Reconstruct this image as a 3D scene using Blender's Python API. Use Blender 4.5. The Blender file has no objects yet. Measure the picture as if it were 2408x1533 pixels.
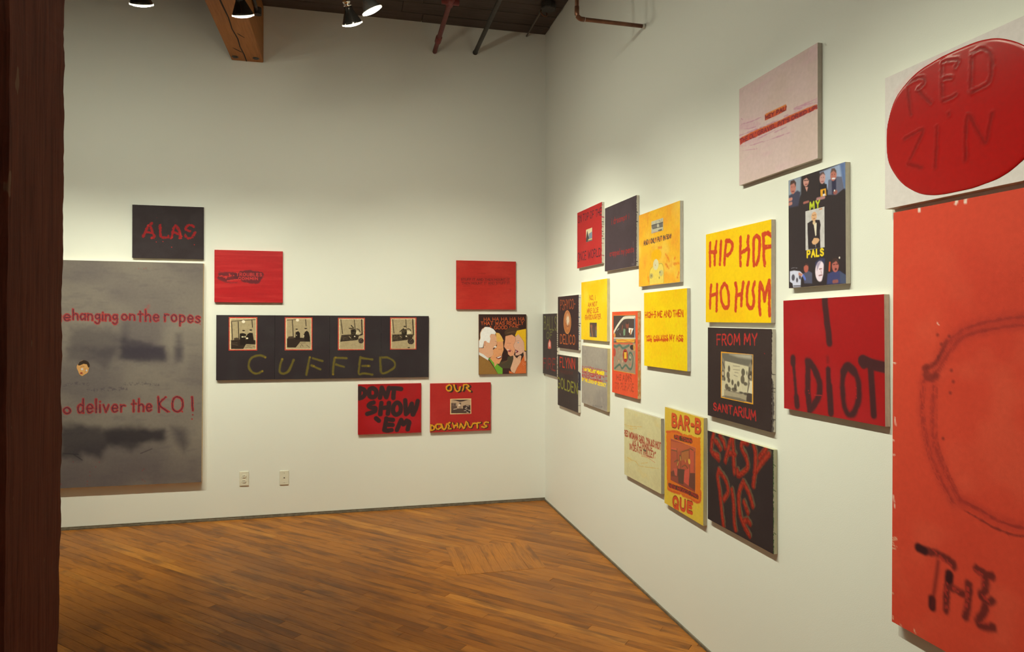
import bpy, bmesh, math, random
import numpy as np
from mathutils import Matrix, Vector

# ---------------------------------------------------------------- camera, world, exposure
scene = bpy.context.scene
C = scene.collection
camd = bpy.data.cameras.new('gallery_camera')
camd.sensor_fit = 'HORIZONTAL'; camd.sensor_width = 36.0; camd.lens = 23.8375
camd.shift_y = -14.1 / 2408
camd.clip_start = 0.05; camd.clip_end = 60
cam = bpy.data.objects.new('gallery_camera', camd); C.objects.link(cam)
CAM = Vector((-1.65116, -5.69308, 1.57)); YAW = 0.233491
cam.matrix_world = Matrix.Translation(CAM) @ Matrix.Rotation(-YAW, 4, 'Z') @ Matrix.Rotation(math.pi / 2, 4, 'X') @ Matrix.Rotation(0.00097, 4, 'Z')
scene.camera = cam
world = bpy.data.worlds.new('closed_room'); scene.world = world
world.use_nodes = True
world.node_tree.nodes['Background'].inputs[0].default_value = (0.02, 0.018, 0.016, 1)
world.node_tree.nodes['Background'].inputs[1].default_value = 1.0
scene.view_settings.view_transform = 'Standard'
scene.view_settings.look = 'None'
scene.view_settings.gamma = 1.0
scene.view_settings.use_curve_mapping = False
scene.view_settings.exposure = 0.13
scene.cycles.max_bounces = 6; scene.cycles.diffuse_bounces = 4; scene.cycles.glossy_bounces = 2
scene.cycles.use_adaptive_sampling = True; scene.cycles.adaptive_threshold = 0.1; scene.cycles.adaptive_min_samples = 14
LAMP_COLOR = (1.0, 1.015, 0.75)
# track lamps and added fill lamps: (position of the lens, aim point, watts of the beam, cone degrees, watts of stray light off the lens)
LAMPS_BACK = [((-3.95, -1.60, 3.30), (-3.95, 0, 0.55), 96, 78, 4.8), ((-3.38, -1.60, 3.30), (-3.38, 0, 0.50), 86, 78, 4.8),
              ((-2.766, -1.614, 3.291), (-2.72, 0, 0.60), 92, 78, 2.2), ((-2.248, -1.585, 3.297), (-1.85, 0, 0.45), 72, 80, 2.0)]
LAMPS_RIGHT = [((-1.642, -1.564, 3.32), (-0.70, 0, 0.45), 66, 80, 2.0), ((-1.532, -1.755, 3.325), (0, -1.15, 0.60), 126, 80, 2.2),
               ((-1.60, -2.02, 3.30), (0, -0.40, 0.45), 74, 80, 2.6),  # extra lamp added just out of view to brighten the corner
               ((-1.60, -2.55, 3.30), (0, -2.25, 0.65), 78, 82, 3.2), ((-1.60, -3.10, 3.30), (0, -3.05, 0.40), 82, 82, 3.2),
               ((-1.60, -3.65, 3.30), (0, -3.7, 0.50), 56, 84, 2.1), ((-1.60, -4.25, 3.30), (0, -4.3, 0.45), 108, 82, 2.1)]
LAMPS_ROOM_FILL = [((-6.2, -3.2, 3.30), (-8.9, -3.2, 1.5), 72, 80, 4), ((-6.2, -5.6, 3.30), (-8.9, -5.6, 1.5), 72, 80, 4),  # unseen lamps added to light the far walls for soft bounce
              ((-4.6, -8.4, 3.30), (-4.6, -11, 1.5), 72, 80, 4), ((-1.9, -8.4, 3.30), (-1.9, -11, 1.5), 72, 80, 4)]

# ---------------------------------------------------------------- helpers
R = math.radians
def lin1(c):
    c = c / 255.0
    return c / 12.92 if c <= 0.04045 else ((c + 0.055) / 1.055) ** 2.4
def lin(c): return tuple(lin1(v) for v in c)
WALL_ALB = (0.80, 0.80, 0.775)
SEEN = lin((226, 225, 198))
def alb(c):
    return tuple(min(0.92, max(0.004, lin1(v) / s * w - 0.007)) for v, s, w in zip(c, SEEN, WALL_ALB))

def obj(name, bm, mat=None, parent=None, smooth=False):
    me = bpy.data.meshes.new(name)
    bm.to_mesh(me); bm.free()
    if smooth:
        me.polygons.foreach_set('use_smooth', [True] * len(me.polygons))
    o = bpy.data.objects.new(name, me); C.objects.link(o)
    if mat is not None: me.materials.append(mat)
    if parent is not None: o.parent = parent
    return o
def tag(o, label=None, cat=None, group=None, kind=None):
    if label: o['label'] = label
    if cat: o['category'] = cat
    if group: o['group'] = group
    if kind: o['kind'] = kind
    return o
def empty(name, loc=(0, 0, 0), label=None, cat=None, group=None):
    o = bpy.data.objects.new(name, None); C.objects.link(o); o.location = loc
    o.empty_display_size = 0.05
    return tag(o, label, cat, group)
def box(bm, x0, y0, z0, x1, y1, z1, bev=0.0, seg=1):
    r = bmesh.ops.create_cube(bm, size=1.0)
    for v in r['verts']:
        v.co = Vector(((x0 + x1) / 2 + v.co.x * (x1 - x0), (y0 + y1) / 2 + v.co.y * (y1 - y0), (z0 + z1) / 2 + v.co.z * (z1 - z0)))
    if bev > 0:
        es = list({e for v in r['verts'] for e in v.link_edges})
        bmesh.ops.bevel(bm, geom=es, offset=bev, segments=seg, affect='EDGES', profile=0.5)
    return bm
def nbox(*a, **k): return box(bmesh.new(), *a, **k)
def lathe(prof, n=32, bm=None, mat=None):
    """prof: list of (r, z); revolved about z."""
    bm = bm or bmesh.new(); M = mat or Matrix()
    rings = []
    for r, z in prof:
        if r < 1e-6: rings.append([bm.verts.new(M @ Vector((0, 0, z)))])
        else: rings.append([bm.verts.new(M @ Vector((r * math.cos(2 * math.pi * i / n), r * math.sin(2 * math.pi * i / n), z))) for i in range(n)])
    for a, b in zip(rings[:-1], rings[1:]):
        for i in range(n):
            j = (i + 1) % n
            if len(a) == 1 and len(b) == 1: continue
            if len(a) == 1: bm.faces.new((a[0], b[j], b[i]))
            elif len(b) == 1: bm.faces.new((a[i], a[j], b[0]))
            else: bm.faces.new((a[i], a[j], b[j], b[i]))
    return bm
def tube(pts, r, n=14, bm=None, caps=True):
    bm = bm or bmesh.new(); pts = [Vector(p) for p in pts]; rings = []
    up = Vector((0, 0, 1))
    for i, p in enumerate(pts):
        d = (pts[min(i + 1, len(pts) - 1)] - pts[max(i - 1, 0)]).normalized()
        ref = up if abs(d.dot(up)) < 0.95 else Vector((0, 1, 0))
        s = d.cross(ref).normalized(); t = s.cross(d).normalized()
        rr = r[i] if isinstance(r, (list, tuple)) else r
        rings.append([bm.verts.new(p + (s * math.cos(2 * math.pi * k / n) + t * math.sin(2 * math.pi * k / n)) * rr) for k in range(n)])
    for a, b in zip(rings[:-1], rings[1:]):
        for k in range(n): bm.faces.new((a[k], a[(k + 1) % n], b[(k + 1) % n], b[k]))
    if caps: bm.faces.new(rings[0][::-1]); bm.faces.new(rings[-1])
    bmesh.ops.recalc_face_normals(bm, faces=bm.faces[:])
    return bm

# ---------------------------------------------------------------- materials
def new_mat(name):
    m = bpy.data.materials.new(name); m.use_nodes = True
    nt = m.node_tree; nt.nodes.clear()
    out = nt.nodes.new('ShaderNodeOutputMaterial'); b = nt.nodes.new('ShaderNodeBsdfPrincipled')
    nt.links.new(b.outputs[0], out.inputs[0])
    return m, nt, b
def N(nt, t, **kw):
    n = nt.nodes.new(t)
    for k, v in kw.items():
        if k in n.inputs: n.inputs[k].default_value = v
        else: setattr(n, k, v)
    return n
def rgba(c): return (c[0], c[1], c[2], 1.0)
def noise(nt, scale, detail=4, rough=0.55, coord='Object', mapscale=(1, 1, 1), rot=(0, 0, 0), dist=0.0):
    tc = N(nt, 'ShaderNodeTexCoord'); mp = N(nt, 'ShaderNodeMapping')
    mp.inputs['Scale'].default_value = mapscale; mp.inputs['Rotation'].default_value = rot
    nt.links.new(tc.outputs[coord], mp.inputs[0])
    n = N(nt, 'ShaderNodeTexNoise'); n.inputs['Scale'].default_value = scale; n.inputs['Detail'].default_value = detail
    n.inputs['Roughness'].default_value = rough; n.inputs['Distortion'].default_value = dist
    nt.links.new(mp.outputs[0], n.inputs['Vector'])
    return n
def ramp(nt, src, stops):
    r = N(nt, 'ShaderNodeValToRGB'); e = r.color_ramp.elements
    while len(e) < len(stops): e.new(0.5)
    for el, (p, c) in zip(e, stops):
        el.position = p; el.color = rgba(c) if len(c) == 3 else c
    nt.links.new(src, r.inputs[0]); return r
def mix(nt, fac, a, b, mode='MIX'):
    m = N(nt, 'ShaderNodeMix'); m.data_type = 'RGBA'; m.blend_type = mode
    for sock, v in ((m.inputs[0], fac), (m.inputs[6], a), (m.inputs[7], b)):
        if hasattr(v, 'is_linked'): nt.links.new(v, sock)
        elif isinstance(v, (int, float)): sock.default_value = v
        else: sock.default_value = rgba(v)
    return m.outputs[2]
def bump(nt, b, src, strength=0.2, dist=0.002):
    bp = N(nt, 'ShaderNodeBump'); bp.inputs['Strength'].default_value = strength; bp.inputs['Distance'].default_value = dist
    nt.links.new(src, bp.inputs['Height']); nt.links.new(bp.outputs[0], b.inputs['Normal'])

def mat_plain(name, col, rough=0.5, metal=0.0, var=0.12, scale=30.0, bumps=0.0):
    m, nt, b = new_mat(name)
    n = noise(nt, scale)
    d = tuple(v * (1 - var) for v in col); l = tuple(min(1, v * (1 + var)) for v in col)
    nt.links.new(ramp(nt, n.outputs[0], [(0.3, d), (0.7, l)]).outputs[0], b.inputs['Base Color'])
    b.inputs['Roughness'].default_value = rough; b.inputs['Metallic'].default_value = metal
    if bumps: bump(nt, b, n.outputs[0], bumps, 0.002)
    return m
def mat_wall():
    m, nt, b = new_mat('painted_plaster')
    big = noise(nt, 0.9, 3); fine = noise(nt, 260, 2, 0.6)
    a = tuple(v * 0.985 for v in WALL_ALB)
    nt.links.new(ramp(nt, big.outputs[0], [(0.3, a), (0.7, WALL_ALB)]).outputs[0], b.inputs['Base Color'])
    b.inputs['Roughness'].default_value = 0.75
    bump(nt, b, fine.outputs[0], 0.16, 0.0016)
    return m
def mat_floor():
    m, nt, b = new_mat('worn_maple_boards')
    geo = N(nt, 'ShaderNodeAttribute'); geo.attribute_name = 'board'
    fr = N(nt, 'ShaderNodeMath', operation='ADD'); fr.inputs[1].default_value = 0.0; nt.links.new(geo.outputs['Fac'], fr.inputs[0])
    base = ramp(nt, fr.outputs[0], [(0.0, (0.220, 0.073, 0.011)), (0.2, (0.33, 0.116, 0.018)), (0.6, (0.39, 0.142, 0.023)), (0.85, (0.28, 0.095, 0.015)), (1.0, (0.47, 0.186, 0.032))])
    off = N(nt, 'ShaderNodeVectorMath', operation='SCALE'); off.inputs[0].default_value = (7.0, 13.0, 5.0); nt.links.new(fr.outputs[0], off.inputs['Scale'])
    tc = N(nt, 'ShaderNodeTexCoord')
    va = N(nt, 'ShaderNodeVectorMath', operation='ADD'); nt.links.new(tc.outputs['Object'], va.inputs[0]); nt.links.new(off.outputs[0], va.inputs[1])
    def nz(scale, ms, detail=5, rough=0.6, dist=0.0):
        mp = N(nt, 'ShaderNodeMapping'); mp.inputs['Scale'].default_value = ms; nt.links.new(va.outputs[0], mp.inputs[0])
        n = N(nt, 'ShaderNodeTexNoise'); n.inputs['Scale'].default_value = scale; n.inputs['Detail'].default_value = detail; n.inputs['Roughness'].default_value = rough; n.inputs['Distortion'].default_value = dist
        nt.links.new(mp.outputs[0], n.inputs['Vector']); return n
    grain = nz(9.0, (1.2, 22.0, 1.0), 5, 0.65, 0.4)
    stain = nz(3.0, (1.0, 5.0, 1.0), 3, 0.55, 0.3)
    wtc = N(nt, 'ShaderNodeNewGeometry')
    wn = N(nt, 'ShaderNodeTexNoise'); wn.inputs['Scale'].default_value = 1.1; wn.inputs['Detail'].default_value = 6; wn.inputs['Roughness'].default_value = 0.62
    nt.links.new(wtc.outputs['Position'], wn.inputs['Vector'])
    scuff = N(nt, 'ShaderNodeTexNoise'); scuff.inputs['Scale'].default_value = 4.5; scuff.inputs['Detail'].default_value = 8; scuff.inputs['Roughness'].default_value = 0.7
    mp2 = N(nt, 'ShaderNodeMapping'); mp2.inputs['Rotation'].default_value = (0, 0, R(20)); mp2.inputs['Scale'].default_value = (0.8, 2.2, 1)
    nt.links.new(wtc.outputs['Position'], mp2.inputs[0]); nt.links.new(mp2.outputs[0], scuff.inputs['Vector'])
    g = ramp(nt, grain.outputs[0], [(0.30, (0.58, 0.54, 0.50)), (0.55, (1.0, 1.0, 1.0)), (0.8, (1.12, 1.12, 1.1))])
    c1 = mix(nt, 0.75, base.outputs[0], g.outputs[0], 'MULTIPLY')
    s = ramp(nt, stain.outputs[0], [(0.33, (1, 1, 1)), (0.52, (0, 0, 0))])
    c2 = mix(nt, s.outputs[0], c1, mix(nt, 0.72, c1, (0.085, 0.034, 0.015)))
    w = ramp(nt, wn.outputs[0], [(0.36, (1, 1, 1)), (0.56, (0, 0, 0))])
    c3 = mix(nt, w.outputs[0], c2, mix(nt, 0.42, c2, (0.15, 0.058, 0.022)))
    sc = ramp(nt, scuff.outputs[0], [(0.62, (0, 0, 0)), (0.76, (0.45, 0.45, 0.45))])
    c4 = mix(nt, sc.outputs[0], c3, (0.17, 0.115, 0.07))
    nt.links.new(c4, b.inputs['Base Color'])
    rr = N(nt, 'ShaderNodeMapRange'); nt.links.new(wn.outputs[0], rr.inputs[0]); rr.inputs[3].default_value = 0.28; rr.inputs[4].default_value = 0.52
    nt.links.new(rr.outputs[0], b.inputs['Roughness'])
    b.inputs['Specular IOR Level'].default_value = 0.14
    bump(nt, b, grain.outputs[0], 0.12, 0.001)
    return m
def mat_timber(name, dark, light, axis=2, rough=0.6, scale=6.0, chips=None, spec=0.3):
    m, nt, b = new_mat(name)
    ms = [14.0, 14.0, 14.0]; ms[axis] = 0.7
    g = noise(nt, scale, 7, 0.62, mapscale=tuple(ms), dist=0.6)
    big = noise(nt, 2.2, 4, 0.6, mapscale=tuple(1.0 if i != axis else 0.35 for i in range(3)))
    base = ramp(nt, g.outputs[0], [(0.28, dark), (0.52, tuple((a + c) / 2 for a, c in zip(dark, light))), (0.78, light)])
    sh = ramp(nt, big.outputs[0], [(0.3, (0.72, 0.70, 0.68)), (0.7, (1.1, 1.1, 1.1))])
    c = mix(nt, 1.0, base.outputs[0], sh.outputs[0], 'MULTIPLY')
    if chips:
        ch = noise(nt, 26, 2, 0.5, mapscale=tuple(1.0 if i != axis else 0.35 for i in range(3)))
        cr = ramp(nt, ch.outputs[0], [(0.71, (0, 0, 0)), (0.73, (1, 1, 1))])
        c = mix(nt, cr.outputs[0], c, chips)
    nt.links.new(c, b.inputs['Base Color'])
    b.inputs['Roughness'].default_value = rough; b.inputs['Specular IOR Level'].default_value = spec
    bump(nt, b, g.outputs[0], 0.35, 0.004)
    return m
def mat_art(name, rough=0.65, spec=0.22, weave=0.18):
    m, nt, b = new_mat(name)
    a = N(nt, 'ShaderNodeAttribute'); a.attribute_name = 'Col'
    n = noise(nt, 60, 5, 0.6); f = noise(nt, 900, 2, 0.5)
    v = ramp(nt, n.outputs[0], [(0.25, (0.93, 0.93, 0.93)), (0.75, (1.05, 1.05, 1.05))])
    nt.links.new(mix(nt, 1.0, a.outputs['Color'], v.outputs[0], 'MULTIPLY'), b.inputs['Base Color'])
    b.inputs['Roughness'].default_value = rough; b.inputs['Specular IOR Level'].default_value = spec
    bump(nt, b, f.outputs[0], weave, 0.001)
    return m
def mat_emit(name, col, strength):
    m, nt, b = new_mat(name)
    b.inputs['Base Color'].default_value = (0.9, 0.88, 0.8, 1); b.inputs['Roughness'].default_value = 0.2
    b.inputs['Emission Color'].default_value = rgba(col); b.inputs['Emission Strength'].default_value = strength
    n = noise(nt, 120); nt.links.new(ramp(nt, n.outputs[0], [(0.2, tuple(0.9 * v for v in col)), (0.8, col)]).outputs[0], b.inputs['Emission Color'])
    return m
M_WALL = mat_wall(); M_FLOOR = mat_floor()
M_SUB = mat_plain('dark_floor_gap', (0.030, 0.018, 0.010), 0.9)
M_TRIM = mat_plain('weathered_base_strip', (0.150, 0.115, 0.080), 0.7, var=0.3, scale=40)
M_CEIL = mat_timber('dark_ceiling_wood', (0.065, 0.050, 0.046), (0.125, 0.097, 0.086), axis=0, rough=0.8)
M_BEAM = mat_timber('amber_beam_wood', (0.30, 0.115, 0.030), (0.46, 0.19, 0.052), axis=1, rough=0.6)
M_POST = mat_timber('red_brown_post_wood', (0.066, 0.020, 0.0135), (0.165, 0.052, 0.032), axis=2, rough=0.75, chips=(0.15, 0.085, 0.055), spec=0.08)
M_DARK = mat_plain('dark_check', (0.022, 0.012, 0.008), 0.9)
M_ART = mat_art('canvas_paint'); M_SATIN = mat_art('satin_canvas_paint', 0.45, 0.35, 0.10); M_PRINT = mat_art('photo_paper', 0.38, 0.45, 0.03)
M_GLOSS = mat_art('thick_gloss_paint', 0.22, 0.5, 0.0)
M_PLATE = mat_plain('ivory_plastic', (0.74, 0.70, 0.60), 0.35, var=0.03)
M_HOLE = mat_plain('socket_hole', (0.05, 0.04, 0.035), 0.7)
M_STEEL = mat_plain('screw_steel', (0.55, 0.52, 0.46), 0.35, 0.9)
M_CHROME = mat_plain('polished_socket_metal', (0.80, 0.78, 0.74), 0.15, 1.0, var=0.03)
M_BLACK = mat_plain('black_track_enamel', (0.020, 0.019, 0.018), 0.45)
M_REFL = mat_plain('dark_mirrored_glass', (0.11, 0.10, 0.095), 0.16, 0.85, var=0.1)
M_LENS = mat_emit('lit_lamp_lens', (1.0, 0.95, 0.80), 14.0)
M_RIM = mat_emit('lit_lens_rim', (1.0, 0.90, 0.66), 2.2)
M_BRACKET = mat_plain('grey_bracket_metal', (0.42, 0.38, 0.33), 0.4, 0.6)
M_COPPER = mat_plain('tarnished_copper', (0.20, 0.085, 0.050), 0.42, 0.65, var=0.3, scale=18)
M_REDPIPE = mat_plain('red_pipe_paint', (0.17, 0.022, 0.020), 0.5, var=0.2)
M_IRON = mat_plain('dark_iron_pipe', (0.055, 0.048, 0.044), 0.55, 0.3, var=0.25)
M_CONDUIT = mat_plain('dull_conduit', (0.17, 0.145, 0.12), 0.5, 0.5)
M_COLLAR = mat_plain('white_collar', (0.62, 0.60, 0.54), 0.5)

# ---------------------------------------------------------------- the room
HC = 4.0589
def struct(name, bm, mat, parent=None, label=None):
    o = obj(name, bm, mat, parent); 
    if parent is None: o['kind'] = 'structure'
    if label: o['label'] = label
    return o
X0, Y0 = -9.0, -11.0
struct('wall_back', nbox(X0 - .2, 0, -.1, .2, .2, HC + .1), M_WALL, label='white gallery wall facing the camera, hung with paintings')
struct('wall_right', nbox(0, Y0 - .2, -.1, .2, 0, HC + .1), M_WALL, label='white gallery wall on the right, covered with paintings')
struct('wall_left', nbox(X0 - .2, Y0 - .2, -.1, X0, 0, HC + .1), M_WALL)
struct('wall_front', nbox(X0, Y0 - .2, -.1, 0, Y0, HC + .1), M_WALL)
floor = struct('floor', nbox(X0, Y0, -.10, 0, 0, -.005), M_SUB, label='worn amber wood strip floor laid diagonally')
ceiling = struct('ceiling', nbox(X0, Y0, HC + .02, 0, 0, HC + .15), M_CEIL, label='dark old timber ceiling')
rnd = random.Random(7)
yy = 0.0; k = 0
widths = [.15, .19, .17, .2, .18, .19, .17, .2, .18, .19]
for k, w in enumerate(widths):
    xx = X0
    cuts = [X0, X0 + 2.2 + rnd.random(), -3.9 + rnd.random() * .6, -1.6 + rnd.random() * .8, 0]
    for a, c in zip(cuts[:-1], cuts[1:]):
        dz = rnd.random() * .006
        o = obj('ceiling_board', nbox(a + .0015, yy - w + .004, HC - .0 + dz, c - .0015, yy - .003 if k else yy, HC + .022, bev=.003), M_CEIL, ceiling)
    yy -= w
# strip of wood at the foot of the walls
bb = bmesh.new(); box(bb, X0, -.013, -.006, -.002, 0, .0135, bev=.002); box(bb, X0, -.007, .0140, -.002, 0, .0225, bev=.0015)
struct('baseboard_back', bb, M_TRIM, label='thin grey-brown strip along the foot of the back wall')
bb = bmesh.new(); box(bb, -.009, Y0, -.006, 0, -.001, .0125, bev=.002)
struct('baseboard_right', bb, M_TRIM, label='thin dark strip along the foot of the right wall')

# diagonal floor boards, every one a board of its own
def clip(poly, nx, ny, d):
    out = []
    for i, p in enumerate(poly):
        q = poly[(i + 1) % len(poly)]
        a = nx * p[0] + ny * p[1] - d; c = nx * q[0] + ny * q[1] - d
        if a <= 0: out.append(p)
        if (a < 0 < c) or (c < 0 < a):
            t = a / (a - c); out.append((p[0] + (q[0] - p[0]) * t, p[1] + (q[1] - p[1]) * t))
    return out if len(out) >= 3 else []
def area(p): return abs(sum(p[i][0] * p[(i + 1) % len(p)][1] - p[(i + 1) % len(p)][0] * p[i][1] for i in range(len(p)))) / 2
PX0, PX1, PY0, PY1 = -1.0125, -.4425, -1.561, -1.043      # repaired rectangle with boards laid the other way
def in_view(p):
    dx, dy = p[0] - CAM.x, p[1] - CAM.y
    s, c = math.sin(YAW), math.cos(YAW)
    z = dx * s + dy * c
    if z < .4: return False
    u = 1204 + 1594.46 * (dx * c - dy * s) / z; v = 752.4 + 1594.46 * 1.57 / z
    return -40 < u < 2450 and v < 1570
def plank_mesh(name, poly, ang, bm=None, rv=0.0, lay=None):
    cx = sum(p[0] for p in poly) / len(poly); cy = sum(p[1] for p in poly) / len(poly)
    own = bm is None
    bm = bm or bmesh.new()
    if lay is None: lay = bm.faces.layers.float.new('board')
    ca, sa = math.cos(-ang), math.sin(-ang)
    loc = [((p[0] - cx) * ca - (p[1] - cy) * sa, (p[0] - cx) * sa + (p[1] - cy) * ca) for p in poly]
    g = 0.0003 + 0.0005 * rnd.random() ** 2
    def inset(q, e):
        n = len(q); out = []
        ar = sum(q[i][0] * q[(i + 1) % n][1] - q[(i + 1) % n][0] * q[i][1] for i in range(n))
        if ar < 0: q = q[::-1]
        for i in range(n):
            a, b, c2 = Vector(q[i - 1]), Vector(q[i]), Vector(q[(i + 1) % n])
            d1 = (b - a).normalized(); d2 = (c2 - b).normalized()
            n1 = Vector((-d1.y, d1.x)); n2 = Vector((-d2.y, d2.x))
            m = n1 + n2; L = max(.35, (m.length_squared / 2))
            out.append(b + m / m.length * min(e / math.sqrt(max(.1, L / 2)), e * 2.5) if m.length > 1e-6 else b)
        return out
    lo = inset(loc, g); hi = inset(loc, g + .0005)
    tz = 0.0
    T = (lambda v, z: Vector((v.x, v.y, z))) if own else (lambda v, z: Vector((cx + v.x * ca + v.y * sa, cy - v.x * sa + v.y * ca, z)))
    v0 = [bm.verts.new(T(v, -.006)) for v in lo]; v1 = [bm.verts.new(T(v, tz - .0006)) for v in lo]; v2 = [bm.verts.new(T(v, tz)) for v in hi]
    fs = [bm.faces.new(v2)]
    n = len(lo)
    for i in range(n):
        j = (i + 1) % n
        fs.append(bm.faces.new((v0[i], v0[j], v1[j], v1[i]))); fs.append(bm.faces.new((v1[i], v1[j], v2[j], v2[i])))
    for f in fs: f[lay] = rv
    return (cx, cy), bm
BW = 0.0572; A45 = R(-45)
dirx, diry = math.cos(A45), math.sin(A45); nxx, nyy = -diry, dirx
pieces = []
rows = range(int((X0 + Y0) * .7072 / BW) - 2, 2)
for k in rows:
    c0 = k * BW
    L0, L1 = -9.5, 9.5
    t = L0 - rnd.random() * 1.5
    while t < L1:
        ln = rnd.choice((.45, .7, .9, 1.1, 1.4, 1.8, 2.2)) * (0.85 + .3 * rnd.random())
        poly = [(nxx * c0 + dirx * t, nyy * c0 + diry * t), (nxx * c0 + dirx * (t + ln), nyy * c0 + diry * (t + ln)),
                (nxx * (c0 + BW) + dirx * (t + ln), nyy * (c0 + BW) + diry * (t + ln)), (nxx * (c0 + BW) + dirx * t, nyy * (c0 + BW) + diry * t)]
        t += ln
        for h in ((1, 0, -.0095), (0, 1, -.0135), (-1, 0, -(X0 + .001)), (0, -1, -(Y0 + .001))):
            poly = clip(poly, *h) if poly else []
        if not poly: continue
        if area(poly) > 6e-5: pieces.append((poly, A45))
nb = 10
for i in range(nb):
    a = PX0 + (PX1 - PX0) * i / nb; b_ = PX0 + (PX1 - PX0) * (i + 1) / nb
    pieces.append(([(a, PY0), (b_, PY0), (b_, PY1), (a, PY1)], R(90)))
rest = bmesh.new(); rlay = rest.faces.layers.float.new('board'); nvis = 0
for p, ang in pieces:
    vis = any(in_view(q) for q in p) or in_view((sum(q[0] for q in p) / len(p), sum(q[1] for q in p) / len(p)))
    if vis and nvis < 300:
        nvis += 1
        (cx, cy), bm = plank_mesh('floor_board', p, ang, rv=rnd.random() if ang == A45 else .52 + .12 * rnd.random())
        o = obj('floor_board', bm, M_FLOOR, floor); o.location = (cx, cy, 0 if ang == A45 else .0012); o.rotation_euler = (0, 0, ang)
    else:
        plank_mesh('floor_boards', p, ang, rest, rnd.random(), rlay)
o = obj('floor_boards', rest, M_FLOOR, floor); tag(o, 'remaining boards of the same wood floor', kind='stuff')

# ---------------------------------------------------------------- beam, post, pipes
bx0, bx1, bz = -2.563, -2.326, 3.6075
beam = empty('ceiling_beam', (0, 0, 0), 'square amber timber beam running under the ceiling into the back wall', 'beam')
beam.location = ((bx0 + bx1) / 2, -.01, bz)
def child(name, bm, mat, parent, smooth=False):
    o = obj(name, bm, mat, parent, smooth); o.matrix_parent_inverse = Matrix.Translation(parent.location).inverted() if False else Matrix()
    return o
def shift(bm, v):
    bmesh.ops.translate(bm, verts=bm.verts[:], vec=v); return bm
BL = beam.location
bm = nbox(bx0, -10.9, bz, bx1, -.002, HC - .001, bev=.008, seg=2)
obj('beam_timber', shift(bm, -BL), M_BEAM, beam)
def ribbon(pts, w):
    """narrow crack lying on the underside of the beam"""
    b2 = bmesh.new(); L = []
    for (x, y), ww in zip(pts, w):
        L.append((b2.verts.new((x - ww, y, bz - .0006)), b2.verts.new((x + ww, y, bz - .0006)), b2.verts.new((x, y, bz + .004))))
    for a, c in zip(L[:-1], L[1:]):
        b2.faces.new((a[0], c[0], c[1], a[1])); b2.faces.new((a[0], a[2], c[2], c[0])); b2.faces.new((a[1], c[1], c[2], a[2]))
    return b2
cr = [(-2.452, -.006), (-2.45, -.15), (-2.457, -.3), (-2.45, -.45), (-2.462, -.62), (-2.455, -.8), (-2.462, -1.0), (-2.47, -1.4), (-2.46, -2.0), (-2.475, -3.0)]
obj('beam_crack', shift(ribbon(cr, [.004, .005, .004, .005, .004, .0045, .006, .005, .004, .001]), -BL), M_DARK, beam)
obj('beam_crack', shift(ribbon([(-2.46, -.19), (-2.49, -.235), (-2.515, -.27)], [.006, .007, .002]), -BL), M_DARK, beam)
obj('beam_crack', shift(ribbon([(-2.40, -.48), (-2.425, -.52), (-2.44, -.55)], [.003, .006, .002]), -BL), M_DARK, beam)
for x, y in ((-2.525, -.085), (-2.372, -.09)):
    b2 = lathe([(0, .003), (.024, .003), (.026, -.0005), (.018, -.0015), (.016, -.007), (0, -.0075)], 20)
    obj('beam_bolt', shift(shift(b2, Vector((x, y, bz))), -BL), M_IRON, beam)
cond = tube([(bx1 + .016, y, z) for y, z in ((-4.5, 3.80), (-2.0, 3.80), (-.95, 3.80), (-.62, 3.80), (-.52, 3.79))], .012)
pc = obj('beam_conduit', shift(cond, -BL), M_IRON, beam, True)
b2 = tube([(bx1 + .022, -.52, 3.765), (bx1 + .022, -.52, 3.815)], .026, 12); box(b2, bx1 + .001, -.545, 3.77, bx1 + .03, -.495, 3.81, bev=.004)
obj('conduit_knob', shift(b2, -BL), M_IRON, pc)

# timber post beside the camera
post = empty('timber_post', (-2.435, -4.08, 0), 'dark red-brown rough timber post standing at the left edge', 'post')
bm = bmesh.new(); hw = .14; pn = 240; rr2 = random.Random(3)
sec = [(-hw, -hw), (0, -hw), (hw - .012, -hw), (hw, -hw + .012), (hw, -.02), (hw, .03), (hw, hw - .014), (hw - .012, hw), (0, hw), (-hw, hw)]
def wob(t, s): return .0010 * math.sin(3.1 * t + s) + .0009 * math.sin(8.7 * t + 2 * s) + .0010 * math.sin(31 * t + 3 * s)
rings = []
for i in range(pn + 1):
    z = 3.606 * i / pn
    ring = []
    for k, (x, y) in enumerate(sec):
        e = wob(z, 1.7 if k in (6, 7) else .6 * k) * (1.3 if k in (2, 3, 6, 7) else .35) + (rr2.random() - .5) * (.0016 if k in (2, 3, 6, 7) else .0006)
        dent = -.004 * math.exp(-((z - 2.10) / .03) ** 2) - .003 * math.exp(-((z - 1.92) / .05) ** 2) - .002 * math.exp(-((z - .83) / .05) ** 2) if k in (6, 7) else 0
        r_ = math.hypot(x, y); ring.append(bm.verts.new((.0055 * (z - .75) + x * (1 + (e + dent) / r_), y * (1 + (e + dent) / r_), z)))
    rings.append(ring)
for a, c in zip(rings[:-1], rings[1:]):
    for k in range(len(sec)):
        j = (k + 1) % len(sec); bm.faces.new((a[k], a[j], c[j], c[k]))
bm.faces.new(rings[0][::-1]); bm.faces.new(rings[-1])
obj('post_timber', bm, M_POST, post)

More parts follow.
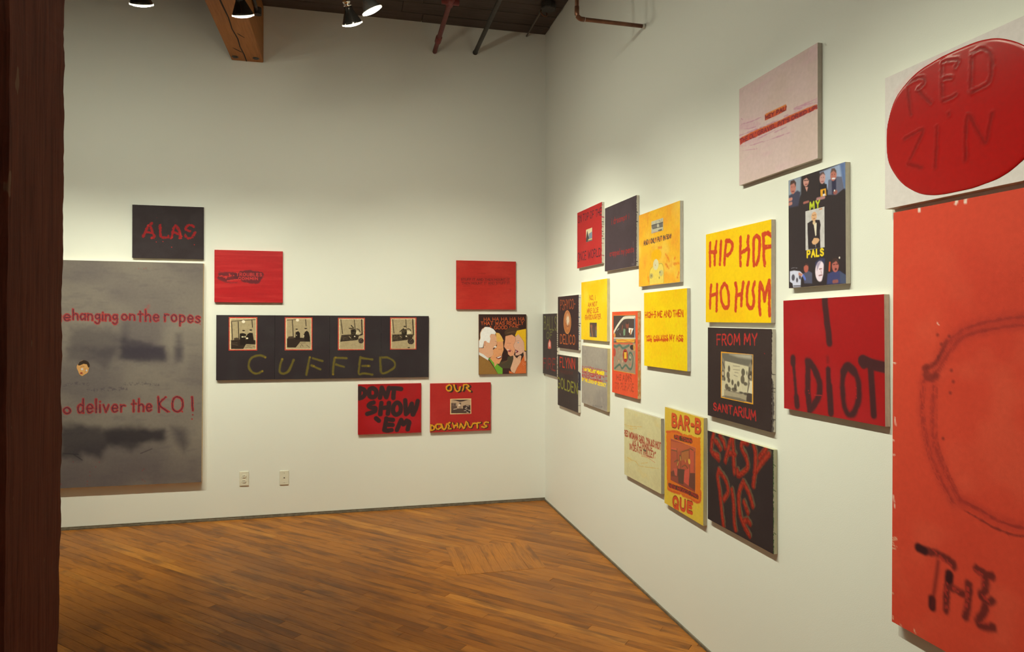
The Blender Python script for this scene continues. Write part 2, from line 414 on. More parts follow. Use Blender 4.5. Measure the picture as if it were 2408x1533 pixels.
# pipes that run into the walls
rp = empty('red_pipe', (-.968, -.01, 3.822), 'red painted pipe running under the ceiling into the back wall', 'pipe')
L = rp.location
obj('pipe_run', shift(tube([(-.968, -.004, 3.822), (-.968, -3, 3.822), (-.968, -7, 3.822)], .0185, 18), -L), M_REDPIPE, rp, True)
b2 = tube([(-.968, -.20, 3.822), (-.968, -.215, 3.822), (-.968, -.30, 3.822), (-.968, -.315, 3.822)], [.020, .0255, .0255, .020], 18)
obj('pipe_coupling', shift(b2, -L), M_REDPIPE, rp, True)
b2 = tube([(-.968, -.86, 3.822), (-.968, -.87, 3.822), (-.968, -.98, 3.822), (-.968, -.99, 3.822)], [.020, .027, .027, .020], 18)
tube([(-1.03, -.925, 3.822), (-.906, -.925, 3.822)], .024, 18, b2)
obj('pipe_tee', shift(b2, -L), M_REDPIPE, rp, True)
ip = empty('iron_pipe', (-.623, -.01, 3.846), 'dark iron pipe running beside the red pipe into the back wall', 'pipe')
obj('pipe_run', shift(tube([(-.623, -.004, 3.846), (-.623, -3, 3.846), (-.623, -7, 3.846)], .0175, 18), -ip.location), M_IRON, ip, True)
b2 = tube([(-.623, -.004, 3.846), (-.623, -.012, 3.846)], .0215, 18); obj('wall_sleeve', shift(b2, -ip.location), M_IRON, ip, True)
cp = empty('copper_pipe', (0, -2.063, 3.267), 'tarnished copper pipe dropping from the ceiling and turning into the right wall', 'pipe')
L = cp.location
xe = -.414; arc = [(xe + .03 - .03 * math.cos(a), -2.063, 3.267 + .03 - .03 * math.sin(a)) for a in [R(v) for v in (0, 15, 30, 45, 60, 75, 90)]]
obj('pipe_run', shift(tube([(xe, -2.063, HC - .002), (xe, -2.063, 3.5)] + arc + [(-.2, -2.063, 3.266), (-.004, -2.063, 3.265)], .0112, 18), -L), M_COPPER, cp, True)
b2 = tube([(xe, -2.063, 3.335), (xe, -2.063, 3.297)] + arc[1:] + [(xe + .045, -2.063, 3.267)], .0131, 18); obj('pipe_elbow', shift(b2, -L), M_COPPER, cp, True)
b2 = tube([(xe + .045, -2.063, 3.267), (xe + .0475, -2.063, 3.267)], .0128, 18); obj('solder_ring', shift(b2, -L), M_COLLAR, cp, True)
b2 = tube([(-.018, -2.063, 3.265), (-.0015, -2.063, 3.265)], [.0125, .0155], 18); obj('wall_collar', shift(b2, -L), M_COLLAR, cp, True)
tc_ = empty('thin_conduit', (-.171, -.01, 4.04), 'thin dull conduit with ring fitting at the ceiling corner', 'conduit')
L = tc_.location
obj('conduit_tube', shift(tube([(-.171, -.004, 4.030), (-.171, -.35, 4.040), (-.171, -.48, 4.040)], .0065, 12), -L), M_CONDUIT, tc_, True)
b2 = lathe([(.030, -.006), (.036, 0), (.030, .006), (.024, 0), (.030, -.006)], 24); bmesh.ops.transform(b2, matrix=Matrix.Translation((-.155, -.49, 4.018)) @ Matrix.Rotation(R(70), 4, 'X') @ Matrix.Rotation(R(20), 4, 'Y'), verts=b2.verts[:])
obj('ring_fitting', shift(b2, -L), M_COPPER, tc_, True)
b2 = lathe([(0, 0), (.055, 0), (.06, .008), (.06, .045), (0, .045)], 8); bmesh.ops.translate(b2, verts=b2.verts[:], vec=(-.14, -.57, HC - .048))
obj('junction_box', shift(b2, -L), M_IRON, tc_)

# wall plates
def plate(loc, name, label):
    r = empty(name, loc, label, 'outlet')
    obj('cover_plate', nbox(-.0345, -.0065, 0, .0345, -.0005, .114, bev=.0035, seg=2), M_PLATE, r)
    return r
op = plate((-2.468, 0, .260), 'power_outlet', 'ivory duplex power outlet low on the back wall, beside the grey painting')
for zc in (.0375, .0765):
    b2 = lathe([(0, .0035), (.0155, .0035), (.0168, .002), (.0168, 0)], 28); bmesh.ops.transform(b2, matrix=Matrix.Translation((0, -.0062, zc)) @ Matrix.Rotation(R(90), 4, 'X') @ Matrix.Diagonal((1, .86, 1, 1)), verts=b2.verts[:])
    rec = obj('receptacle', b2, M_PLATE, op)
    for x in (-.0062, .0062):
        obj('slot', nbox(x - .0014, -.0101, zc - .001, x + .0014, -.0085, zc + .0075), M_HOLE, rec)
    obj('ground_hole', tube([(0, -.0101, zc - .0078), (0, -.0085, zc - .0078)], .0024, 10), M_HOLE, rec)
obj('screw', tube([(0, -.0078, .057), (0, -.006, .057)], .0028, 12), M_STEEL, op)
cpn = plate((-2.167, 0, .252), 'cable_plate', 'ivory blank cable plate with one dark hole, right of the power outlet')
obj('cable_hole', tube([(0, -.0078, .057), (0, -.006, .057)], .0046, 14), M_HOLE, cpn)
for z in (.018, .096): obj('screw', tube([(0, -.0072, z), (0, -.006, z)], .0026, 12), M_STEEL, cpn)

# ---------------------------------------------------------------- track lights
def track(name, p0, p1, label):
    t = empty(name, p0, label, 'track')
    d = Vector(p1) - Vector(p0)
    if abs(d.x) > abs(d.y): b2 = nbox(0, -.018, 0, d.x, .018, .034, bev=.003)
    else: b2 = nbox(-.018, 0, 0, .018, d.y, .034, bev=.003)
    obj('track_rail', b2, M_BLACK, t)
    for f in (.03, .5, .97):
        obj('hanger_rod', tube([(d.x * f, d.y * f, .034), (d.x * f, d.y * f, HC - .001 - p0[2])], .004, 8), M_BLACK, t)
    return t
tz = 3.572
track('lighting_track', (-4.6, -1.60, tz), (-1.70, -1.60, tz), 'black lighting track under the beam, parallel to the back wall')
track('lighting_track', (-1.60, -5.2, tz - .0005), (-1.60, -1.45, tz - .0005), 'black lighting track overhead, parallel to the right wall')
def lamp(pos, aim, watts, cone, stray, label, group):
    pos = Vector(pos); ax = (Vector(aim) - pos).normalized()
    q = ax.to_track_quat('Z', 'Y').to_matrix().to_4x4()          # local +z = where the lamp shines
    root = empty('track_lamp', pos, label, 'lamp', group)
    def put(name, bm, mat, par=root, smooth=True):
        bmesh.ops.transform(bm, matrix=q, verts=bm.verts[:]); return obj(name, bm, mat, par, smooth)
    bulb = put('reflector_bulb', lathe([(.019, -.105), (.023, -.098), (.024, -.090), (.027, -.078), (.040, -.050), (.053, -.022), (.0585, -.008), (.0585, -.004)], 36), M_REFL)
    put('lens', lathe([(0, .009), (.025, .0075), (.045, .0035), (.0565, -.002)], 36), M_LENS, bulb)
    put('lens_rim', lathe([(.0555, -.001), (.0605, -.001), (.0605, -.008), (.0575, -.0095)], 36), M_RIM, bulb)
    put('lamp_socket', lathe([(0, -.165), (.020, -.165), (.0215, -.160), (.0215, -.132), (.0245, -.130), (.0245, -.124), (.0215, -.122), (.0215, -.112), (.0235, -.109), (.0235, -.103), (.019, -.100)], 28), M_CHROME)
    # bracket from the track to the socket
    base = Vector((pos.x, pos.y, tz - .002)); s = pos - ax * .150
    top = Vector((s.x, s.y if abs(s.y - pos.y) < .2 else pos.y, tz - .03))
    ty = -1.6 if group.startswith('back') else None
    foot = Vector((s.x, -1.60, tz)) if pos.y > -1.63 and group.startswith('back') else (Vector((-1.60, s.y, tz)) if group.startswith('right') else Vector((s.x, s.y, tz + .0)))
    b2 = tube([foot - pos, (foot - pos) + Vector((0, 0, -.03)), (s - pos) * 1.0], .009, 10)
    box(b2, foot.x - pos.x - .02, foot.y - pos.y - .03, foot.z - pos.z - .022, foot.x - pos.x + .02, foot.y - pos.y + .03, foot.z - pos.z - .001, bev=.003)
    obj('lamp_bracket', b2, M_BRACKET, root)
    if group.startswith('room'): obj('hanger_rod', tube([foot - pos, foot - pos + Vector((0, 0, HC + .018 - foot.z))], .006, 8), M_BLACK, root)
    ld = bpy.data.lights.new('lamp_light', 'SPOT'); ld.energy = watts; ld.color = LAMP_COLOR; ld.spot_size = R(cone); ld.spot_blend = 1.0; ld.shadow_soft_size = .028
    lo = bpy.data.objects.new('lamp_light', ld); C.objects.link(lo); lo.parent = root
    lo.matrix_local = Matrix.Translation(ax * .018) @ ax.to_track_quat('-Z', 'Y').to_matrix().to_4x4()
    ad = bpy.data.lights.new('lens_spill', 'AREA'); ad.shape = 'DISK'; ad.size = .10; ad.energy = stray; ad.color = LAMP_COLOR
    ao = bpy.data.objects.new('lens_spill', ad); C.objects.link(ao); ao.parent = root
    ao.matrix_local = Matrix.Translation(ax * .0115) @ ax.to_track_quat('-Z', 'Y').to_matrix().to_4x4()
    return root
names_b = ['lit track lamp farthest left, above the grey painting', 'lit track lamp above the grey painting beside the timber post', 'lit track lamp left of the beam, only its bottom rim showing', 'lit track lamp hanging in front of the amber beam']
names_r = ['lit track lamp right of the beam, the lower of the pair', 'lit track lamp right of the beam, the upper tilted one of the pair', 'extra lamp added out of view overhead to brighten the corner of the room',
           'lit track lamp above the yellow paintings, out of sight overhead', 'lit track lamp overhead opposite the pale pink painting', 'lit track lamp overhead opposite the red painting with three rows of black spray', 'lit track lamp overhead opposite the large orange-red painting']
for (p, a, w, c, e), n in zip(LAMPS_BACK, names_b): lamp(p, a, w, c, e, n, 'back wall track lamps')
for (p, a, w, c, e), n in zip(LAMPS_RIGHT, names_r): lamp(p, a, w, c, e, n, 'right wall track lamps')
for (p, a, w, c, e), n in zip(LAMPS_ROOM_FILL, ['added fill lamp far left of the room, nearer the back', 'added fill lamp far left of the room, nearer the front', 'added fill lamp at the far end behind the camera, left', 'added fill lamp at the far end behind the camera, right']):
    lamp(p, a, w, c, e, n, 'room lamps added for bounce light')

# ---------------------------------------------------------------- paint: strokes, lettering and shapes laid on each canvas in its own metres (x right, y down)
GL = {
'A': '.7;0,1 .35,0 .7,1|.13,.64 .57,.64', 'B': '.62;0,0 0,1|~0,0 .42,.02 .56,.22 .42,.44 0,.47|~0,.47 .46,.5 .62,.74 .44,.98 0,1', 'C': '.65;~.63,.18 .38,0 .08,.2 .02,.55 .14,.88 .4,1 .63,.83',
'D': '.65;0,0 0,1|~0,0 .4,.05 .64,.32 .63,.68 .4,.95 0,1', 'E': '.56;.55,0 0,0 0,1 .56,1|0,.48 .45,.48', 'F': '.54;.54,0 0,0 0,1|0,.48 .43,.48', 'G': '.68;~.64,.18 .4,0 .08,.2 .02,.55 .14,.88 .4,1 .64,.86 .66,.6|.4,.58 .67,.58',
'H': '.64;0,0 0,1|.64,0 .64,1|0,.5 .64,.5', 'I': '.06;.03,0 .03,1', 'J': '.5;~.46,0 .46,.75 .28,1 .06,.9 0,.7', 'K': '.62;0,0 0,1|.6,0 .02,.58|.2,.42 .62,1', 'L': '.5;0,0 0,1 .5,1', 'M': '.8;0,1 .06,0 .4,.72 .74,0 .8,1',
'N': '.64;0,1 0,0 .64,1 .64,0', 'O': '.7;~.35,0 .08,.18 .01,.5 .08,.84 .35,1 .62,.84 .69,.5 .62,.18 .35,0', 'P': '.58;0,1 0,0|~0,0 .42,.02 .58,.26 .42,.5 0,.54', 'Q': '.7;~.35,0 .08,.18 .01,.5 .08,.84 .35,1 .62,.84 .69,.5 .62,.18 .35,0|.4,.74 .7,1.04',
'R': '.62;0,1 0,0|~0,0 .42,.02 .57,.25 .42,.48 0,.52|.28,.52 .62,1', 'S': '.58;~.55,.16 .32,0 .06,.1 .06,.34 .3,.48 .55,.64 .54,.88 .28,1 .02,.84', 'T': '.66;0,0 .66,0|.33,0 .33,1', 'U': '.62;~0,0 0,.66 .1,.93 .31,1 .52,.93 .62,.66 .62,0',
'V': '.66;0,0 .33,1 .66,0', 'W': '.9;0,0 .22,1 .45,.2 .68,1 .9,0', 'X': '.62;0,0 .62,1|.62,0 0,1', 'Y': '.64;0,0 .32,.5 .64,0|.32,.5 .32,1', 'Z': '.6;0,0 .6,0 0,1 .6,1',
'0': '.56;~.28,0 .05,.2 .01,.5 .05,.82 .28,1 .51,.82 .55,.5 .51,.2 .28,0', '1': '.16;0,.16 .14,0 .14,1', '4': '.58;.42,1 .42,0 0,.66 .58,.66', '5': '.52;.5,0 .06,0 .03,.44|~.03,.44 .3,.36 .52,.6 .44,.9 .2,1 0,.88', '9': '.54;~.5,.3 .26,0 .03,.26 .24,.54 .5,.34|.52,.28 .44,1',
'-': '.34;.04,.52 .32,.52', '.': '.05;.02,.97 .02,1', ',': '.08;.06,.92 .0,1.14', '!': '.06;.03,0 .03,.68|.03,.95 .03,1', "'": '.06;.03,0 .03,.22', '"': '.2;.03,0 .03,.2|.17,0 .17,.2', '\xa2': '.46;~.44,.36 .26,.24 .05,.42 .05,.72 .26,.88 .44,.76|.26,.12 .26,1',
'a': '.46;~.42,.46 .18,.42 .02,.68 .14,.98 .42,.8|.43,.42 .44,1', 'c': '.42;~.42,.52 .22,.42 .03,.68 .2,1 .42,.9', 'd': '.46;~.42,.5 .18,.42 .02,.7 .16,1 .42,.84|.44,0 .44,1', 'e': '.46;~.03,.7 .44,.68 .36,.45 .16,.43 .02,.7 .18,1 .44,.9', 'g': '.46;~.42,.5 .18,.42 .03,.64 .18,.86 .42,.7|~.43,.42 .44,1.1 .24,1.34 .02,1.2',
'h': '.44;0,0 0,1|~0,.62 .2,.43 .4,.54 .43,1', 'i': '.06;.03,.42 .03,1|.03,.18 .03,.2', 'l': '.06;.03,0 .03,1', 'm': '.66;0,.42 0,1|~0,.58 .18,.43 .31,.56 .33,1|~.33,.6 .5,.43 .63,.56 .66,1', 'n': '.44;0,.42 0,1|~0,.6 .2,.43 .4,.55 .43,1', 'o': '.46;~.23,.42 .03,.6 .05,.88 .23,1 .42,.86 .43,.6 .23,.42',
'p': '.46;.02,.42 .02,1.36|~.02,.56 .24,.42 .45,.6 .4,.9 .2,1 .03,.88', 'r': '.34;0,.42 0,1|~0,.64 .14,.45 .34,.46', 's': '.38;~.37,.5 .18,.42 .04,.55 .2,.69 .37,.84 .2,1 .01,.92', 't': '.4;.2,.14 .2,1|.02,.4 .4,.38', 'v': '.42;0,.42 .2,1 .42,.42', 'y': '.44;0,.42 .22,.96|.44,.42 .14,1.36',
}
def smooth_line(pts, n=5):
    if len(pts) < 3: return pts
    P = np.array(pts, float); closed = np.allclose(P[0], P[-1])
    out = []
    for i in range(len(P) - 1):
        p0 = P[i - 1] if i > 0 else (P[-2] if closed else 2 * P[0] - P[1])
        p3 = P[i + 2] if i + 2 < len(P) else (P[1] if closed else 2 * P[-1] - P[-2])
        for t in np.arange(n) / n:
            out.append(.5 * ((2 * P[i]) + (P[i + 1] - p0) * t + (2 * p0 - 5 * P[i] + 4 * P[i + 1] - p3) * t * t + (3 * P[i] - p0 - 3 * P[i + 1] + p3) * t ** 3))
    out.append(P[-1]); return np.array(out)
GLYPH = {}
for ch, s in GL.items():
    w, body = s.split(';'); ls = []
    for part in body.split('|'):
        sm = part[0] == '~'; pts = [tuple(float(v) for v in t.split(',')) for t in part.lstrip('~').split()]
        ls.append(np.array(smooth_line(pts, 4) if sm else pts, float))
    GLYPH[ch] = (float(w), ls)
def vnoise(X, Y, sx, sy, rng):
    gx, gy = X / sx, Y / sy
    x0, y0 = int(np.floor(gx.min())), int(np.floor(gy.min()))
    W, H = int(np.ceil(gx.max())) - x0 + 3, int(np.ceil(gy.max())) - y0 + 3
    tab = rng.random((H, W))
    ix, iy = np.floor(gx).astype(int) - x0, np.floor(gy).astype(int) - y0
    fx, fy = gx - np.floor(gx), gy - np.floor(gy)
    fx = fx * fx * (3 - 2 * fx); fy = fy * fy * (3 - 2 * fy)
    a = tab[iy, ix] * (1 - fx) + tab[iy, ix + 1] * fx; b = tab[iy + 1, ix] * (1 - fx) + tab[iy + 1, ix + 1] * fx
    return a * (1 - fy) + b * fy
def fnoise(X, Y, sx, sy, rng): return .62 * vnoise(X, Y, sx, sy, rng) + .38 * vnoise(X, Y, sx * .43, sy * .43, rng)
def sstep(t): t = np.clip(t, 0, 1); return t * t * (3 - 2 * t)
class Paint:
    def __init__(s, u0, v0, u1, v1, dx, dy, seed):
        s.nx = max(2, int(round((u1 - u0) / dx))) + 1; s.ny = max(2, int(round((v1 - v0) / dy))) + 1
        s.xs = np.linspace(u0, u1, s.nx); s.ys = np.linspace(v0, v1, s.ny)
        s.X, s.Y = np.meshgrid(s.xs, s.ys); s.col = np.zeros((s.ny, s.nx, 3)); s.hgt = np.zeros((s.ny, s.nx))
        s.mins = .85 * max(s.xs[1] - s.xs[0], s.ys[1] - s.ys[0]); s.rng = np.random.default_rng(seed)
    def blend(s, m, c, win=None):
        c = np.array(alb(c))
        if win is None: s.col += (c - s.col) * m[..., None]
        else:
            a = s.col[win]; a += (c - a) * m[..., None]
    def window(s, x0, y0, x1, y1):
        i0, i1 = np.searchsorted(s.xs, x0), np.searchsorted(s.xs, x1); j0, j1 = np.searchsorted(s.ys, y0), np.searchsorted(s.ys, y1)
        i0 = max(0, i0 - 1); j0 = max(0, j0 - 1); i1 = min(s.nx, i1 + 1); j1 = min(s.ny, j1 + 1)
        return (slice(j0, j1), slice(i0, i1)) if i1 > i0 + 1 and j1 > j0 + 1 else None
    def lines(s, ls, r, c, soft=1.0, a=1.0, rough=0.0, rs=8.0, dry=0.0, h=0.0, sp=0, dx=0, dy=0, sm=1):
        r, soft, rough, rs = r / 1e3, max(soft / 1e3, s.mins), rough / 1e3, rs / 1e3
        A = np.concatenate([np.array(l)[:-1] for l in ls]); B = np.concatenate([np.array(l)[1:] for l in ls])
        o = np.array([dx, dy]) / 1e3; A = A + o; B = B + o
        mg = r + soft + rough
        lo = np.minimum(A, B).min(0) - mg; hi = np.maximum(A, B).max(0) + mg
        w = s.window(lo[0], lo[1], hi[0], hi[1])
        if w is None: return
        Xw, Yw = s.X[w], s.Y[w]; D = np.full(Xw.shape, 1e3)
        jx, jy = w[1].start, w[0].start
        for p, q in zip(A, B):
            l2 = np.minimum(p, q) - mg; h2 = np.maximum(p, q) + mg
            ww = s.window(l2[0], l2[1], h2[0], h2[1])
            if ww is None: continue
            lw = (slice(ww[0].start - jy, ww[0].stop - jy), slice(ww[1].start - jx, ww[1].stop - jx))
            x, y = Xw[lw], Yw[lw]; d = q - p; L = d @ d
            t = np.clip(((x - p[0]) * d[0] + (y - p[1]) * d[1]) / L, 0, 1) if L > 1e-12 else 0.0
            dd = np.hypot(x - p[0] - t * d[0], y - p[1] - t * d[1])
            D[lw] = np.minimum(D[lw], dd)
        if rough: D = D + (fnoise(Xw, Yw, rs, rs, s.rng) - .5) * 2 * rough
        m = sstep((r - D) / soft + .5) * a
        if dry: m = m * sstep((fnoise(Xw, Yw, rs * .8, rs * .8, s.rng) - dry + .08) / .16)
        s.blend(m, c, w); s.hgt[w] += m * h / 1e3
    def text(s, t, q, r, c, **k):
        sp = k.get('sp') or .24
        q = np.array(q); pos = 0; ls = []
        for ch in t:
            if ch == ' ': pos += .42; continue
            w, gl = GLYPH[ch]
            for l in gl: ls.append(l + [pos, 0])
            pos += w + sp
        tot = pos - sp; out = []
        for l in ls:
            x = (l[:, 0] / tot)[:, None]; y = l[:, 1][:, None]
            jit = (s.rng.random(2) - .5) * 3e-3 * min(1, k.get('rough', 0) / 2)
            out.append((q[0] * (1 - x) + q[1] * x) * (1 - y) + (q[3] * (1 - x) + q[2] * x) * y + jit)
        s.lines(out, r, c, **k)
    def poly(s, pts, c, soft=1.2, a=1.0, rough=0.0, rs=10.0):
        P = np.array(pts, float); soft = max(soft / 1e3, s.mins); mg = soft + rough / 1e3
        w = s.window(P[:, 0].min() - mg, P[:, 1].min() - mg, P[:, 0].max() + mg, P[:, 1].max() + mg)
        if w is None: return
        X, Y = s.X[w], s.Y[w]; D = np.full(X.shape, 1e3); ins = np.zeros(X.shape, bool)
        for i in range(len(P)):
            p, qq = P[i], P[(i + 1) % len(P)]; d = qq - p; L = max(d @ d, 1e-12)
            t = np.clip(((X - p[0]) * d[0] + (Y - p[1]) * d[1]) / L, 0, 1)
            D = np.minimum(D, np.hypot(X - p[0] - t * d[0], Y - p[1] - t * d[1]))
            if abs(d[1]) > 1e-12: ins ^= ((p[1] > Y) != (qq[1] > Y)) & (X < p[0] + (Y - p[1]) * d[0] / d[1])
        D = np.where(ins, D, -D)
        if rough: D = D + (fnoise(X, Y, rs / 1e3, rs / 1e3, s.rng) - .5) * 2e-3 * rough
        s.blend(sstep(D / soft + .5) * a, c, w)
    def ell(s, cc, rx, ry, c, soft=1.2, a=1.0):
        soft = max(soft / 1e3, s.mins); mg = soft
        w = s.window(cc[0] - rx - mg, cc[1] - ry - mg, cc[0] + rx + mg, cc[1] + ry + mg)
        if w is None: return
        k = np.hypot((s.X[w] - cc[0]) / rx, (s.Y[w] - cc[1]) / ry)
        s.blend(sstep((1 - k) * min(rx, ry) / soft + .5) * a, c, w)
    def run(s, ops):
        for o in ops:
            t = o[0]
            if t == 'F': s.col[:] = alb(o[1])
            elif t == 'M': s.blend(sstep((fnoise(s.X, s.Y, o[3] / 1e3, o[4] / 1e3, s.rng) - o[5]) / (o[6] - o[5])) * o[2], o[1])
            elif t == 'S': s.lines([smooth_line(l) for l in o[1]], o[2], o[3], **o[4])
            elif t == 'T': s.text(o[1], o[2], o[3], o[4], **o[5])
            elif t == 'P': s.poly(o[1], o[2], **o[3])
            elif t == 'E': s.ell(o[1], o[2], o[3], o[4], **o[5])
            elif t == 'N':
                for _ in range(o[1]):
                    x = s.rng.uniform(s.xs[0], s.xs[-1]); y = s.rng.uniform(s.ys[0], s.ys[-1])
                    s.lines([[(x, y), (x + 1e-4, y)]], s.rng.uniform(.4, 1.1) * o[3], o[2], soft=2, a=.6 * s.rng.random() + .2)
        return s
def grid_arrays(p, h, y, any_in=None):
    """vertex, quad and colour arrays of a painted sheet facing -y; z measured up from the canvas foot"""
    co = np.stack([p.X, np.full_like(p.X, y) - p.hgt, h - p.Y], -1).reshape(-1, 3)
    i, j = np.meshgrid(np.arange(p.nx - 1), np.arange(p.ny - 1))
    a = (j * p.nx + i).ravel(); q = np.stack([a, a + p.nx, a + p.nx + 1, a + 1], -1)
    col = p.col.reshape(-1, 3)
    if any_in is not None:
        q = q[any_in.ravel()[q].any(1)]; used, q = np.unique(q, return_inverse=True); q = q.reshape(-1, 4); co = co[used]; col = col[used]
    return co, q, col
def mesh_from(name, co, q, col, mat, parent, smooth=False):
    me = bpy.data.meshes.new(name)
    me.vertices.add(len(co)); me.vertices.foreach_set('co', np.ascontiguousarray(co, dtype=np.float32).ravel())
    n = len(q); me.loops.add(n * 4); me.loops.foreach_set('vertex_index', np.ascontiguousarray(q, dtype=np.int32).ravel())
    me.polygons.add(n); me.polygons.foreach_set('loop_start', np.arange(0, n * 4, 4, dtype=np.int32))
    try: me.polygons.foreach_set('loop_total', np.full(n, 4, dtype=np.int32))
    except Exception: pass
    if smooth: me.polygons.foreach_set('use_smooth', np.ones(n, dtype=bool))
    me.update(calc_edges=True); me.validate()
    ca = me.color_attributes.new('Col', 'FLOAT_COLOR', 'POINT')
    c4 = np.ones((len(co), 4), dtype=np.float32); c4[:, :3] = col; ca.data.foreach_set('color', c4.ravel())
    me.materials.append(mat)
    o = bpy.data.objects.new(name, me); C.objects.link(o); o.parent = parent
    return o
def merge(parts):
    co, q, col, n = [], [], [], 0
    for c, f, k in parts:
        co.append(c); q.append(np.asarray(f) + n); col.append(k); n += len(c)
    return np.concatenate(co), np.concatenate(q), np.concatenate(col)
def quad(p, c): return np.array(p, float), np.array([[0, 1, 2, 3]]), np.tile(np.array(c, float), (4, 1))
def edge_parts(u0, u1, h, t, style, seed):
    """tacking edges and back of a stretched canvas between x = u0..u1"""
    kind, ec = style
    base = ec if kind in ('plain', 'stain', 'green') else (214, 204, 172)
    e = alb(base if kind != 'self' else ec); y0, y1 = -t, -.0012
    parts = [quad([(u0, y1, 0), (u0, y1, h), (u1, y1, h), (u1, y1, 0)], e), quad([(u0, y1, 0), (u0, y0, 0), (u0, y0, h), (u0, y1, h)], e),
             quad([(u0, y0, h), (u1, y0, h), (u1, y1, h), (u0, y1, h)], e), quad([(u0, y1, 0), (u1, y1, 0), (u1, y0, 0), (u0, y0, 0)], e)]
    p = Paint(0, 0, t - .0012, h, .0016, .0024, seed); rg = p.rng
    p.run([('F', base if kind != 'self' else ec), ('M', tuple(int(v * .94) for v in (base if kind != 'self' else ec)), .6, 8, 40, .35, .8)])
    if kind == 'drip':
        for v in np.arange(.02, h, .016):
            if rg.random() < (.75 if .3 * h < v < .72 * h else .3):
                c = ec if rg.random() < .6 else (70, 54, 56); L = rg.uniform(.3, 1.0) * t
                p.lines([[(0, v), (L, v + rg.uniform(0, .004))]], rg.uniform(1.0, 3.0), c, soft=2, rough=1.5)
        p.lines([[(0, 0), (0, h)]], 1.5, ec, soft=1, rough=2)
    elif kind == 'chip':
        p.lines([[(0, 0), (0, h)]], 2.0, ec, soft=1.2, rough=2.2, rs=7)
        for v in (.10, .155, .39): p.lines([[(0, v), (.008, v)]], 2.5, ec, soft=1.5)
    elif kind == 'black':
        p.poly([(0, .10), (t, .12), (t, .245), (0, .24)], ec, soft=2, rough=2); p.lines([[(0, .355), (t, .355)]], 1.5, ec, soft=1)
    elif kind == 'stain':
        for _ in range(16):
            v = rg.uniform(0, h); p.lines([[(rg.uniform(0, t), v), (rg.uniform(0, t), v + .02)]], 3, (206, 96, 56), soft=6, a=.5, rough=3)
        p.run([('M', (226, 196, 140), .7, 10, 18, .4, .7)])
    elif kind == 'green':
        p.lines([[(.0005, 0), (.0005, h)]], 2.2, (72, 104, 58), soft=2, rough=3, dry=.2)
        for v in (.06, .16, .33): p.lines([[(.004, v), (.012, v + .006)]], 1.5, (96, 110, 70), soft=2)
    elif kind == 'patch':
        p.poly([(0, .20), (t * .5, .22), (t * .6, .30), (t * .5, h), (0, h)], (112, 102, 92), soft=3, rough=5, rs=12)
        for v in (.18, .235, .25, .36): p.lines([[(0, v), (t, v + .003)]], 1.6, (70, 58, 52), soft=1.5, rough=1)
        p.lines([[(0, 0), (0, h)]], 2.6, (60, 48, 43), soft=1.5, rough=3)
    co, q, col = grid_arrays(p, h, 0)
    co = np.stack([np.full(len(co), u1), -t + co[:, 0], co[:, 2]], -1)
    parts.append((co, q, col))
    return parts

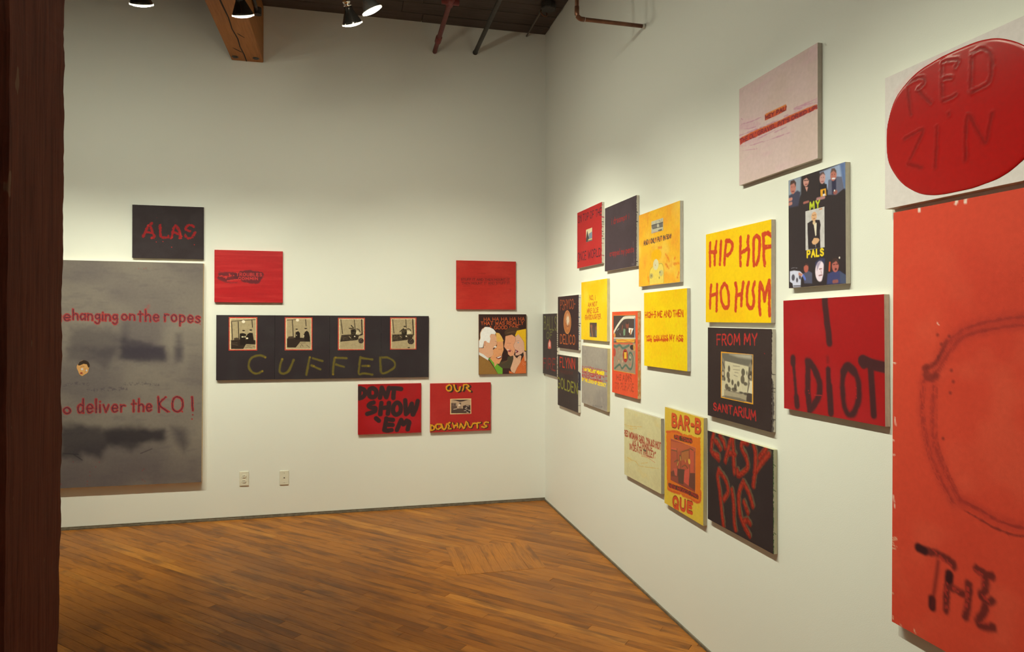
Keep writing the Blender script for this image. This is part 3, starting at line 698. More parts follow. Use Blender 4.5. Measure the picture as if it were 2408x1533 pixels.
# artwork of each canvas: wall, rect = (place along the wall, height of the middle, width, height, tilt), paint operations
ART={
'ALAS':dict(wall='B',rect=[-3.01425,2.24115,.50136,.40337,-.00102],
 grid=(.0028,.0028),
 ops=[
  ('F',(54,45,43)),
  ('M',(66,58,56),.35,90,90,.35,.8),
  ('S',[[[.0741,.2401],[.0913,.2015],[.1115,.1596],[.1346,.1382]],[[.123,.1465],[.1376,.2],[.1522,.2377],[.1348,.2494]],[[.0942,.2014],[.1347,.2128]],[[.1928,.1505],[.1958,.1982],[.1988,.2363],[.2221,.2436],[.2484,.2412],[.2528,.2283]],[[.2719,.2469],[.2836,.1954],[.3011,.1468],[.3218,.1749],[.3351,.2065],[.3337,.2418]],[[.2953,.2046],[.3248,.2133]],[[.4343,.1551],[.3986,.1402],[.372,.1732],[.4046,.1882]],[[.4404,.2],[.4166,.2361],[.3899,.2434],[.3706,.2215]]],8.5,(146,34,34),{'soft':5,'rough':6,'rs':10,'dry':.22}),
  ('S',[[[.1348,.2494],[.1377,.2445]],[[.269,.2486],[.2778,.2403]],[[.3278,.2484],[.3426,.2432]],[[.1057,.1567],[.1115,.1501]],[[.3455,.2318],[.3351,.2065]]],5,(186,48,40),{'soft':4,'rough':4,'rs':8,'a':.7}),
  ('S',[[[.1668,.2793],[.1668,.2793]],[[.2134,.2741],[.2134,.2741]],[[.275,.3162],[.275,.3162]],[[.4361,.2928],[.4361,.2928]]],3.2,(190,45,38),{'soft':2}),
  ('S',[[[.1708,.094],[.1708,.094]],[[.1522,.2568],[.1522,.2568]]],3,(110,40,38),{'soft':2,'a':.7}),
 ],
 photos=[]),
'TROUB':dict(wall='B',rect=[-2.43134,1.91058,.50563,.40792,-.00063],
 grid=(.0028,.0028),
 ops=[
  ('F',(176,33,34)),
  ('M',(200,58,52),.4,240,16,.35,.8),
  ('M',(156,30,32),.3,160,20,.35,.8),
  ('S',[[[.0348,.2174],[.0801,.2318],[.1284,.222],[.1711,.2091]],[[.0404,.1931],[.1056,.1859],[.1682,.1939]]],15,(98,40,42),{'soft':10,'rough':7,'rs':24,'a':.9}),
  ('S',[[[.1626,.2032],[.214,.1962],[.2716,.2014],[.3351,.2034]],[[.2026,.1842],[.2715,.1799],[.3409,.1879]],[[.2141,.2267],[.2716,.235],[.3149,.2344]]],22,(92,38,41),{'soft':10,'rough':8,'rs':26,'a':.92}),
  ('S',[[[.0347,.1689],[.08,.1863],[.1198,.1826]],[[.0264,.2236],[.0716,.2471],[.1227,.2555],[.1683,.2518]],[[.2314,.2509],[.2371,.2386]],[[.3525,.2],[.3671,.209]]],4,(115,45,45),{'soft':6,'rough':4,'a':.7}),
  ('S',[[[.0376,.2052],[.0546,.2019]],[[.0687,.2138],[.0857,.2075],[.0829,.2227]],[[.1084,.1858],[.1113,.204]],[[.1198,.1978],[.1226,.2008]],[[.1397,.1975],[.1426,.1989]],[[.0943,.2407],[.1341,.2341],[.1683,.2305]]],3.5,(200,58,50),{'soft':3,'rough':2}),
  ('T', 'TROUBLES',[[.1602,.1764],[.3482,.1786],[.3482,.2007],[.1603,.2008]],2.4,(196,60,54),{'soft':2,'rough':.6,'sp':.38}),
  ('T', 'COMMIN',[[.1754,.2106],[.3172,.2098],[.3172,.2297],[.1754,.2304]],2.4,(198,60,54),{'soft':2,'rough':.6,'sp':.34}),
 ],
 photos=[]),
'CUFF':dict(wall='B',rect=[-1.84442,1.35013,1.65287,.50858,-.00277],
 grid=(.003,.003),
 panels=[0,.4329,.8539,1.262,1.653],
 ops=[
  ('F',(54,46,45)),
  ('M',(62,58,54),.4,140,140,.35,.8),
  ('S',[[[.3632,.3309],[.3188,.3164],[.2674,.3316],[.2418,.3687],[.242,.4155],[.2678,.4509],[.3046,.4592],[.3414,.4417]],[[.4899,.3478],[.4751,.3948],[.4715,.4459],[.4978,.4644],[.5353,.4468],[.5577,.4037],[.5763,.3565]],[[.6999,.3339],[.6864,.4052],[.6753,.4765]],[[.7243,.3437],[.7972,.3667]],[[.7131,.4016],[.7821,.4342]],[[.8936,.3436],[.8822,.4156],[.8809,.4756]],[[.8974,.3397],[.9869,.3461]],[[.9054,.3958],[.9677,.4166]],[[1.0967,.3374],[1.0891,.41],[1.0854,.4746],[1.1288,.4711],[1.1922,.4826]],[[1.0968,.3439],[1.1918,.3586]],[[1.1128,.4103],[1.1681,.411]],[[1.2554,.3429],[1.3115,.3434],[1.3638,.3725],[1.3761,.4135],[1.344,.4457],[1.2719,.4732],[1.2597,.4121],[1.2554,.347]]],8,(112,99,38),{'soft':11,'rough':3,'rs':30,'a':.85}),
  ('S',[[[.3618,.3348],[.3618,.3348]],[[.4899,.3493],[.4899,.3493]],[[.7014,.3371],[.7014,.3371]],[[.7322,.4058],[.7322,.4058]],[[.8809,.4756],[.8809,.4756]],[[.9013,.3405],[.9013,.3405]],[[1.1602,.4109],[1.1602,.4109]],[[.34,.4425],[.34,.4425]]],6,(150,122,35),{'soft':9,'a':.8}),
 ],
 photos=[
  dict(name='photo_print',rect=[.0909,.0149,.3018,.2787],grid=(.002,.002),panel=0,ops=[
   ('F',(196,58,42)),
   ('P',[[.0978,.0241],[.2939,.0232],[.2948,.2706],[.0987,.2694]],(228,205,150),{}),
   ('P',[[.1071,.0314],[.2882,.0307],[.289,.2662],[.108,.2651]],(178,160,116),{}),
   ('M',(150,134,98),.3,10,10,.35,.8),
   ('S',[[[.108,.0497],[.1977,.0411],[.2882,.0342]]],2.2,(52,43,34),{'soft':1.5}),
   ('S',[[[.1113,.0566],[.1187,.1913]],[[.1602,.0521],[.1655,.1871]],[[.2618,.0387],[.2661,.0955]]],3,(52,43,34),{'soft':1.5}),
   ('E',[.199,.0511],.0123,.0114,(240,228,190),{}),
   ('P',[[.1077,.1965],[.1697,.1914],[.227,.1916],[.2888,.197],[.2889,.2312],[.2189,.2274],[.1986,.2656],[.108,.2651]],(58,47,37),{}),
   ('P',[[.1288,.1804],[.1512,.1762],[.1696,.1827],[.1697,.1958],[.1309,.1957]],(80,66,50),{}),
   ('P',[[.1727,.1444],[.1981,.1401],[.2195,.1501],[.2167,.1916],[.2149,.2374],[.1759,.2372],[.1716,.174]],(45,37,30),{}),
   ('P',[[.2187,.1676],[.2301,.148],[.2453,.1384],[.2679,.1401],[.2756,.1917],[.2757,.2311],[.2198,.2309]],(45,37,30),{}),
   ('E',[.2001,.1296],.009,.0122,(190,170,125),{}),
   ('E',[.2001,.1218],.0106,.0052,(50,40,32),{}),
   ('E',[.2481,.1244],.0091,.0122,(190,170,125),{}),
   ('E',[.2534,.1174],.0108,.0057,(50,40,32),{}),
   ('E',[.1933,.1706],.009,.0052,(225,210,165),{}),
   ('E',[.2261,.182],.0083,.0065,(230,215,170),{}),
   ('E',[.2113,.1697],.0049,.0062,(215,200,150),{}),
   ('P',[[.221,.2274],[.2889,.2312],[.289,.2662],[.2006,.2657]],(168,150,108),{}),
   ('S',[[[.2231,.2396],[.256,.2407]],[[.2149,.257],[.2395,.2506],[.2643,.2595]],[[.2683,.2442],[.2848,.2509]]],1.6,(90,76,56),{'soft':2}),
   ('S',[[[.1147,.2195],[.1534,.2175]],[[.1168,.2304],[.1576,.2349]]],1.3,(110,94,70),{'soft':2}),
  ]),
  dict(name='photo_print',rect=[.5082,.0152,.7196,.2793],grid=(.002,.002),panel=1,ops=[
   ('F',(196,58,42)),
   ('P',[[.5153,.0236],[.7115,.0228],[.7124,.2719],[.5163,.2707]],(228,205,150),{}),
   ('P',[[.5238,.0297],[.7064,.029],[.7072,.2666],[.5247,.2654]],(178,160,116),{}),
   ('M',(150,134,98),.3,10,10,.35,.8),
   ('S',[[[.5247,.0386],[.6062,.0312]]],2.2,(52,43,34),{'soft':1.5}),
   ('S',[[[.5652,.0376],[.5737,.1749]],[[.6675,.0327],[.6711,.0839]]],3,(52,43,34),{'soft':1.5}),
   ('E',[.6046,.0383],.0118,.0106,(240,228,190),{}),
   ('P',[[.5244,.1845],[.5919,.1749],[.7005,.1841],[.7059,.2465],[.7006,.2153],[.6281,.2106],[.5922,.257],[.5246,.2553]],(58,47,37),{}),
   ('P',[[.5369,.1682],[.5728,.166],[.5771,.1838],[.5307,.1837]],(80,66,50),{}),
   ('P',[[.5905,.135],[.6108,.1253],[.6245,.1417],[.6247,.1928],[.5899,.1949]],(45,37,30),{}),
   ('P',[[.6513,.1573],[.6619,.1328],[.6768,.1217],[.6918,.1351],[.7013,.1752],[.7015,.2197],[.6622,.2129]],(45,37,30),{}),
   ('E',[.6002,.1182],.0085,.0115,(190,170,125),{}),
   ('E',[.5989,.1106],.0093,.0049,(50,40,32),{}),
   ('E',[.6682,.1137],.0094,.0116,(190,170,125),{}),
   ('E',[.6682,.1053],.0111,.0048,(50,40,32),{}),
   ('E',[.6535,.164],.0042,.0071,(215,200,150),{}),
   ('E',[.5974,.1585],.0034,.0036,(215,200,150),{}),
   ('P',[[.626,.2105],[.7006,.2108],[.7072,.2666],[.5901,.2658]],(172,154,112),{}),
   ('S',[[[.6239,.2216],[.6665,.2196]],[[.6283,.255],[.6367,.2328],[.6495,.2506]],[[.6751,.2374],[.6965,.2554]]],1.6,(92,78,58),{'soft':2}),
  ]),
  dict(name='photo_print',rect=[.9182,.0169,1.1322,.2807],grid=(.002,.002),panel=2,ops=[
   ('F',(196,58,42)),
   ('P',[[.9256,.0254],[1.1238,.0246],[1.1247,.2732],[.9265,.2719]],(228,205,150),{}),
   ('P',[[.9339,.0317],[1.1185,.031],[1.1194,.2704],[.9348,.2693]],(178,160,116),{}),
   ('M',(150,134,98),.3,10,10,.35,.8),
   ('S',[[[.9409,.0339],[.9552,.1451]]],3.4,(70,58,44),{'soft':2}),
   ('S',[[[1.047,.0335],[1.0538,.1081]]],3,(52,43,34),{'soft':1.5}),
   ('S',[[[1.1052,.0333],[1.1101,.1489]]],5,(52,43,34),{'soft':2}),
   ('P',[[.9466,.1577],[1.021,.1524],[1.0827,.1579],[1.1092,.1443],[1.1189,.1489],[1.0872,.1896],[1.0652,.1995],[.9358,.2126]],(55,45,36),{}),
   ('S',[[[.9554,.1802],[1.0123,.1723]],[[.9554,.1915],[.9992,.1894]]],1.2,(105,90,66),{'soft':2}),
   ('P',[[1.0187,.1127],[1.056,.1072],[1.0671,.1307],[1.0652,.1941],[1.0256,.194]],(42,35,28),{}),
   ('S',[[[1.0085,.1027],[1.0384,.1045]],[[1.0229,.0788],[1.0419,.1013]]],4,(42,35,28),{'soft':1.5}),
   ('S',[[[1.0079,.1691],[1.0211,.1827]]],2,(190,170,125),{'soft':2}),
   ('P',[[1.0649,.1217],[1.087,.1285],[1.0893,.1398],[1.0584,.1543]],(215,200,155),{}),
   ('S',[[[1.0671,.1081],[1.0825,.1126],[1.0936,.1307]]],3.4,(50,40,32),{'soft':1.5}),
   ('E',[1.051,.1692],.0061,.0049,(235,222,180),{}),
   ('E',[1.088,.1466],.0053,.0041,(215,200,155),{}),
   ('P',[[.9358,.2126],[1.074,.1995],[1.1193,.235],[1.1194,.2704],[.9348,.2693]],(176,158,114),{}),
   ('M',(140,122,86),.25,9,9,.35,.8),
   ('P',[[1.0849,.1647],[1.119,.158],[1.1191,.2033],[1.0784,.1851]],(176,158,114),{}),
   ('E',[1.1014,.2042],.0213,.0217,(62,50,42),{}),
   ('S',[[[1.097,.2055],[1.097,.2055]],[[1.1049,.1942],[1.1049,.1942]],[[1.0939,.1942],[1.0939,.1942]],[[1.1094,.2146],[1.1094,.2146]],[[1.0873,.2077],[1.0873,.2077]]],1.4,(225,210,170),{'soft':1}),
  ]),
  dict(name='photo_print',rect=[1.3348,.0127,1.551,.2779],grid=(.002,.002),panel=3,ops=[
   ('F',(196,58,42)),
   ('P',[[1.3425,.0214],[1.5423,.0206],[1.5432,.2702],[1.3434,.269]],(228,205,150),{}),
   ('P',[[1.3502,.0278],[1.5345,.0271],[1.5354,.273],[1.3511,.2718]],(178,160,116),{}),
   ('M',(150,134,98),.3,10,10,.35,.8),
   ('S',[[[1.3556,.0301],[1.3664,.1423]]],3.4,(70,58,44),{'soft':2}),
   ('S',[[[1.4636,.0297],[1.4671,.0986]]],3,(52,43,34),{'soft':1.5}),
   ('S',[[[1.5194,.0294],[1.5262,.1493]]],4.6,(52,43,34),{'soft':2}),
   ('P',[[1.3529,.1546],[1.4322,.1515],[1.4687,.1539],[1.5327,.1516],[1.5145,.1862],[1.4688,.1999],[1.3509,.2132]],(55,45,36),{}),
   ('S',[[[1.3598,.1766],[1.4141,.1722]],[[1.3598,.1904],[1.4006,.1882]]],1.2,(105,90,66),{'soft':2}),
   ('P',[[1.4253,.1148],[1.4457,.101],[1.4694,.1101],[1.4755,.1585],[1.4688,.1916],[1.4346,.1915]],(42,35,28),{}),
   ('S',[[[1.4162,.1299],[1.4366,.1125]]],4,(42,35,28),{'soft':1.5}),
   ('E',[1.4557,.0977],.0082,.012,(190,170,125),{}),
   ('E',[1.4556,.0876],.011,.0055,(45,37,30),{}),
   ('S',[[[1.4164,.1676],[1.43,.1768]]],2,(190,170,125),{'soft':2}),
   ('P',[[1.4754,.1217],[1.5005,.1263],[1.5097,.1424],[1.4709,.1548]],(215,200,155),{}),
   ('S',[[[1.473,.1088],[1.4913,.1078],[1.5051,.1216]]],3.4,(50,40,32),{'soft':1.5}),
   ('E',[1.4678,.1686],.0064,.005,(235,222,180),{}),
   ('P',[[1.3509,.2132],[1.4825,.2022],[1.5353,.237],[1.5354,.273],[1.3511,.2718]],(176,158,114),{}),
   ('M',(140,122,86),.25,9,9,.35,.8),
   ('E',[1.5054,.2101],.0266,.0254,(62,50,42),{}),
   ('S',[[[1.5008,.2023],[1.5008,.2023]],[[1.5108,.1954],[1.5108,.1954]],[[1.4963,.2184],[1.4963,.2184]],[[1.5137,.2184],[1.5137,.2184]],[[1.5046,.2322],[1.5046,.2322]]],1.4,(225,210,170),{'soft':1}),
   ('E',[1.4887,.2626],.0109,.0041,(40,34,28),{}),
  ]),]),
'STUFF':dict(wall='B',rect=[-.52645,1.86637,.51544,.41299,.00061],
 grid=(.0028,.0028),
 ops=[
  ('F',(184,46,36)),
  ('M',(196,62,48),.5,170,170,.35,.8),
  ('M',(168,40,32),.35,60,14,.35,.8),
  ('S',[[[.0621,.1621],[.2484,.1533],[.4376,.1568]]],26,(160,38,32),{'soft':28,'a':.5}),
  ('T', 'STUFF IT AND THEN MOUNT IT',[[.039,.1511],[.4598,.1478],[.4598,.1658],[.039,.1685]],2.3,(100,36,32),{'soft':3,'a':.85,'dry':.12,'rs':14}),
  ('T', 'THEN MOUNT IT AND STUFF IT',[[.0452,.1843],[.4614,.1757],[.4614,.1943],[.0452,.2031]],2.3,(100,36,32),{'soft':3,'a':.85,'dry':.12,'rs':14}),
  ('S',[[[.4662,.2401],[.4726,.2431]],[[.0621,.217],[.1177,.2132]],[[.2798,.2052],[.3427,.2028]],[[.186,.1082],[.2484,.1072]]],4,(140,38,32),{'soft':8,'a':.5}),
  ('S',[[[.2094,.2167],[.2094,.2167]],[[.2063,.2606],[.2063,.2606]]],1.6,(225,90,60),{'soft':2}),
 ],
 photos=[]),
'HAHA':dict(wall='B',rect=[-.3832,1.36271,.4153,.51252,.00186],
 grid=(.0021,.0021),
 ops=[
  ('F',(64,44,38)),
  ('T', 'HA HA HA HA HA',[[.0442,.0301],[.4006,.025],[.4006,.0539],[.0442,.0565]],2.3,(192,92,46),{'soft':1.6,'dry':.25,'rs':10}),
  ('T', 'THAT WAS REALLY',[[.0174,.0641],[.3899,.0612],[.3899,.0888],[.0174,.0913]],2.5,(198,94,46),{'soft':1.6,'dry':.25,'rs':10}),
  ('T', 'A GOOD ONE',[[.0897,.1],[.3464,.0965],[.3463,.1261],[.0897,.1281]],2.5,(192,90,46),{'soft':1.6,'dry':.2,'rs':10}),
  ('P',[[.0029,.3425],[.0483,.3652],[.0916,.3998],[.1264,.4515],[.1664,.5129],[.0006,.5114]],(150,110,55),{}),
  ('M',(128,92,46),.0,40,40,.35,.8),
  ('P',[[.0008,.3212],[.0267,.3288],[.0851,.3721],[.0795,.3933],[.0008,.3442]],(222,220,202),{}),
  ('P',[[.0008,.2873],[.0397,.2877],[.0441,.2291],[.0962,.1699],[.1419,.1693],[.1536,.2044],[.1592,.2407],[.1483,.2726],[.1213,.2915],[.1273,.3151],[.1243,.3513],[.1003,.3667],[.0777,.3732],[.0396,.3417],[.0008,.3229]],(221,168,126),{}),
  ('P',[[.055,.108],[.0919,.1102],[.1266,.1274],[.1475,.1531],[.1419,.171],[.1048,.1678],[.094,.1869],[.1005,.2082],[.0917,.2457],[.07,.2378],[.0614,.225],[.0441,.2312],[.0397,.2567],[.0332,.2821],[.0008,.2848],[.0009,.2253],[.0117,.2034],[.0117,.1567],[.0269,.127]],(236,233,216),{}),
  ('S',[[[.0485,.1101],[.0139,.1567],[.0117,.2034],[.0017,.2245]]],1.6,(214,150,70),{'soft':2}),
  ('E',[.0518,.2483],.0096,.0204,(214,158,118),{}),
  ('P',[[.1462,.1565],[.1768,.1618],[.1987,.1919],[.2148,.2271],[.2074,.2356],[.1571,.2351],[.1519,.2043]],(226,176,86),{}),
  ('P',[[.1527,.2334],[.2105,.2339],[.2148,.3075],[.2016,.3416],[.1972,.3843],[.1766,.4233],[.1482,.4229],[.1112,.4023],[.0938,.3786],[.1265,.3428],[.1221,.3065],[.157,.2727]],(226,158,102),{}),
  ('P',[[.1447,.3708],[.1972,.3509],[.1946,.3766],[.17,.3848]],(124,42,42),{}),
  ('P',[[.1561,.3692],[.1946,.356],[.1893,.3679],[.1666,.3762]],(236,230,210),{}),
  ('P',[[.0808,.3741],[.0968,.3765],[.1395,.4262],[.1569,.4222],[.1766,.4417],[.2059,.4623],[.2058,.5119],[.1656,.5103],[.122,.4344]],(112,166,52),{}),
  ('P',[[.1307,.4132],[.1569,.4222],[.1373,.4496]],(222,160,110),{}),
  ('E',[.1422,.279],.0113,.0068,(232,226,205),{}),
  ('S',[[[.1221,.2916],[.1527,.2897]]],1.4,(90,70,64),{'soft':1}),
  ('P',[[.2228,.1535],[.2448,.1236],[.2977,.1109],[.3419,.1145],[.3605,.1327],[.3264,.1712],[.3162,.1935],[.2888,.1753],[.236,.1844],[.225,.1715]],(84,62,44),{}),
  ('S',[[[.2448,.1622],[.2888,.1517],[.3242,.154]]],2,(120,92,58),{'soft':3}),
  ('P',[[.2316,.1878],[.2888,.1753],[.3206,.1978],[.3161,.3172],[.3028,.3536],[.2754,.3623],[.2543,.3431],[.2512,.3186],[.2183,.2784],[.228,.2306]],(230,162,116),{}),
  ('P',[[.2499,.3028],[.2807,.3091],[.2754,.3245],[.2569,.3217]],(150,66,70),{}),
  ('P',[[.2446,.3001],[.2622,.3038],[.2631,.3098],[.2499,.3079]],(236,230,210),{}),
  ('P',[[.2534,.3637],[.3019,.3557],[.2939,.4114],[.2762,.4648],[.205,.4636],[.1678,.4352],[.1875,.4077],[.2446,.3944]],(82,72,52),{}),
  ('S',[[[.2006,.4229],[.2534,.3937]]],2,(130,80,48),{'soft':3,'a':.6}),
  ('P',[[.2059,.4636],[.2762,.4648],[.2753,.5098],[.2058,.5119]],(70,46,42),{}),
  ('P',[[.3153,.184],[.333,.1411],[.3774,.1319],[.4148,.1255],[.4146,.3162],[.3995,.3117],[.3951,.2406],[.3605,.1895],[.3463,.1713],[.3206,.1901]],(236,186,40),{}),
  ('P',[[.3188,.1935],[.3463,.1705],[.3605,.1895],[.3951,.2406],[.4004,.3118],[.3772,.3373],[.3417,.3541],[.3187,.3538],[.3205,.3087],[.3028,.2707],[.3206,.2313]],(226,176,140),{}),
  ('P',[[.3187,.3035],[.3479,.3185],[.3329,.3338],[.324,.3302]],(128,46,60),{}),
  ('P',[[.3205,.313],[.3284,.3152],[.3284,.3238],[.3222,.3238]],(236,230,210),{}),
  ('E',[.344,.2436],.0062,.0051,(150,170,170),{}),
  ('S',[[[.3263,.2314],[.3551,.2273]]],1,(120,90,76),{'soft':1}),
  ('P',[[.395,.3526],[.4038,.4097],[.4145,.4047],[.4144,.5091],[.3141,.5114],[.3283,.473],[.3705,.3997]],(216,112,56),{}),
  ('P',[[.263,.4839],[.3115,.5114],[.2629,.5075]],(216,112,56),{}),
  ('P',[[.3705,.3459],[.3861,.3353],[.3968,.3484],[.3905,.3547],[.3727,.3618]],(62,56,50),{}),
  ('P',[[.301,.3428],[.3151,.3602],[.3306,.3785],[.3594,.3513],[.3727,.361],[.3647,.4125],[.3336,.4602],[.3115,.5084],[.2841,.4937],[.2744,.4678],[.2939,.4114],[.3019,.3815]],(226,178,136),{}),
  ('P',[[.3861,.3137],[.4119,.3248],[.4145,.4012],[.4029,.4054],[.3941,.3526]],(226,178,136),{}),
  ('S',[[[.3151,.3602],[.3195,.3818]],[[.3417,.3649],[.335,.3863]],[[.3572,.3543],[.3505,.3865]],[[.3197,.1969],[.3206,.2313],[.3028,.2698],[.3205,.3087]],[[.2183,.2776],[.2512,.3186]],[[.1374,.2298],[.1592,.2407],[.1483,.2726]],[[.0419,.2567],[.0505,.2674]],[[.2447,.2479],[.2799,.2503]],[[.2711,.2953],[.3019,.33]],[[.1701,.2985],[.2008,.2967]],[[.1745,.3412],[.1963,.3437]],[[.3605,.1895],[.3951,.2406],[.4004,.3118]],[[.1112,.4023],[.0938,.3786]],[[.2797,.467],[.2709,.484]]],.9,(110,82,68),{'soft':1.2,'a':.8}),
  ('S',[[[.386,.4129],[.386,.4129]],[[.3927,.4259],[.3927,.4259]],[[.3905,.4409],[.3905,.4409]],[[.4038,.4304],[.4038,.4304]],[[.3838,.4301],[.3838,.4301]],[[.4105,.4283],[.4105,.4283]]],1.5,(236,228,205),{'soft':1}),
  ('S',[[[.0051,.2848],[.0051,.2848]]],2,(50,42,38),{}),
 ],
 photos=[]),
'DONT':dict(wall='B',rect=[-1.33658,.83748,.51355,.40975,-.00115],
 grid=(.0028,.0028),
 ops=[
  ('F',(164,32,32)),
  ('M',(182,46,50),.5,150,150,.35,.8),
  ('M',(150,40,38),.4,110,90,.35,.8),
  ('S',[[[.0142,.0307],[.01,.0718],[.0115,.1131]],[[.0142,.0307],[.0459,.0432],[.0575,.07],[.0403,.102],[.0115,.1131]],[[.1152,.0329],[.0921,.0442],[.0893,.0825],[.1009,.1035],[.1298,.1042],[.1472,.0809],[.1413,.0482],[.1152,.0329]],[[.1764,.1112],[.185,.0699],[.1908,.0315]],[[.1908,.0315],[.2083,.0704],[.2289,.1095]],[[.2289,.1095],[.2405,.0682],[.2492,.0327]],[[.2521,.0373],[.2962,.0367],[.3463,.0437]],[[.2903,.0425],[.2874,.0782],[.2846,.1168]],[[.1241,.1513],[.0981,.1595],[.0866,.1769],[.1097,.1923],[.1387,.1961],[.1359,.2197],[.1069,.2336],[.0752,.2416]],[[.1881,.156],[.1824,.2033],[.1796,.2476]],[[.2495,.1576],[.2466,.2051],[.2409,.2465]],[[.1853,.1974],[.2466,.1932]],[[.3141,.1563],[.2906,.1765],[.2818,.212],[.2907,.245],[.3143,.2547],[.3408,.2346],[.3466,.1959],[.3347,.1658],[.3141,.1563]],[[.382,.1386],[.385,.197],[.3881,.2509]],[[.3881,.2539],[.4088,.2306],[.4354,.1685]],[[.4354,.1685],[.4446,.2571]],[[.4475,.2587],[.4713,.2054],[.4861,.1473]],[[.1447,.2806],[.168,.3006]],[[.2292,.2848],[.2206,.335],[.2119,.3792]],[[.2322,.2908],[.282,.2983]],[[.2264,.3352],[.2792,.3399]],[[.2148,.3793],[.2382,.3846],[.2705,.3813]],[[.3146,.3828],[.3321,.3387],[.3498,.3005]],[[.3498,.3005],[.3676,.3369],[.3942,.3079]],[[.3942,.3079],[.415,.3206],[.4091,.3503],[.4032,.38]]],19,(60,44,42),{'soft':7,'rough':1.5,'rs':30}),
 ],
 photos=[]),
'OUR':dict(wall='B',rect=[-.74633,.83309,.5163,.40861,-.00053],
 grid=(.0026,.0026),
 ops=[
  ('F',(174,46,40)),
  ('M',(184,58,50),.5,160,160,.35,.8),
  ('M',(164,42,38),.4,90,60,.35,.8),
  ('S',[[[.171,.0203],[.1527,.0321],[.1497,.0532],[.165,.0688],[.1833,.0661],[.1909,.045],[.1848,.0267],[.171,.0179]],[[.2138,.0212],[.22,.0518],[.2385,.0735],[.2569,.0678],[.2645,.0375]],[[.2969,.0199],[.2938,.0473],[.2846,.0684]],[[.2969,.0199],[.3247,.0211],[.3402,.0361],[.3201,.0448],[.334,.0604],[.3526,.0767]]],9.5,(62,44,38),{'soft':5,'rough':3}),
  ('S',[[[.011,.3487],[.0095,.3909]],[[.011,.3487],[.0366,.3617],[.0397,.3829],[.0125,.394]],[[.0548,.3487],[.0609,.3822],[.0821,.3814],[.0987,.3638],[.0881,.3453],[.0548,.3487]],[[.1033,.3474],[.1124,.3825],[.1276,.3891],[.1398,.3683],[.1459,.3443]],[[.1733,.3331],[.155,.3446],[.1657,.3632],[.1581,.3841],[.1825,.385]],[[.1947,.3399],[.207,.3783]],[[.2346,.3412],[.2377,.3733]],[[.2009,.3613],[.2346,.3595]],[[.2531,.3814],[.2653,.3453],[.29,.3858],[.3115,.3316]],[[.3208,.338],[.3332,.372],[.3518,.3788],[.3642,.3548]],[[.3704,.3489],[.4326,.3418]],[[.4046,.3485],[.4062,.3868]],[[.5014,.3441],[.4764,.3402],[.4639,.3582],[.4858,.3743],[.4702,.383],[.4452,.379]]],10.5,(62,44,38),{'soft':5,'rough':3}),
  ('S',[[[.1582,.0146],[.1399,.0263],[.1369,.0475],[.1521,.063],[.1704,.0604],[.178,.0393],[.1719,.021],[.1582,.0122]],[[.201,.0155],[.2071,.046],[.2256,.0677],[.244,.062],[.2516,.0318]],[[.2839,.0142],[.2809,.0415],[.2716,.0627]],[[.2839,.0142],[.3117,.0153],[.3272,.0303],[.3071,.039],[.321,.0546],[.3396,.0709]],[[.0055,.3461],[.0041,.3883]],[[.0055,.3461],[.0312,.3591],[.0342,.3803],[.0071,.3914]],[[.0493,.3461],[.0554,.3796],[.0766,.3788],[.0933,.3612],[.0826,.3427],[.0493,.3461]],[[.0978,.3447],[.107,.3799],[.1222,.3865],[.1343,.3657],[.1404,.3417]],[[.1678,.3304],[.1495,.342],[.1602,.3605],[.1526,.3815],[.177,.3824]],[[.1892,.3372],[.2015,.3756]],[[.229,.3386],[.2321,.3706]],[[.1954,.3587],[.2291,.3568]],[[.2475,.3788],[.2598,.3427],[.2845,.3831],[.306,.329]],[[.3152,.3354],[.3277,.3694],[.3462,.3762],[.3586,.3521]],[[.3648,.3462],[.427,.3391]],[[.399,.3458],[.4006,.3842]],[[.4958,.3414],[.4707,.3375],[.4582,.3555],[.4802,.3716],[.4645,.3803],[.4395,.3764]]],6.2,(222,158,38),{'soft':3,'rough':3.5,'rs':10}),
  ('S',[[[.1557,.0127],[.1374,.0245],[.1344,.0456],[.1497,.0611],[.168,.0585],[.1756,.0374],[.1695,.0191],[.1557,.0103]],[[.1985,.0136],[.2047,.0441],[.2231,.0658],[.2415,.0602],[.2491,.0299]],[[.2814,.0123],[.2784,.0396],[.2692,.0608]],[[.2814,.0123],[.3092,.0135],[.3247,.0284],[.3046,.0372],[.3185,.0527],[.3371,.069]],[[.0031,.3442],[.0017,.3864]],[[.0031,.3442],[.0288,.3572],[.0318,.3784],[.0047,.3895]],[[.0469,.3442],[.053,.3777],[.0742,.3769],[.0908,.3593],[.0802,.3408],[.0469,.3442]],[[.0954,.3429],[.1045,.378],[.1197,.3846],[.1319,.3638],[.1379,.3398]],[[.1654,.3285],[.1471,.3401],[.1578,.3586],[.1502,.3796],[.1746,.3805]],[[.1867,.3353],[.199,.3737]],[[.2266,.3367],[.2297,.3687]],[[.1929,.3568],[.2266,.3549]],[[.2451,.3769],[.2573,.3408],[.282,.3812],[.3035,.3271]],[[.3128,.3335],[.3252,.3675],[.3438,.3742],[.3561,.3502]],[[.3623,.3443],[.4245,.3372]],[[.3965,.3439],[.3981,.3823]],[[.4933,.3395],[.4682,.3356],[.4557,.3536],[.4777,.3697],[.462,.3784],[.437,.3744]]],2.2,(214,110,40),{'soft':3,'rough':3,'a':.6,'dry':.4}),
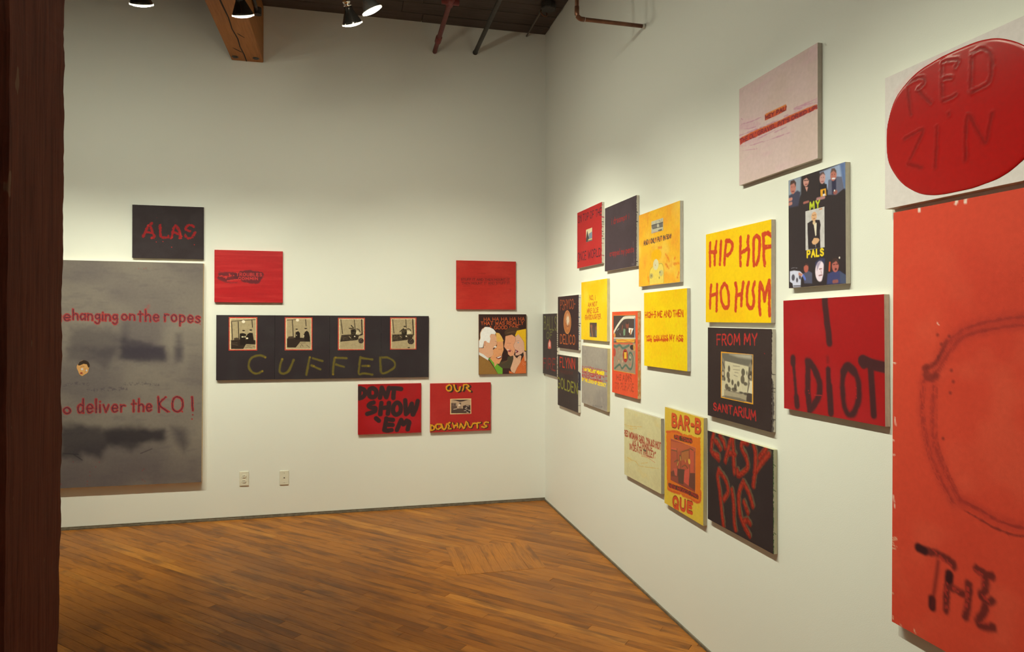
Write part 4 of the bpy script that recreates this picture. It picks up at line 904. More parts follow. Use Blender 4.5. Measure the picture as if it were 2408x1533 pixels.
  ('S',[[[.16,.0171],[.1417,.0288],[.1387,.05],[.154,.0655],[.1723,.0629],[.1799,.0418],[.1737,.0234],[.16,.0146]],[[.2028,.018],[.209,.0485],[.2274,.0702],[.2458,.0645],[.2535,.0342]],[[.2858,.0166],[.2827,.044],[.2735,.0651]],[[.2858,.0166],[.3135,.0178],[.329,.0328],[.3089,.0415],[.3229,.0571],[.3415,.0734]],[[.0073,.3486],[.0059,.3908]],[[.0073,.3486],[.033,.3616],[.0361,.3828],[.0089,.3939]],[[.0511,.3486],[.0572,.382],[.0784,.3813],[.0951,.3637],[.0844,.3452],[.0511,.3486]],[[.0996,.3472],[.1088,.3824],[.124,.389],[.1361,.3682],[.1422,.3441]],[[.1696,.3329],[.1513,.3445],[.162,.363],[.1544,.384],[.1789,.3849]],[[.191,.3397],[.2033,.3781]],[[.2309,.3411],[.234,.3731]],[[.1972,.3612],[.2309,.3593]],[[.2494,.3813],[.2616,.3452],[.2863,.3857],[.3078,.3315]],[[.3171,.3379],[.3295,.3719],[.3481,.3787],[.3605,.3546]],[[.3667,.3487],[.4289,.3416]],[[.4008,.3484],[.4025,.3867]],[[.4977,.344],[.4726,.34],[.4601,.3581],[.482,.3742],[.4664,.3828],[.4414,.3789]]],2,(190,168,50),{'soft':3,'rough':3,'a':.6,'dry':.4}),
 ],
 photos=[
  dict(name='photo_print',rect=[.1682,.1321,.3478,.2622],grid=(.0019,.0019),ops=[
   ('F',(224,190,132)),
   ('P',[[.1761,.1382],[.3403,.1425],[.3405,.2586],[.1762,.2536]],(184,154,118),{}),
   ('P',[[.1767,.1389],[.3273,.1418],[.2764,.1558],[.2503,.1596],[.2134,.1465]],(82,64,54),{}),
   ('P',[[.1761,.188],[.2264,.1925],[.2264,.2174],[.1762,.2311]],(98,78,64),{}),
   ('P',[[.1792,.1663],[.2196,.1673],[.2196,.1923],[.1792,.1912]],(120,98,82),{}),
   ('P',[[.1997,.1735],[.2119,.1738],[.2119,.189],[.1997,.1887]],(88,70,60),{}),
   ('P',[[.1767,.1683],[.1889,.1686],[.189,.1884],[.1767,.188]],(96,76,64),{}),
   ('P',[[.1762,.2305],[.2288,.2144],[.2703,.2156],[.3405,.2522],[.3405,.2586],[.1762,.2536]],(84,66,55),{}),
   ('P',[[.2765,.1939],[.3027,.186],[.3404,.1895],[.3405,.2568],[.3089,.2497],[.2765,.2243]],(66,50,45),{}),
   ('P',[[.2457,.1662],[.261,.1666],[.2611,.1812],[.2457,.1808]],(98,78,64),{}),
   ('E',[.2457,.1875],.008,.0092,(225,205,175),{}),
   ('E',[.235,.2034],.0067,.0103,(190,160,128),{}),
   ('P',[[.2442,.193],[.2657,.1936],[.2657,.2164],[.2442,.2158]],(160,132,104),{}),
   ('S',[[[.1982,.2205],[.2242,.2161]],[[.3012,.2068],[.3104,.207]],[[.295,.2157],[.3151,.2239]],[[.2873,.2344],[.3027,.2337]],[[.3244,.2303],[.3383,.2347]],[[.3074,.2466],[.3228,.2517]],[[.3058,.1916],[.3274,.1968]]],2.2,(222,200,165),{'soft':1.5}),
  ]),]),
'GRAY':dict(wall='B',rect=[-3.6075,1.1655,1.68,1.69,-.0065],
 grid=(.0042,.0042),
 ops=[
  ('F',(124,114,97)),
  ('M',(98,89,82),.7,420,300,.3,.75),
  ('M',(140,130,108),.5,300,260,.5,.9),
  ('M',(92,84,80),.25,90,30,.5,.9),
  ('P',[[.7777,.5065],[1.0089,.5004],[1.0995,.5551],[1.1451,.5801],[1.4033,.6459],[1.4318,.7238],[1.0105,.7216],[.7656,.6546]],(64,57,60),{'soft':90,'a':.5,'rough':20,'rs':60}),
  ('P',[[1.1224,.5802],[1.2826,.6154],[1.4033,.651],[1.4179,.7375],[1.1008,.7356]],(60,53,57),{'soft':45,'a':.6,'rough':14,'rs':40}),
  ('P',[[1.4913,.544],[1.5289,.5439],[1.5397,.728],[1.488,.7277]],(64,57,60),{'soft':60,'a':.5}),
  ('P',[[1.1169,.4547],[1.1624,.4544],[1.1634,.5902],[1.1134,.6002]],(64,57,60),{'soft':60,'a':.35}),
  ('P',[[.737,.6434],[1.0777,.6439],[1.0528,.7432],[1.0023,.8065],[.9195,.7635],[.7626,.7344]],(64,57,60),{'soft':70,'a':.5,'rough':20,'rs':60}),
  ('P',[[1.1033,.644],[1.4094,.6445],[1.4168,.7526],[1.2724,.7553],[1.1362,.7437]],(58,52,56),{'soft':45,'a':.6,'rough':14,'rs':40}),
  ('P',[[1.4756,.6446],[1.5422,.6447],[1.5364,.7607],[1.4898,.7676]],(64,57,60),{'soft':50,'a':.55}),
  ('P',[[.7042,1.2294],[.8286,1.2189],[.9865,1.2587],[1.1464,1.2421],[1.414,1.2714],[1.4147,1.3651],[1.277,1.3747],[1.1865,1.4286],[1.032,1.3875],[.9819,1.4917],[.8616,1.4447],[.8493,1.4863],[.7058,1.4596]],(52,47,48),{'soft':80,'a':.8,'rough':18,'rs':60}),
  ('P',[[1.0057,1.2734],[1.4141,1.2786],[1.4146,1.3506],[1.2119,1.3653],[1.0191,1.3658]],(46,42,43),{'soft':50,'a':.5,'rough':12,'rs':40}),
  ('P',[[1.4668,1.2585],[1.5602,1.2757],[1.5878,1.3854],[1.5548,1.4495],[1.4942,1.3677]],(62,56,58),{'soft':80,'a':.65}),
  ('P',[[.7061,1.4945],[1.6761,1.4978],[1.6776,1.6946],[.7075,1.6829]],(88,78,76),{'soft':150,'a':.45}),
  ('S',[[[.8895,.9673],[1.0161,.9623],[1.1443,.9573]],[[1.144,.9288],[1.2737,.9235],[1.3786,.9394]],[[.7391,.9229],[.8892,.9181]]],9,(72,66,68),{'soft':10,'rough':14,'rs':12,'a':.55,'dry':.5}),
  ('S',[[[1.2515,1.4525],[1.3296,1.4196]],[[.799,1.4423],[.8556,1.4866]],[[.7304,1.4326],[.8302,1.4435]]],3,(48,44,46),{'soft':5,'a':.7}),
  ('T', 'hanging',[[.7877,.3655],[1.0846,.3723],[1.0851,.4474],[.7883,.4412]],9.4,(160,46,42),{'soft':4.5,'rough':3,'rs':14,'a':.92}),
  ('T', 'hanging',[[.7877,.3655],[1.0846,.3723],[1.0851,.4474],[.7883,.4412]],2.9,(60,50,56),{'soft':2.5,'rough':1.2,'rs':10}),
  ('T', 'on',[[1.114,.3694],[1.2028,.3695],[1.2033,.4415],[1.1145,.4397]],9.4,(160,46,42),{'soft':4.5,'rough':3,'rs':14,'a':.92}),
  ('T', 'on',[[1.114,.3694],[1.2028,.3695],[1.2033,.4415],[1.1145,.4397]],2.9,(60,50,56),{'soft':2.5,'rough':1.2,'rs':10}),
  ('T', 'the',[[1.2257,.3642],[1.3686,.3647],[1.3693,.4489],[1.2263,.4464]],9.4,(160,46,42),{'soft':4.5,'rough':3,'rs':14,'a':.92}),
  ('T', 'the',[[1.2257,.3642],[1.3686,.3647],[1.3693,.4489],[1.2263,.4464]],2.9,(60,50,56),{'soft':2.5,'rough':1.2,'rs':10}),
  ('T', 'ropes',[[1.4104,.3586],[1.6602,.3739],[1.6609,.4572],[1.4111,.4476]],9.4,(160,46,42),{'soft':4.5,'rough':3,'rs':14,'a':.92}),
  ('T', 'ropes',[[1.4104,.3586],[1.6602,.3739],[1.6609,.4572],[1.4111,.4476]],2.9,(60,50,56),{'soft':2.5,'rough':1.2,'rs':10}),
  ('T', 'ge',[[.663,.3743],[.768,.3741],[.7685,.4497],[.6635,.4505]],9.4,(160,46,42),{'soft':4.5,'rough':3,'rs':14,'a':.92}),
  ('T', 'ge',[[.663,.3743],[.768,.3741],[.7685,.4497],[.6635,.4505]],2.9,(60,50,56),{'soft':2.5,'rough':1.2,'rs':10}),
  ('S',[[[1.6619,.4705],[1.6619,.4705]]],4,(160,46,42),{'soft':2}),
  ('S',[[[1.227,.0515],[1.227,.0515]],[[1.2784,.0467],[1.2784,.0467]],[[1.2638,.0521],[1.2638,.0521]]],3,(150,52,44),{'soft':2,'a':.7}),
  ('S',[[[1.299,.332],[1.2899,.3524]]],10,(150,70,62),{'soft':20,'a':.4}),
  ('T', 'to',[[.6658,1.0576],[.7743,1.062],[.7749,1.139],[.6664,1.1308]],9.4,(160,46,42),{'soft':4.5,'rough':3,'rs':14,'a':.92}),
  ('T', 'to',[[.6658,1.0576],[.7743,1.062],[.7749,1.139],[.6664,1.1308]],2.9,(60,50,56),{'soft':2.5,'rough':1.2,'rs':10}),
  ('T', 'deliver',[[.8222,1.0293],[1.1417,1.0484],[1.1423,1.1338],[.823,1.1346]],9.4,(160,46,42),{'soft':4.5,'rough':3,'rs':14,'a':.92}),
  ('T', 'deliver',[[.8222,1.0293],[1.1417,1.0484],[1.1423,1.1338],[.823,1.1346]],2.9,(60,50,56),{'soft':2.5,'rough':1.2,'rs':10}),
  ('T', 'the',[[1.1849,1.0364],[1.3235,1.0427],[1.3242,1.1324],[1.1856,1.1348]],9.4,(160,46,42),{'soft':4.5,'rough':3,'rs':14,'a':.92}),
  ('T', 'the',[[1.1849,1.0364],[1.3235,1.0427],[1.3242,1.1324],[1.1856,1.1348]],2.9,(60,50,56),{'soft':2.5,'rough':1.2,'rs':10}),
  ('S',[[[1.3694,1.0256],[1.3768,1.1423]],[[1.4221,1.028],[1.3783,1.0833],[1.4382,1.1408]],[[1.505,1.0281],[1.4753,1.0493],[1.4724,1.1142],[1.5059,1.1425],[1.539,1.1157],[1.5385,1.0541],[1.505,1.0281]],[[1.6087,1.0301],[1.6142,1.1356]]],9,(160,46,42),{'soft':3.5,'rough':3}),
  ('S',[[[1.4494,1.1411],[1.4494,1.1411]],[[1.5405,1.1433],[1.5405,1.1433]],[[1.6144,1.1683],[1.6144,1.1683]],[[1.6099,1.2009],[1.6099,1.2009]]],6,(160,46,42),{'soft':3}),
  ('S',[[[1.3694,1.0256],[1.3768,1.1423]],[[1.4221,1.028],[1.3783,1.0833],[1.4382,1.1408]],[[1.505,1.0281],[1.4753,1.0493],[1.4724,1.1142],[1.5059,1.1425],[1.539,1.1157],[1.5385,1.0541],[1.505,1.0281]],[[1.6087,1.0301],[1.6142,1.1356]]],3.2,(60,50,56),{'soft':2.5,'rough':1}),
  ('S',[[[1.6144,1.1698],[1.6144,1.1698]]],3,(60,50,56),{'soft':2}),
  ('S',[[[.7975,1.4968],[.7975,1.4968]],[[.9455,1.541],[.9455,1.541]],[[.9079,1.5767],[.9079,1.5767]],[[.9081,1.6048],[.9081,1.6048]],[[.8914,1.6463],[.8914,1.6463]],[[.8903,1.6709],[.8903,1.6709]],[[.9706,1.5067],[.9706,1.5067]],[[1.2655,1.5818],[1.2655,1.5818]],[[1.266,1.6534],[1.266,1.6534]],[[1.2824,1.6649],[1.2824,1.6649]],[[1.2752,1.5715],[1.2752,1.5715]],[[.7166,1.6589],[.7166,1.6589]]],3.4,(140,46,44),{'soft':3,'a':.8}),
 ],
 photos=[
  dict(name='face_cutout',rect=[.813,.7406,.9022,.8614],grid=(.0022,.0022),shape=[[.8253,.7698],[.8408,.7489],[.8659,.7434],[.8911,.7562],[.9007,.7809],[.8959,.802],[.8885,.8336],[.8685,.8489],[.851,.8599],[.8321,.8471],[.8238,.8224],[.8149,.8013],[.816,.7824]],ops=[
   ('F',(203,152,88)),
   ('P',[[.8222,.7803],[.8283,.7558],[.8658,.7385],[.9069,.7563],[.904,.795],[.8914,.7985],[.8818,.7737],[.8598,.7701],[.8348,.7825]],(62,50,40),{}),
   ('E',[.8506,.8093],.0069,.0071,(205,205,195),{}),
   ('E',[.879,.8194],.0057,.0064,(205,205,195),{}),
   ('S',[[[.8525,.8101],[.8525,.8101]],[[.8777,.8201],[.8777,.8201]]],1.4,(50,42,40),{}),
   ('S',[[[.8392,.7945],[.8536,.7876],[.8643,.7926]]],1.2,(90,62,40),{}),
   ('E',[.8458,.8388],.0088,.0063,(140,52,40),{}),
   ('S',[[[.8682,.8018],[.8746,.8264],[.8646,.8299]]],1.2,(150,100,56),{}),
   ('S',[[[.8289,.8365],[.8415,.8528],[.8603,.846]]],1.4,(160,108,60),{}),
  ]),]),
'ONTOP':dict(wall='R',rect=[1.17079,2.15608,.50124,.40984,-.00341],
 grid=(.0032,.0024),
 edge=('drip',(165,45,70)),
 ops=[
  ('F',(178,46,43)),
  ('M',(190,58,50),.5,150,150,.35,.8),
  ('T', 'ON TOP OF THE',[[.0169,.026],[.498,.038],[.4983,.0846],[.0172,.0778]],3.4,(66,42,48),{'soft':2.5,'rough':2,'rs':8,'dry':.2}),
  ('T', 'ONCE WORLD',[[.0067,.2964],[.4849,.306],[.4852,.3576],[.007,.3588]],3.8,(66,42,48),{'soft':2.5,'rough':2,'rs':8,'dry':.2}),
 ],
 photos=[
  dict(name='photo_print',rect=[.1963,.1475,.3199,.2372],grid=(.002,.002),ops=[
   ('F',(216,200,150)),
   ('P',[[.2567,.1824],[.3208,.1755],[.3212,.2304],[.2461,.2257]],(120,130,138),{'soft':8}),
   ('P',[[.2238,.156],[.2459,.1959],[.2568,.212],[.2385,.2379],[.1911,.2365],[.1965,.2127],[.2074,.1839]],(62,56,54),{}),
   ('P',[[.2406,.2221],[.3211,.2223],[.3212,.2289],[.2406,.2273]],(222,190,100),{}),
   ('P',[[.2319,.2278],[.3212,.2296],[.3212,.2414],[.2243,.24]],(110,104,96),{}),
   ('S',[[[.2005,.1494],[.3196,.1497]]],1.6,(214,160,70),{'soft':1}),
  ]),]),
'DREAMT':dict(wall='R',rect=[1.73442,2.09744,.50513,.41504,-.00433],
 grid=(.0032,.0024),
 edge=('chip',(66,56,58)),
 ops=[
  ('F',(74,61,61)),
  ('M',(84,72,72),.45,120,120,.35,.8),
  ('S',[[[.46,.2702],[.4762,.3903],[.4453,.4005]]],5,(120,108,104),{'soft':14,'a':.5,'dry':.4}),
  ('T', 'i dreampt i',[[.1201,.0787],[.396,.0892],[.3962,.121],[.1204,.1227]],3,(148,46,42),{'soft':2.5,'rough':1.5,'rs':8}),
  ('T', 'crapped my pants',[[.0851,.2863],[.4678,.2944],[.4681,.3297],[.0854,.3214]],3,(150,46,42),{'soft':2.5,'rough':1.5,'rs':8}),
 ],
 photos=[]),
'ONLY':dict(wall='R',rect=[2.27793,1.97173,.50608,.41452,.00105],
 grid=(.0032,.0024),
 edge=('plain',(214,205,175)),
 ops=[
  ('F',(240,182,46)),
  ('M',(236,156,50),.6,90,90,.35,.8),
  ('M',(246,204,80),.6,110,110,.5,.85),
  ('M',(230,140,46),.4,40,40,.55,.9),
  ('S',[[[.0717,.1684],[.2496,.1686],[.4056,.168]]],9,(236,138,44),{'soft':12,'rough':6,'a':.7}),
  ('T', 'AND I ONLY PUT IN 50¢!',[[.0676,.155],[.4089,.1572],[.409,.1797],[.0677,.1809]],2.8,(92,74,62),{'soft':2,'rough':1.5,'rs':7}),
  ('E',[.2312,.2532],.0645,.0343,(241,180,22),{'soft':10}),
  ('P',[[.1451,.4101],[.1497,.3324],[.1859,.3119],[.2608,.303],[.3008,.3056],[.3209,.3367],[.321,.4102]],(234,206,88),{'soft':4}),
  ('E',[.2252,.3034],.0342,.0302,(216,206,152),{'soft':3}),
  ('S',[[[.1859,.3119],[.1497,.3324],[.1451,.4074]],[[.2645,.3033],[.3008,.3056],[.3209,.3399],[.3196,.4101]]],1.6,(176,160,70),{'soft':3}),
  ('S',[[[.22,.3063],[.22,.3063]]],4,(190,90,60),{'soft':3,'a':.7}),
  ('E',[.1668,.3626],.0245,.0146,(176,160,100),{'soft':5,'a':.8}),
  ('E',[.2901,.3544],.0258,.0167,(190,180,120),{'soft':5,'a':.8}),
  ('S',[[[.1683,.3614],[.1683,.3614]],[[.2755,.3489],[.2755,.3489]],[[.2683,.3782],[.2683,.3782]]],6,(110,98,66),{'soft':5,'a':.8}),
  ('S',[[[.3434,.2589],[.3714,.2805],[.3852,.2974]],[[.4527,.2847],[.446,.2934]],[[.4394,.3175],[.492,.3188]],[[.3435,.3098],[.3783,.3346]],[[.1278,.3662],[.1318,.3899]],[[.2571,.215],[.2935,.2156]],[[.492,.3645],[.4791,.3911]]],6,(226,112,40),{'soft':10,'rough':6,'a':.7}),
 ],
 photos=[
  dict(name='photo_print',rect=[.1704,.0598,.3156,.1263],grid=(.0024,.002),ops=[
   ('F',(194,188,152)),
   ('P',[[.1742,.0785],[.2421,.0796],[.2422,.1025],[.1857,.1049],[.1742,.0934]],(120,114,100),{}),
   ('P',[[.2606,.0806],[.3135,.08],[.3121,.1054],[.2716,.1048]],(112,106,94),{}),
   ('P',[[.2533,.1186],[.3006,.1167],[.3021,.1265],[.2533,.1235]],(92,86,76),{}),
   ('S',[[[.1703,.0829],[.3149,.0834]],[[.1895,.1021],[.3114,.1053]]],2,(84,78,70),{'soft':2}),
   ('S',[[[.2272,.0677],[.2272,.0776]],[[.2991,.0651],[.2991,.078]],[[.2642,.0665],[.2861,.0761]]],1.5,(130,120,110),{'soft':2}),
   ('S',[[[.1895,.1219],[.2422,.1253]]],2,(190,150,150),{'soft':3}),
  ]),]),
'HIGH5':dict(wall='R',rect=[2.35268,1.52011,.51004,.41484,.00868],
 grid=(.0032,.0024),
 edge=('plain',(214,206,178)),
 ops=[
  ('F',(250,205,14)),
  ('M',(240,188,12),.6,130,130,.35,.8),
  ('M',(244,170,30),.4,26,26,.6,.95),
  ('T', 'HIGH-5 ME AND THEN',[[.0162,.1112],[.4685,.1088],[.4683,.1405],[.016,.141]],4.0,(204,84,26),{'soft':2,'rough':3.5,'rs':7,'dry':.2}),
  ('T', 'YOU CAN KISS MY ASS',[[.0271,.2444],[.4646,.2352],[.4644,.2647],[.0269,.2762]],3.6,(204,84,26),{'soft':2,'rough':3.5,'rs':7,'dry':.2}),
  ('S',[[[.0464,.2698],[.0997,.2671]],[[.1296,.2648],[.1951,.2651]],[[.2094,.2626],[.2995,.2621]],[[.4364,.2558],[.4613,.2656]]],5.5,(204,84,28),{'soft':4,'rough':5,'rs':8,'dry':.2}),
  ('S',[[[.2858,.2828],[.2858,.2828]],[[.0625,.1547],[.0625,.1547]],[[.1418,.0943],[.1418,.0943]],[[.1121,.0968],[.1121,.0968]]],2,(200,110,30),{'soft':2}),
 ],
 photos=[]),
'PSY':dict(wall='R',rect=[.69543,1.55233,.51121,.40966,-.00083],
 grid=(.0036,.0026),
 edge=('drip',(44,72,110)),
 ops=[
  ('F',(64,48,45)),
  ('M',(76,56,52),.5,150,150,.35,.8),
  ('T', 'PSHYCO-',[[.0662,.0292],[.4352,.029],[.4354,.0999],[.0665,.1081]],3.6,(180,92,46),{'soft':2.5,'rough':2.5,'rs':9,'dry':.2}),
  ('T', 'DELICO',[[.0662,.3045],[.4294,.3005],[.4297,.3699],[.0665,.3737]],4.4,(188,98,46),{'soft':2.5,'rough':2,'rs':9,'dry':.15}),
 ],
 photos=[
  dict(name='round_print',rect=[.152,.1114,.3426,.2957],grid=(.0026,.002),shape='ellipse',ops=[
   ('F',(198,130,72)),
   ('E',[.2489,.2032],.0816,.0844,(184,112,60),{}),
   ('E',[.2551,.1903],.0531,.0547,(205,150,100),{'soft':20}),
   ('P',[[.2197,.1969],[.2404,.1613],[.2817,.1583],[.2971,.1903],[.2819,.2191],[.251,.2225]],(230,205,165),{'soft':14}),
   ('S',[[[.2093,.2131],[.2407,.2355],[.2922,.2318]],[[.2301,.1904],[.2198,.2098]],[[.2819,.2287],[.2716,.2095]]],4,(140,76,44),{'soft':7}),
   ('S',[[[.23,.1451],[.2714,.147]],[[.2304,.255],[.282,.2543]]],2,(214,150,90),{'soft':4}),
  ]),]),
'NOIAM':dict(wall='R',rect=[1.26773,1.63638,.51055,.41292,-.00162],
 grid=(.0034,.0025),
 edge=('plain',(218,204,150)),
 ops=[
  ('F',(240,201,34)),
  ('M',(240,182,16),.7,190,190,.35,.8),
  ('M',(236,208,70),.5,110,110,.55,.9),
  ('T', 'NO, I',[[.1742,.1014],[.2881,.1039],[.2882,.1319],[.1744,.1335]],3.2,(202,98,40),{'soft':2.5,'rough':2.5,'rs':7}),
  ('T', 'AM NOT',[[.1452,.1506],[.3227,.1486],[.3229,.1777],[.1453,.1813]],3.2,(202,98,40),{'soft':2.5,'rough':2.5,'rs':7}),
  ('T', 'MINE OLDE',[[.1222,.1951],[.3501,.1884],[.3503,.2178],[.1224,.2298]],3.2,(202,98,40),{'soft':2.5,'rough':2.5,'rs':7}),
  ('T', 'GRANDDAUGHTER.',[[.0802,.2381],[.3989,.2332],[.399,.2615],[.0804,.2709]],3.2,(202,98,40),{'soft':2.5,'rough':2.5,'rs':7}),
 ],
 photos=[
  dict(name='photo_print',rect=[.1812,.2905,.321,.3903],grid=(.0026,.002),ops=[
   ('F',(92,74,60)),
   ('M',(66,54,46),.5,30,50,.35,.8),
   ('E',[.214,.3155],.0232,.0112,(150,90,60),{'soft':4}),
   ('S',[[[.2185,.3278],[.2276,.3555],[.2411,.386]]],6,(166,110,76),{'soft':5}),
   ('S',[[[.1918,.3686],[.2054,.3869]]],8,(120,120,110),{'soft':6}),
   ('E',[.3081,.3297],.0154,.0151,(140,84,60),{'soft':5}),
   ('S',[[[.3047,.3479],[.3109,.3751]]],7,(128,128,118),{'soft':6}),
  ]),]),
'BALLS':dict(wall='R',rect=[.20612,1.36533,.4117,.51603,.00244],
 grid=(.0036,.0027),
 edge=('drip',(60,52,50)),
 ops=[
  ('F',(70,60,56)),
  ('M',(80,70,62),.45,160,160,.35,.8),
  ('T', 'BALLS',[[.0391,.0249],[.4055,.0285],[.4056,.1369],[.0393,.1306]],5.5,(122,120,66),{'soft':7,'rough':2,'a':.95}),
  ('T', 'OF',[[.1125,.1584],[.2814,.1533],[.2814,.2018],[.1125,.2136]],5.5,(112,110,62),{'soft':7,'a':.95}),
  ('P',[[.2,.2142],[.2453,.2365],[.2526,.2895],[.2038,.2973],[.1542,.294],[.1567,.2532]],(214,104,84),{'soft':8}),
  ('P',[[.2013,.229],[.2283,.2457],[.2307,.277],[.1816,.2806],[.1766,.2543]],(242,190,166),{'soft':18}),
  ('T', 'FIRE',[[.0168,.3848],[.3699,.3715],[.37,.4691],[.0169,.469]],5.5,(150,58,48),{'soft':7,'rough':4,'a':.9,'dry':.15}),
 ],
 photos=[]),
'FLYNN':dict(wall='R',rect=[.6915,1.08971,.50858,.40763,.00465],
 grid=(.0036,.0026),
 edge=('black',(72,68,72)),
 ops=[
  ('F',(72,62,56)),
  ('M',(62,46,42),.6,260,200,.35,.8),
  ('T', 'FLYNN',[[.0573,.0221],[.4305,.016],[.4304,.0916],[.0572,.0945]],5,(206,64,42),{'soft':3,'rough':2}),
  ('T', 'FLYNN',[[.0573,.0221],[.4305,.016],[.4304,.0642],[.0573,.0697]],2.2,(232,132,72),{'soft':5,'a':.0}),
  ('S',[[[.0686,.1309],[.2135,.131],[.3819,.1256]]],12,(98,50,44),{'soft':14,'rough':10,'a':.6,'dry':.4}),
  ('T', 'GOLDEN',[[-.0104,.1852],[.4896,.1973],[.4895,.2705],[-.0105,.2661]],6,(146,144,52),{'soft':7,'rough':2,'a':.9}),
  ('S',[[[.2776,.3516],[.2776,.3516]]],6,(100,56,48),{'soft':8,'a':.5}),
 ],
 photos=[]),
'LEGION':dict(wall='R',rect=[1.27621,1.17824,.50316,.41393,-.00669],
 grid=(.0034,.0025),
 edge=('plain',(206,190,130)),
 ops=[
  ('F',(163,153,132)),
  ('M',(140,132,118),.6,120,120,.35,.8),
  ('M',(178,166,144),.4,50,50,.55,.9),
  ('S',[[[-.0027,.1529],[.1631,.1473],[.3739,.1469],[.4996,.1497]]],4.2,(180,56,52),{'soft':4,'rough':5,'rs':16,'a':.75,'dry':.42}),
  ('S',[[[-.0026,.1597],[.1632,.157],[.3251,.1571],[.4456,.1603]]],4.2,(180,56,52),{'soft':4,'rough':5,'rs':16,'a':.75,'dry':.42}),
  ('S',[[[-.0025,.1666],[.1633,.1666],[.2752,.1676],[.3902,.1712]]],4.2,(180,56,52),{'soft':4,'rough':5,'rs':16,'a':.75,'dry':.42}),
  ('S',[[[-.0025,.1735],[.1633,.1672],[.2243,.1782],[.3336,.1824]]],4.2,(180,56,52),{'soft':4,'rough':5,'rs':16,'a':.75,'dry':.42}),
  ('S',[[[-.0024,.1803],[.1634,.1769],[.3742,.1723],[.2755,.1938]]],4.2,(180,56,52),{'soft':4,'rough':5,'rs':16,'a':.75,'dry':.42}),
  ('S',[[[-.0023,.1872],[.1635,.1866],[.3254,.1828],[.4999,.1806]]],4.2,(180,56,52),{'soft':4,'rough':5,'rs':16,'a':.75,'dry':.42}),
  ('S',[[[-.0023,.194],[.1635,.1872],[.2755,.1935],[.4459,.1916]]],4.2,(180,56,52),{'soft':4,'rough':5,'rs':16,'a':.75,'dry':.42}),
  ('S',[[[-.0022,.2009],[.1636,.1968],[.2246,.2045],[.3905,.2029]]],4.2,(180,56,52),{'soft':4,'rough':5,'rs':16,'a':.75,'dry':.42}),
  ('S',[[[-.0021,.2078],[.1637,.2065],[.3744,.1977],[.3339,.2144]]],4.2,(180,56,52),{'soft':4,'rough':5,'rs':16,'a':.75,'dry':.42}),
  ('S',[[[-.0021,.2146],[.1637,.2071],[.3256,.2085],[.2758,.2263]]],4.2,(180,56,52),{'soft':4,'rough':5,'rs':16,'a':.75,'dry':.42}),
  ('S',[[[-.002,.2215],[.1638,.2167],[.2757,.2195],[.5002,.2116]]],4.2,(180,56,52),{'soft':4,'rough':5,'rs':16,'a':.75,'dry':.42}),
  ('S',[[[-.0019,.2284],[.1639,.2264],[.2248,.2307],[.4462,.2229]]],4.2,(180,56,52),{'soft':4,'rough':5,'rs':16,'a':.75,'dry':.42}),
  ('S',[[[-.0019,.2352],[.1639,.227],[.3747,.2231],[.3908,.2346]]],4.2,(180,56,52),{'soft':4,'rough':5,'rs':16,'a':.75,'dry':.42}),
  ('S',[[[-.0018,.2421],[.164,.2367],[.3258,.2342],[.3342,.2465]]],4.2,(180,56,52),{'soft':4,'rough':5,'rs':16,'a':.75,'dry':.42}),
  ('T', 'I AM THE LAST MEMBER',[[.0367,.1617],[.4471,.1582],[.4473,.1781],[.0368,.1785]],3.8,(246,214,24),{'soft':1.5,'rough':.8}),
  ('T', 'OF THE LEGION OF DECENCY',[[.0,.2354],[.4789,.2319],[.4791,.2526],[.0002,.255]],3.4,(240,208,30),{'soft':1.5,'rough':.8}),
  ('S',[[[.2351,.4078],[.3191,.3998],[.4163,.3943]]],6,(112,104,98),{'soft':8,'rough':8,'a':.6,'dry':.5}),
 ],
 photos=[]),
'TAXI':dict(wall='R',rect=[1.81025,1.36595,.39916,.51397,.00228],
 grid=(.0032,.0026),
 edge=('stain',(214,150,80)),
 ops=[
  ('F',(222,84,50)),
  ('M',(228,104,60),.5,150,150,.35,.8),
  ('S',[[[.0097,.0007],[.0098,.2899]]],6,(228,112,60),{'soft':14,'a':.6}),
  ('T', 'HE AIMS',[[.0784,.3987],[.3077,.3785],[.3077,.4241],[.0784,.4256]],4.2,(128,60,42),{'soft':8,'a':.75,'dry':.38,'rs':16}),
  ('T', 'TO PLEASE',[[.048,.4514],[.34,.4321],[.34,.4762],[.048,.4862]],4.2,(144,62,42),{'soft':8,'a':.7,'dry':.4,'rs':16}),
 ],
 photos=[
  dict(name='photo_print',rect=[.0273,.0217,.3674,.3736],grid=(.0024,.0019),ops=[
   ('F',(76,62,57)),
   ('P',[[.015,.196],[.3858,.1883],[.3858,.3779],[.015,.4067]],(152,134,106),{}),
   ('M',(176,152,122),.5,16,16,.5,.85),
   ('M',(160,90,66),.35,22,22,.6,.9),
   ('P',[[.0149,.0125],[.3858,.0165],[.3858,.1554],[.0149,.164]],(72,59,54),{}),
   ('S',[[[.0274,.1333],[.0864,.092],[.1653,.05],[.2226,.0371],[.3639,.0365]]],8.5,(226,216,184),{'soft':2}),
   ('S',[[[.3568,.0433],[.3569,.1532]]],6,(130,146,158),{'soft':3}),
   ('P',[[.0274,.1255],[.0662,.1057],[.0274,.145]],(220,206,180),{}),
   ('P',[[.0274,.1606],[.0662,.1597],[.0662,.1867],[.0274,.1878]],(150,130,110),{}),
   ('E',[.0438,.1486],.0163,.0139,(210,140,60),{'soft':5}),
   ('P',[[.0274,.1625],[.3683,.1565],[.3683,.1655],[.0274,.1722]],(196,186,160),{}),
   ('P',[[.0662,.1732],[.3595,.1639],[.356,.1849],[.0763,.1926]],(226,172,52),{}),
   ('S',[[[.0964,.182],[.1846,.1758],[.2693,.1827],[.3507,.1714]]],3,(206,120,40),{'soft':4}),
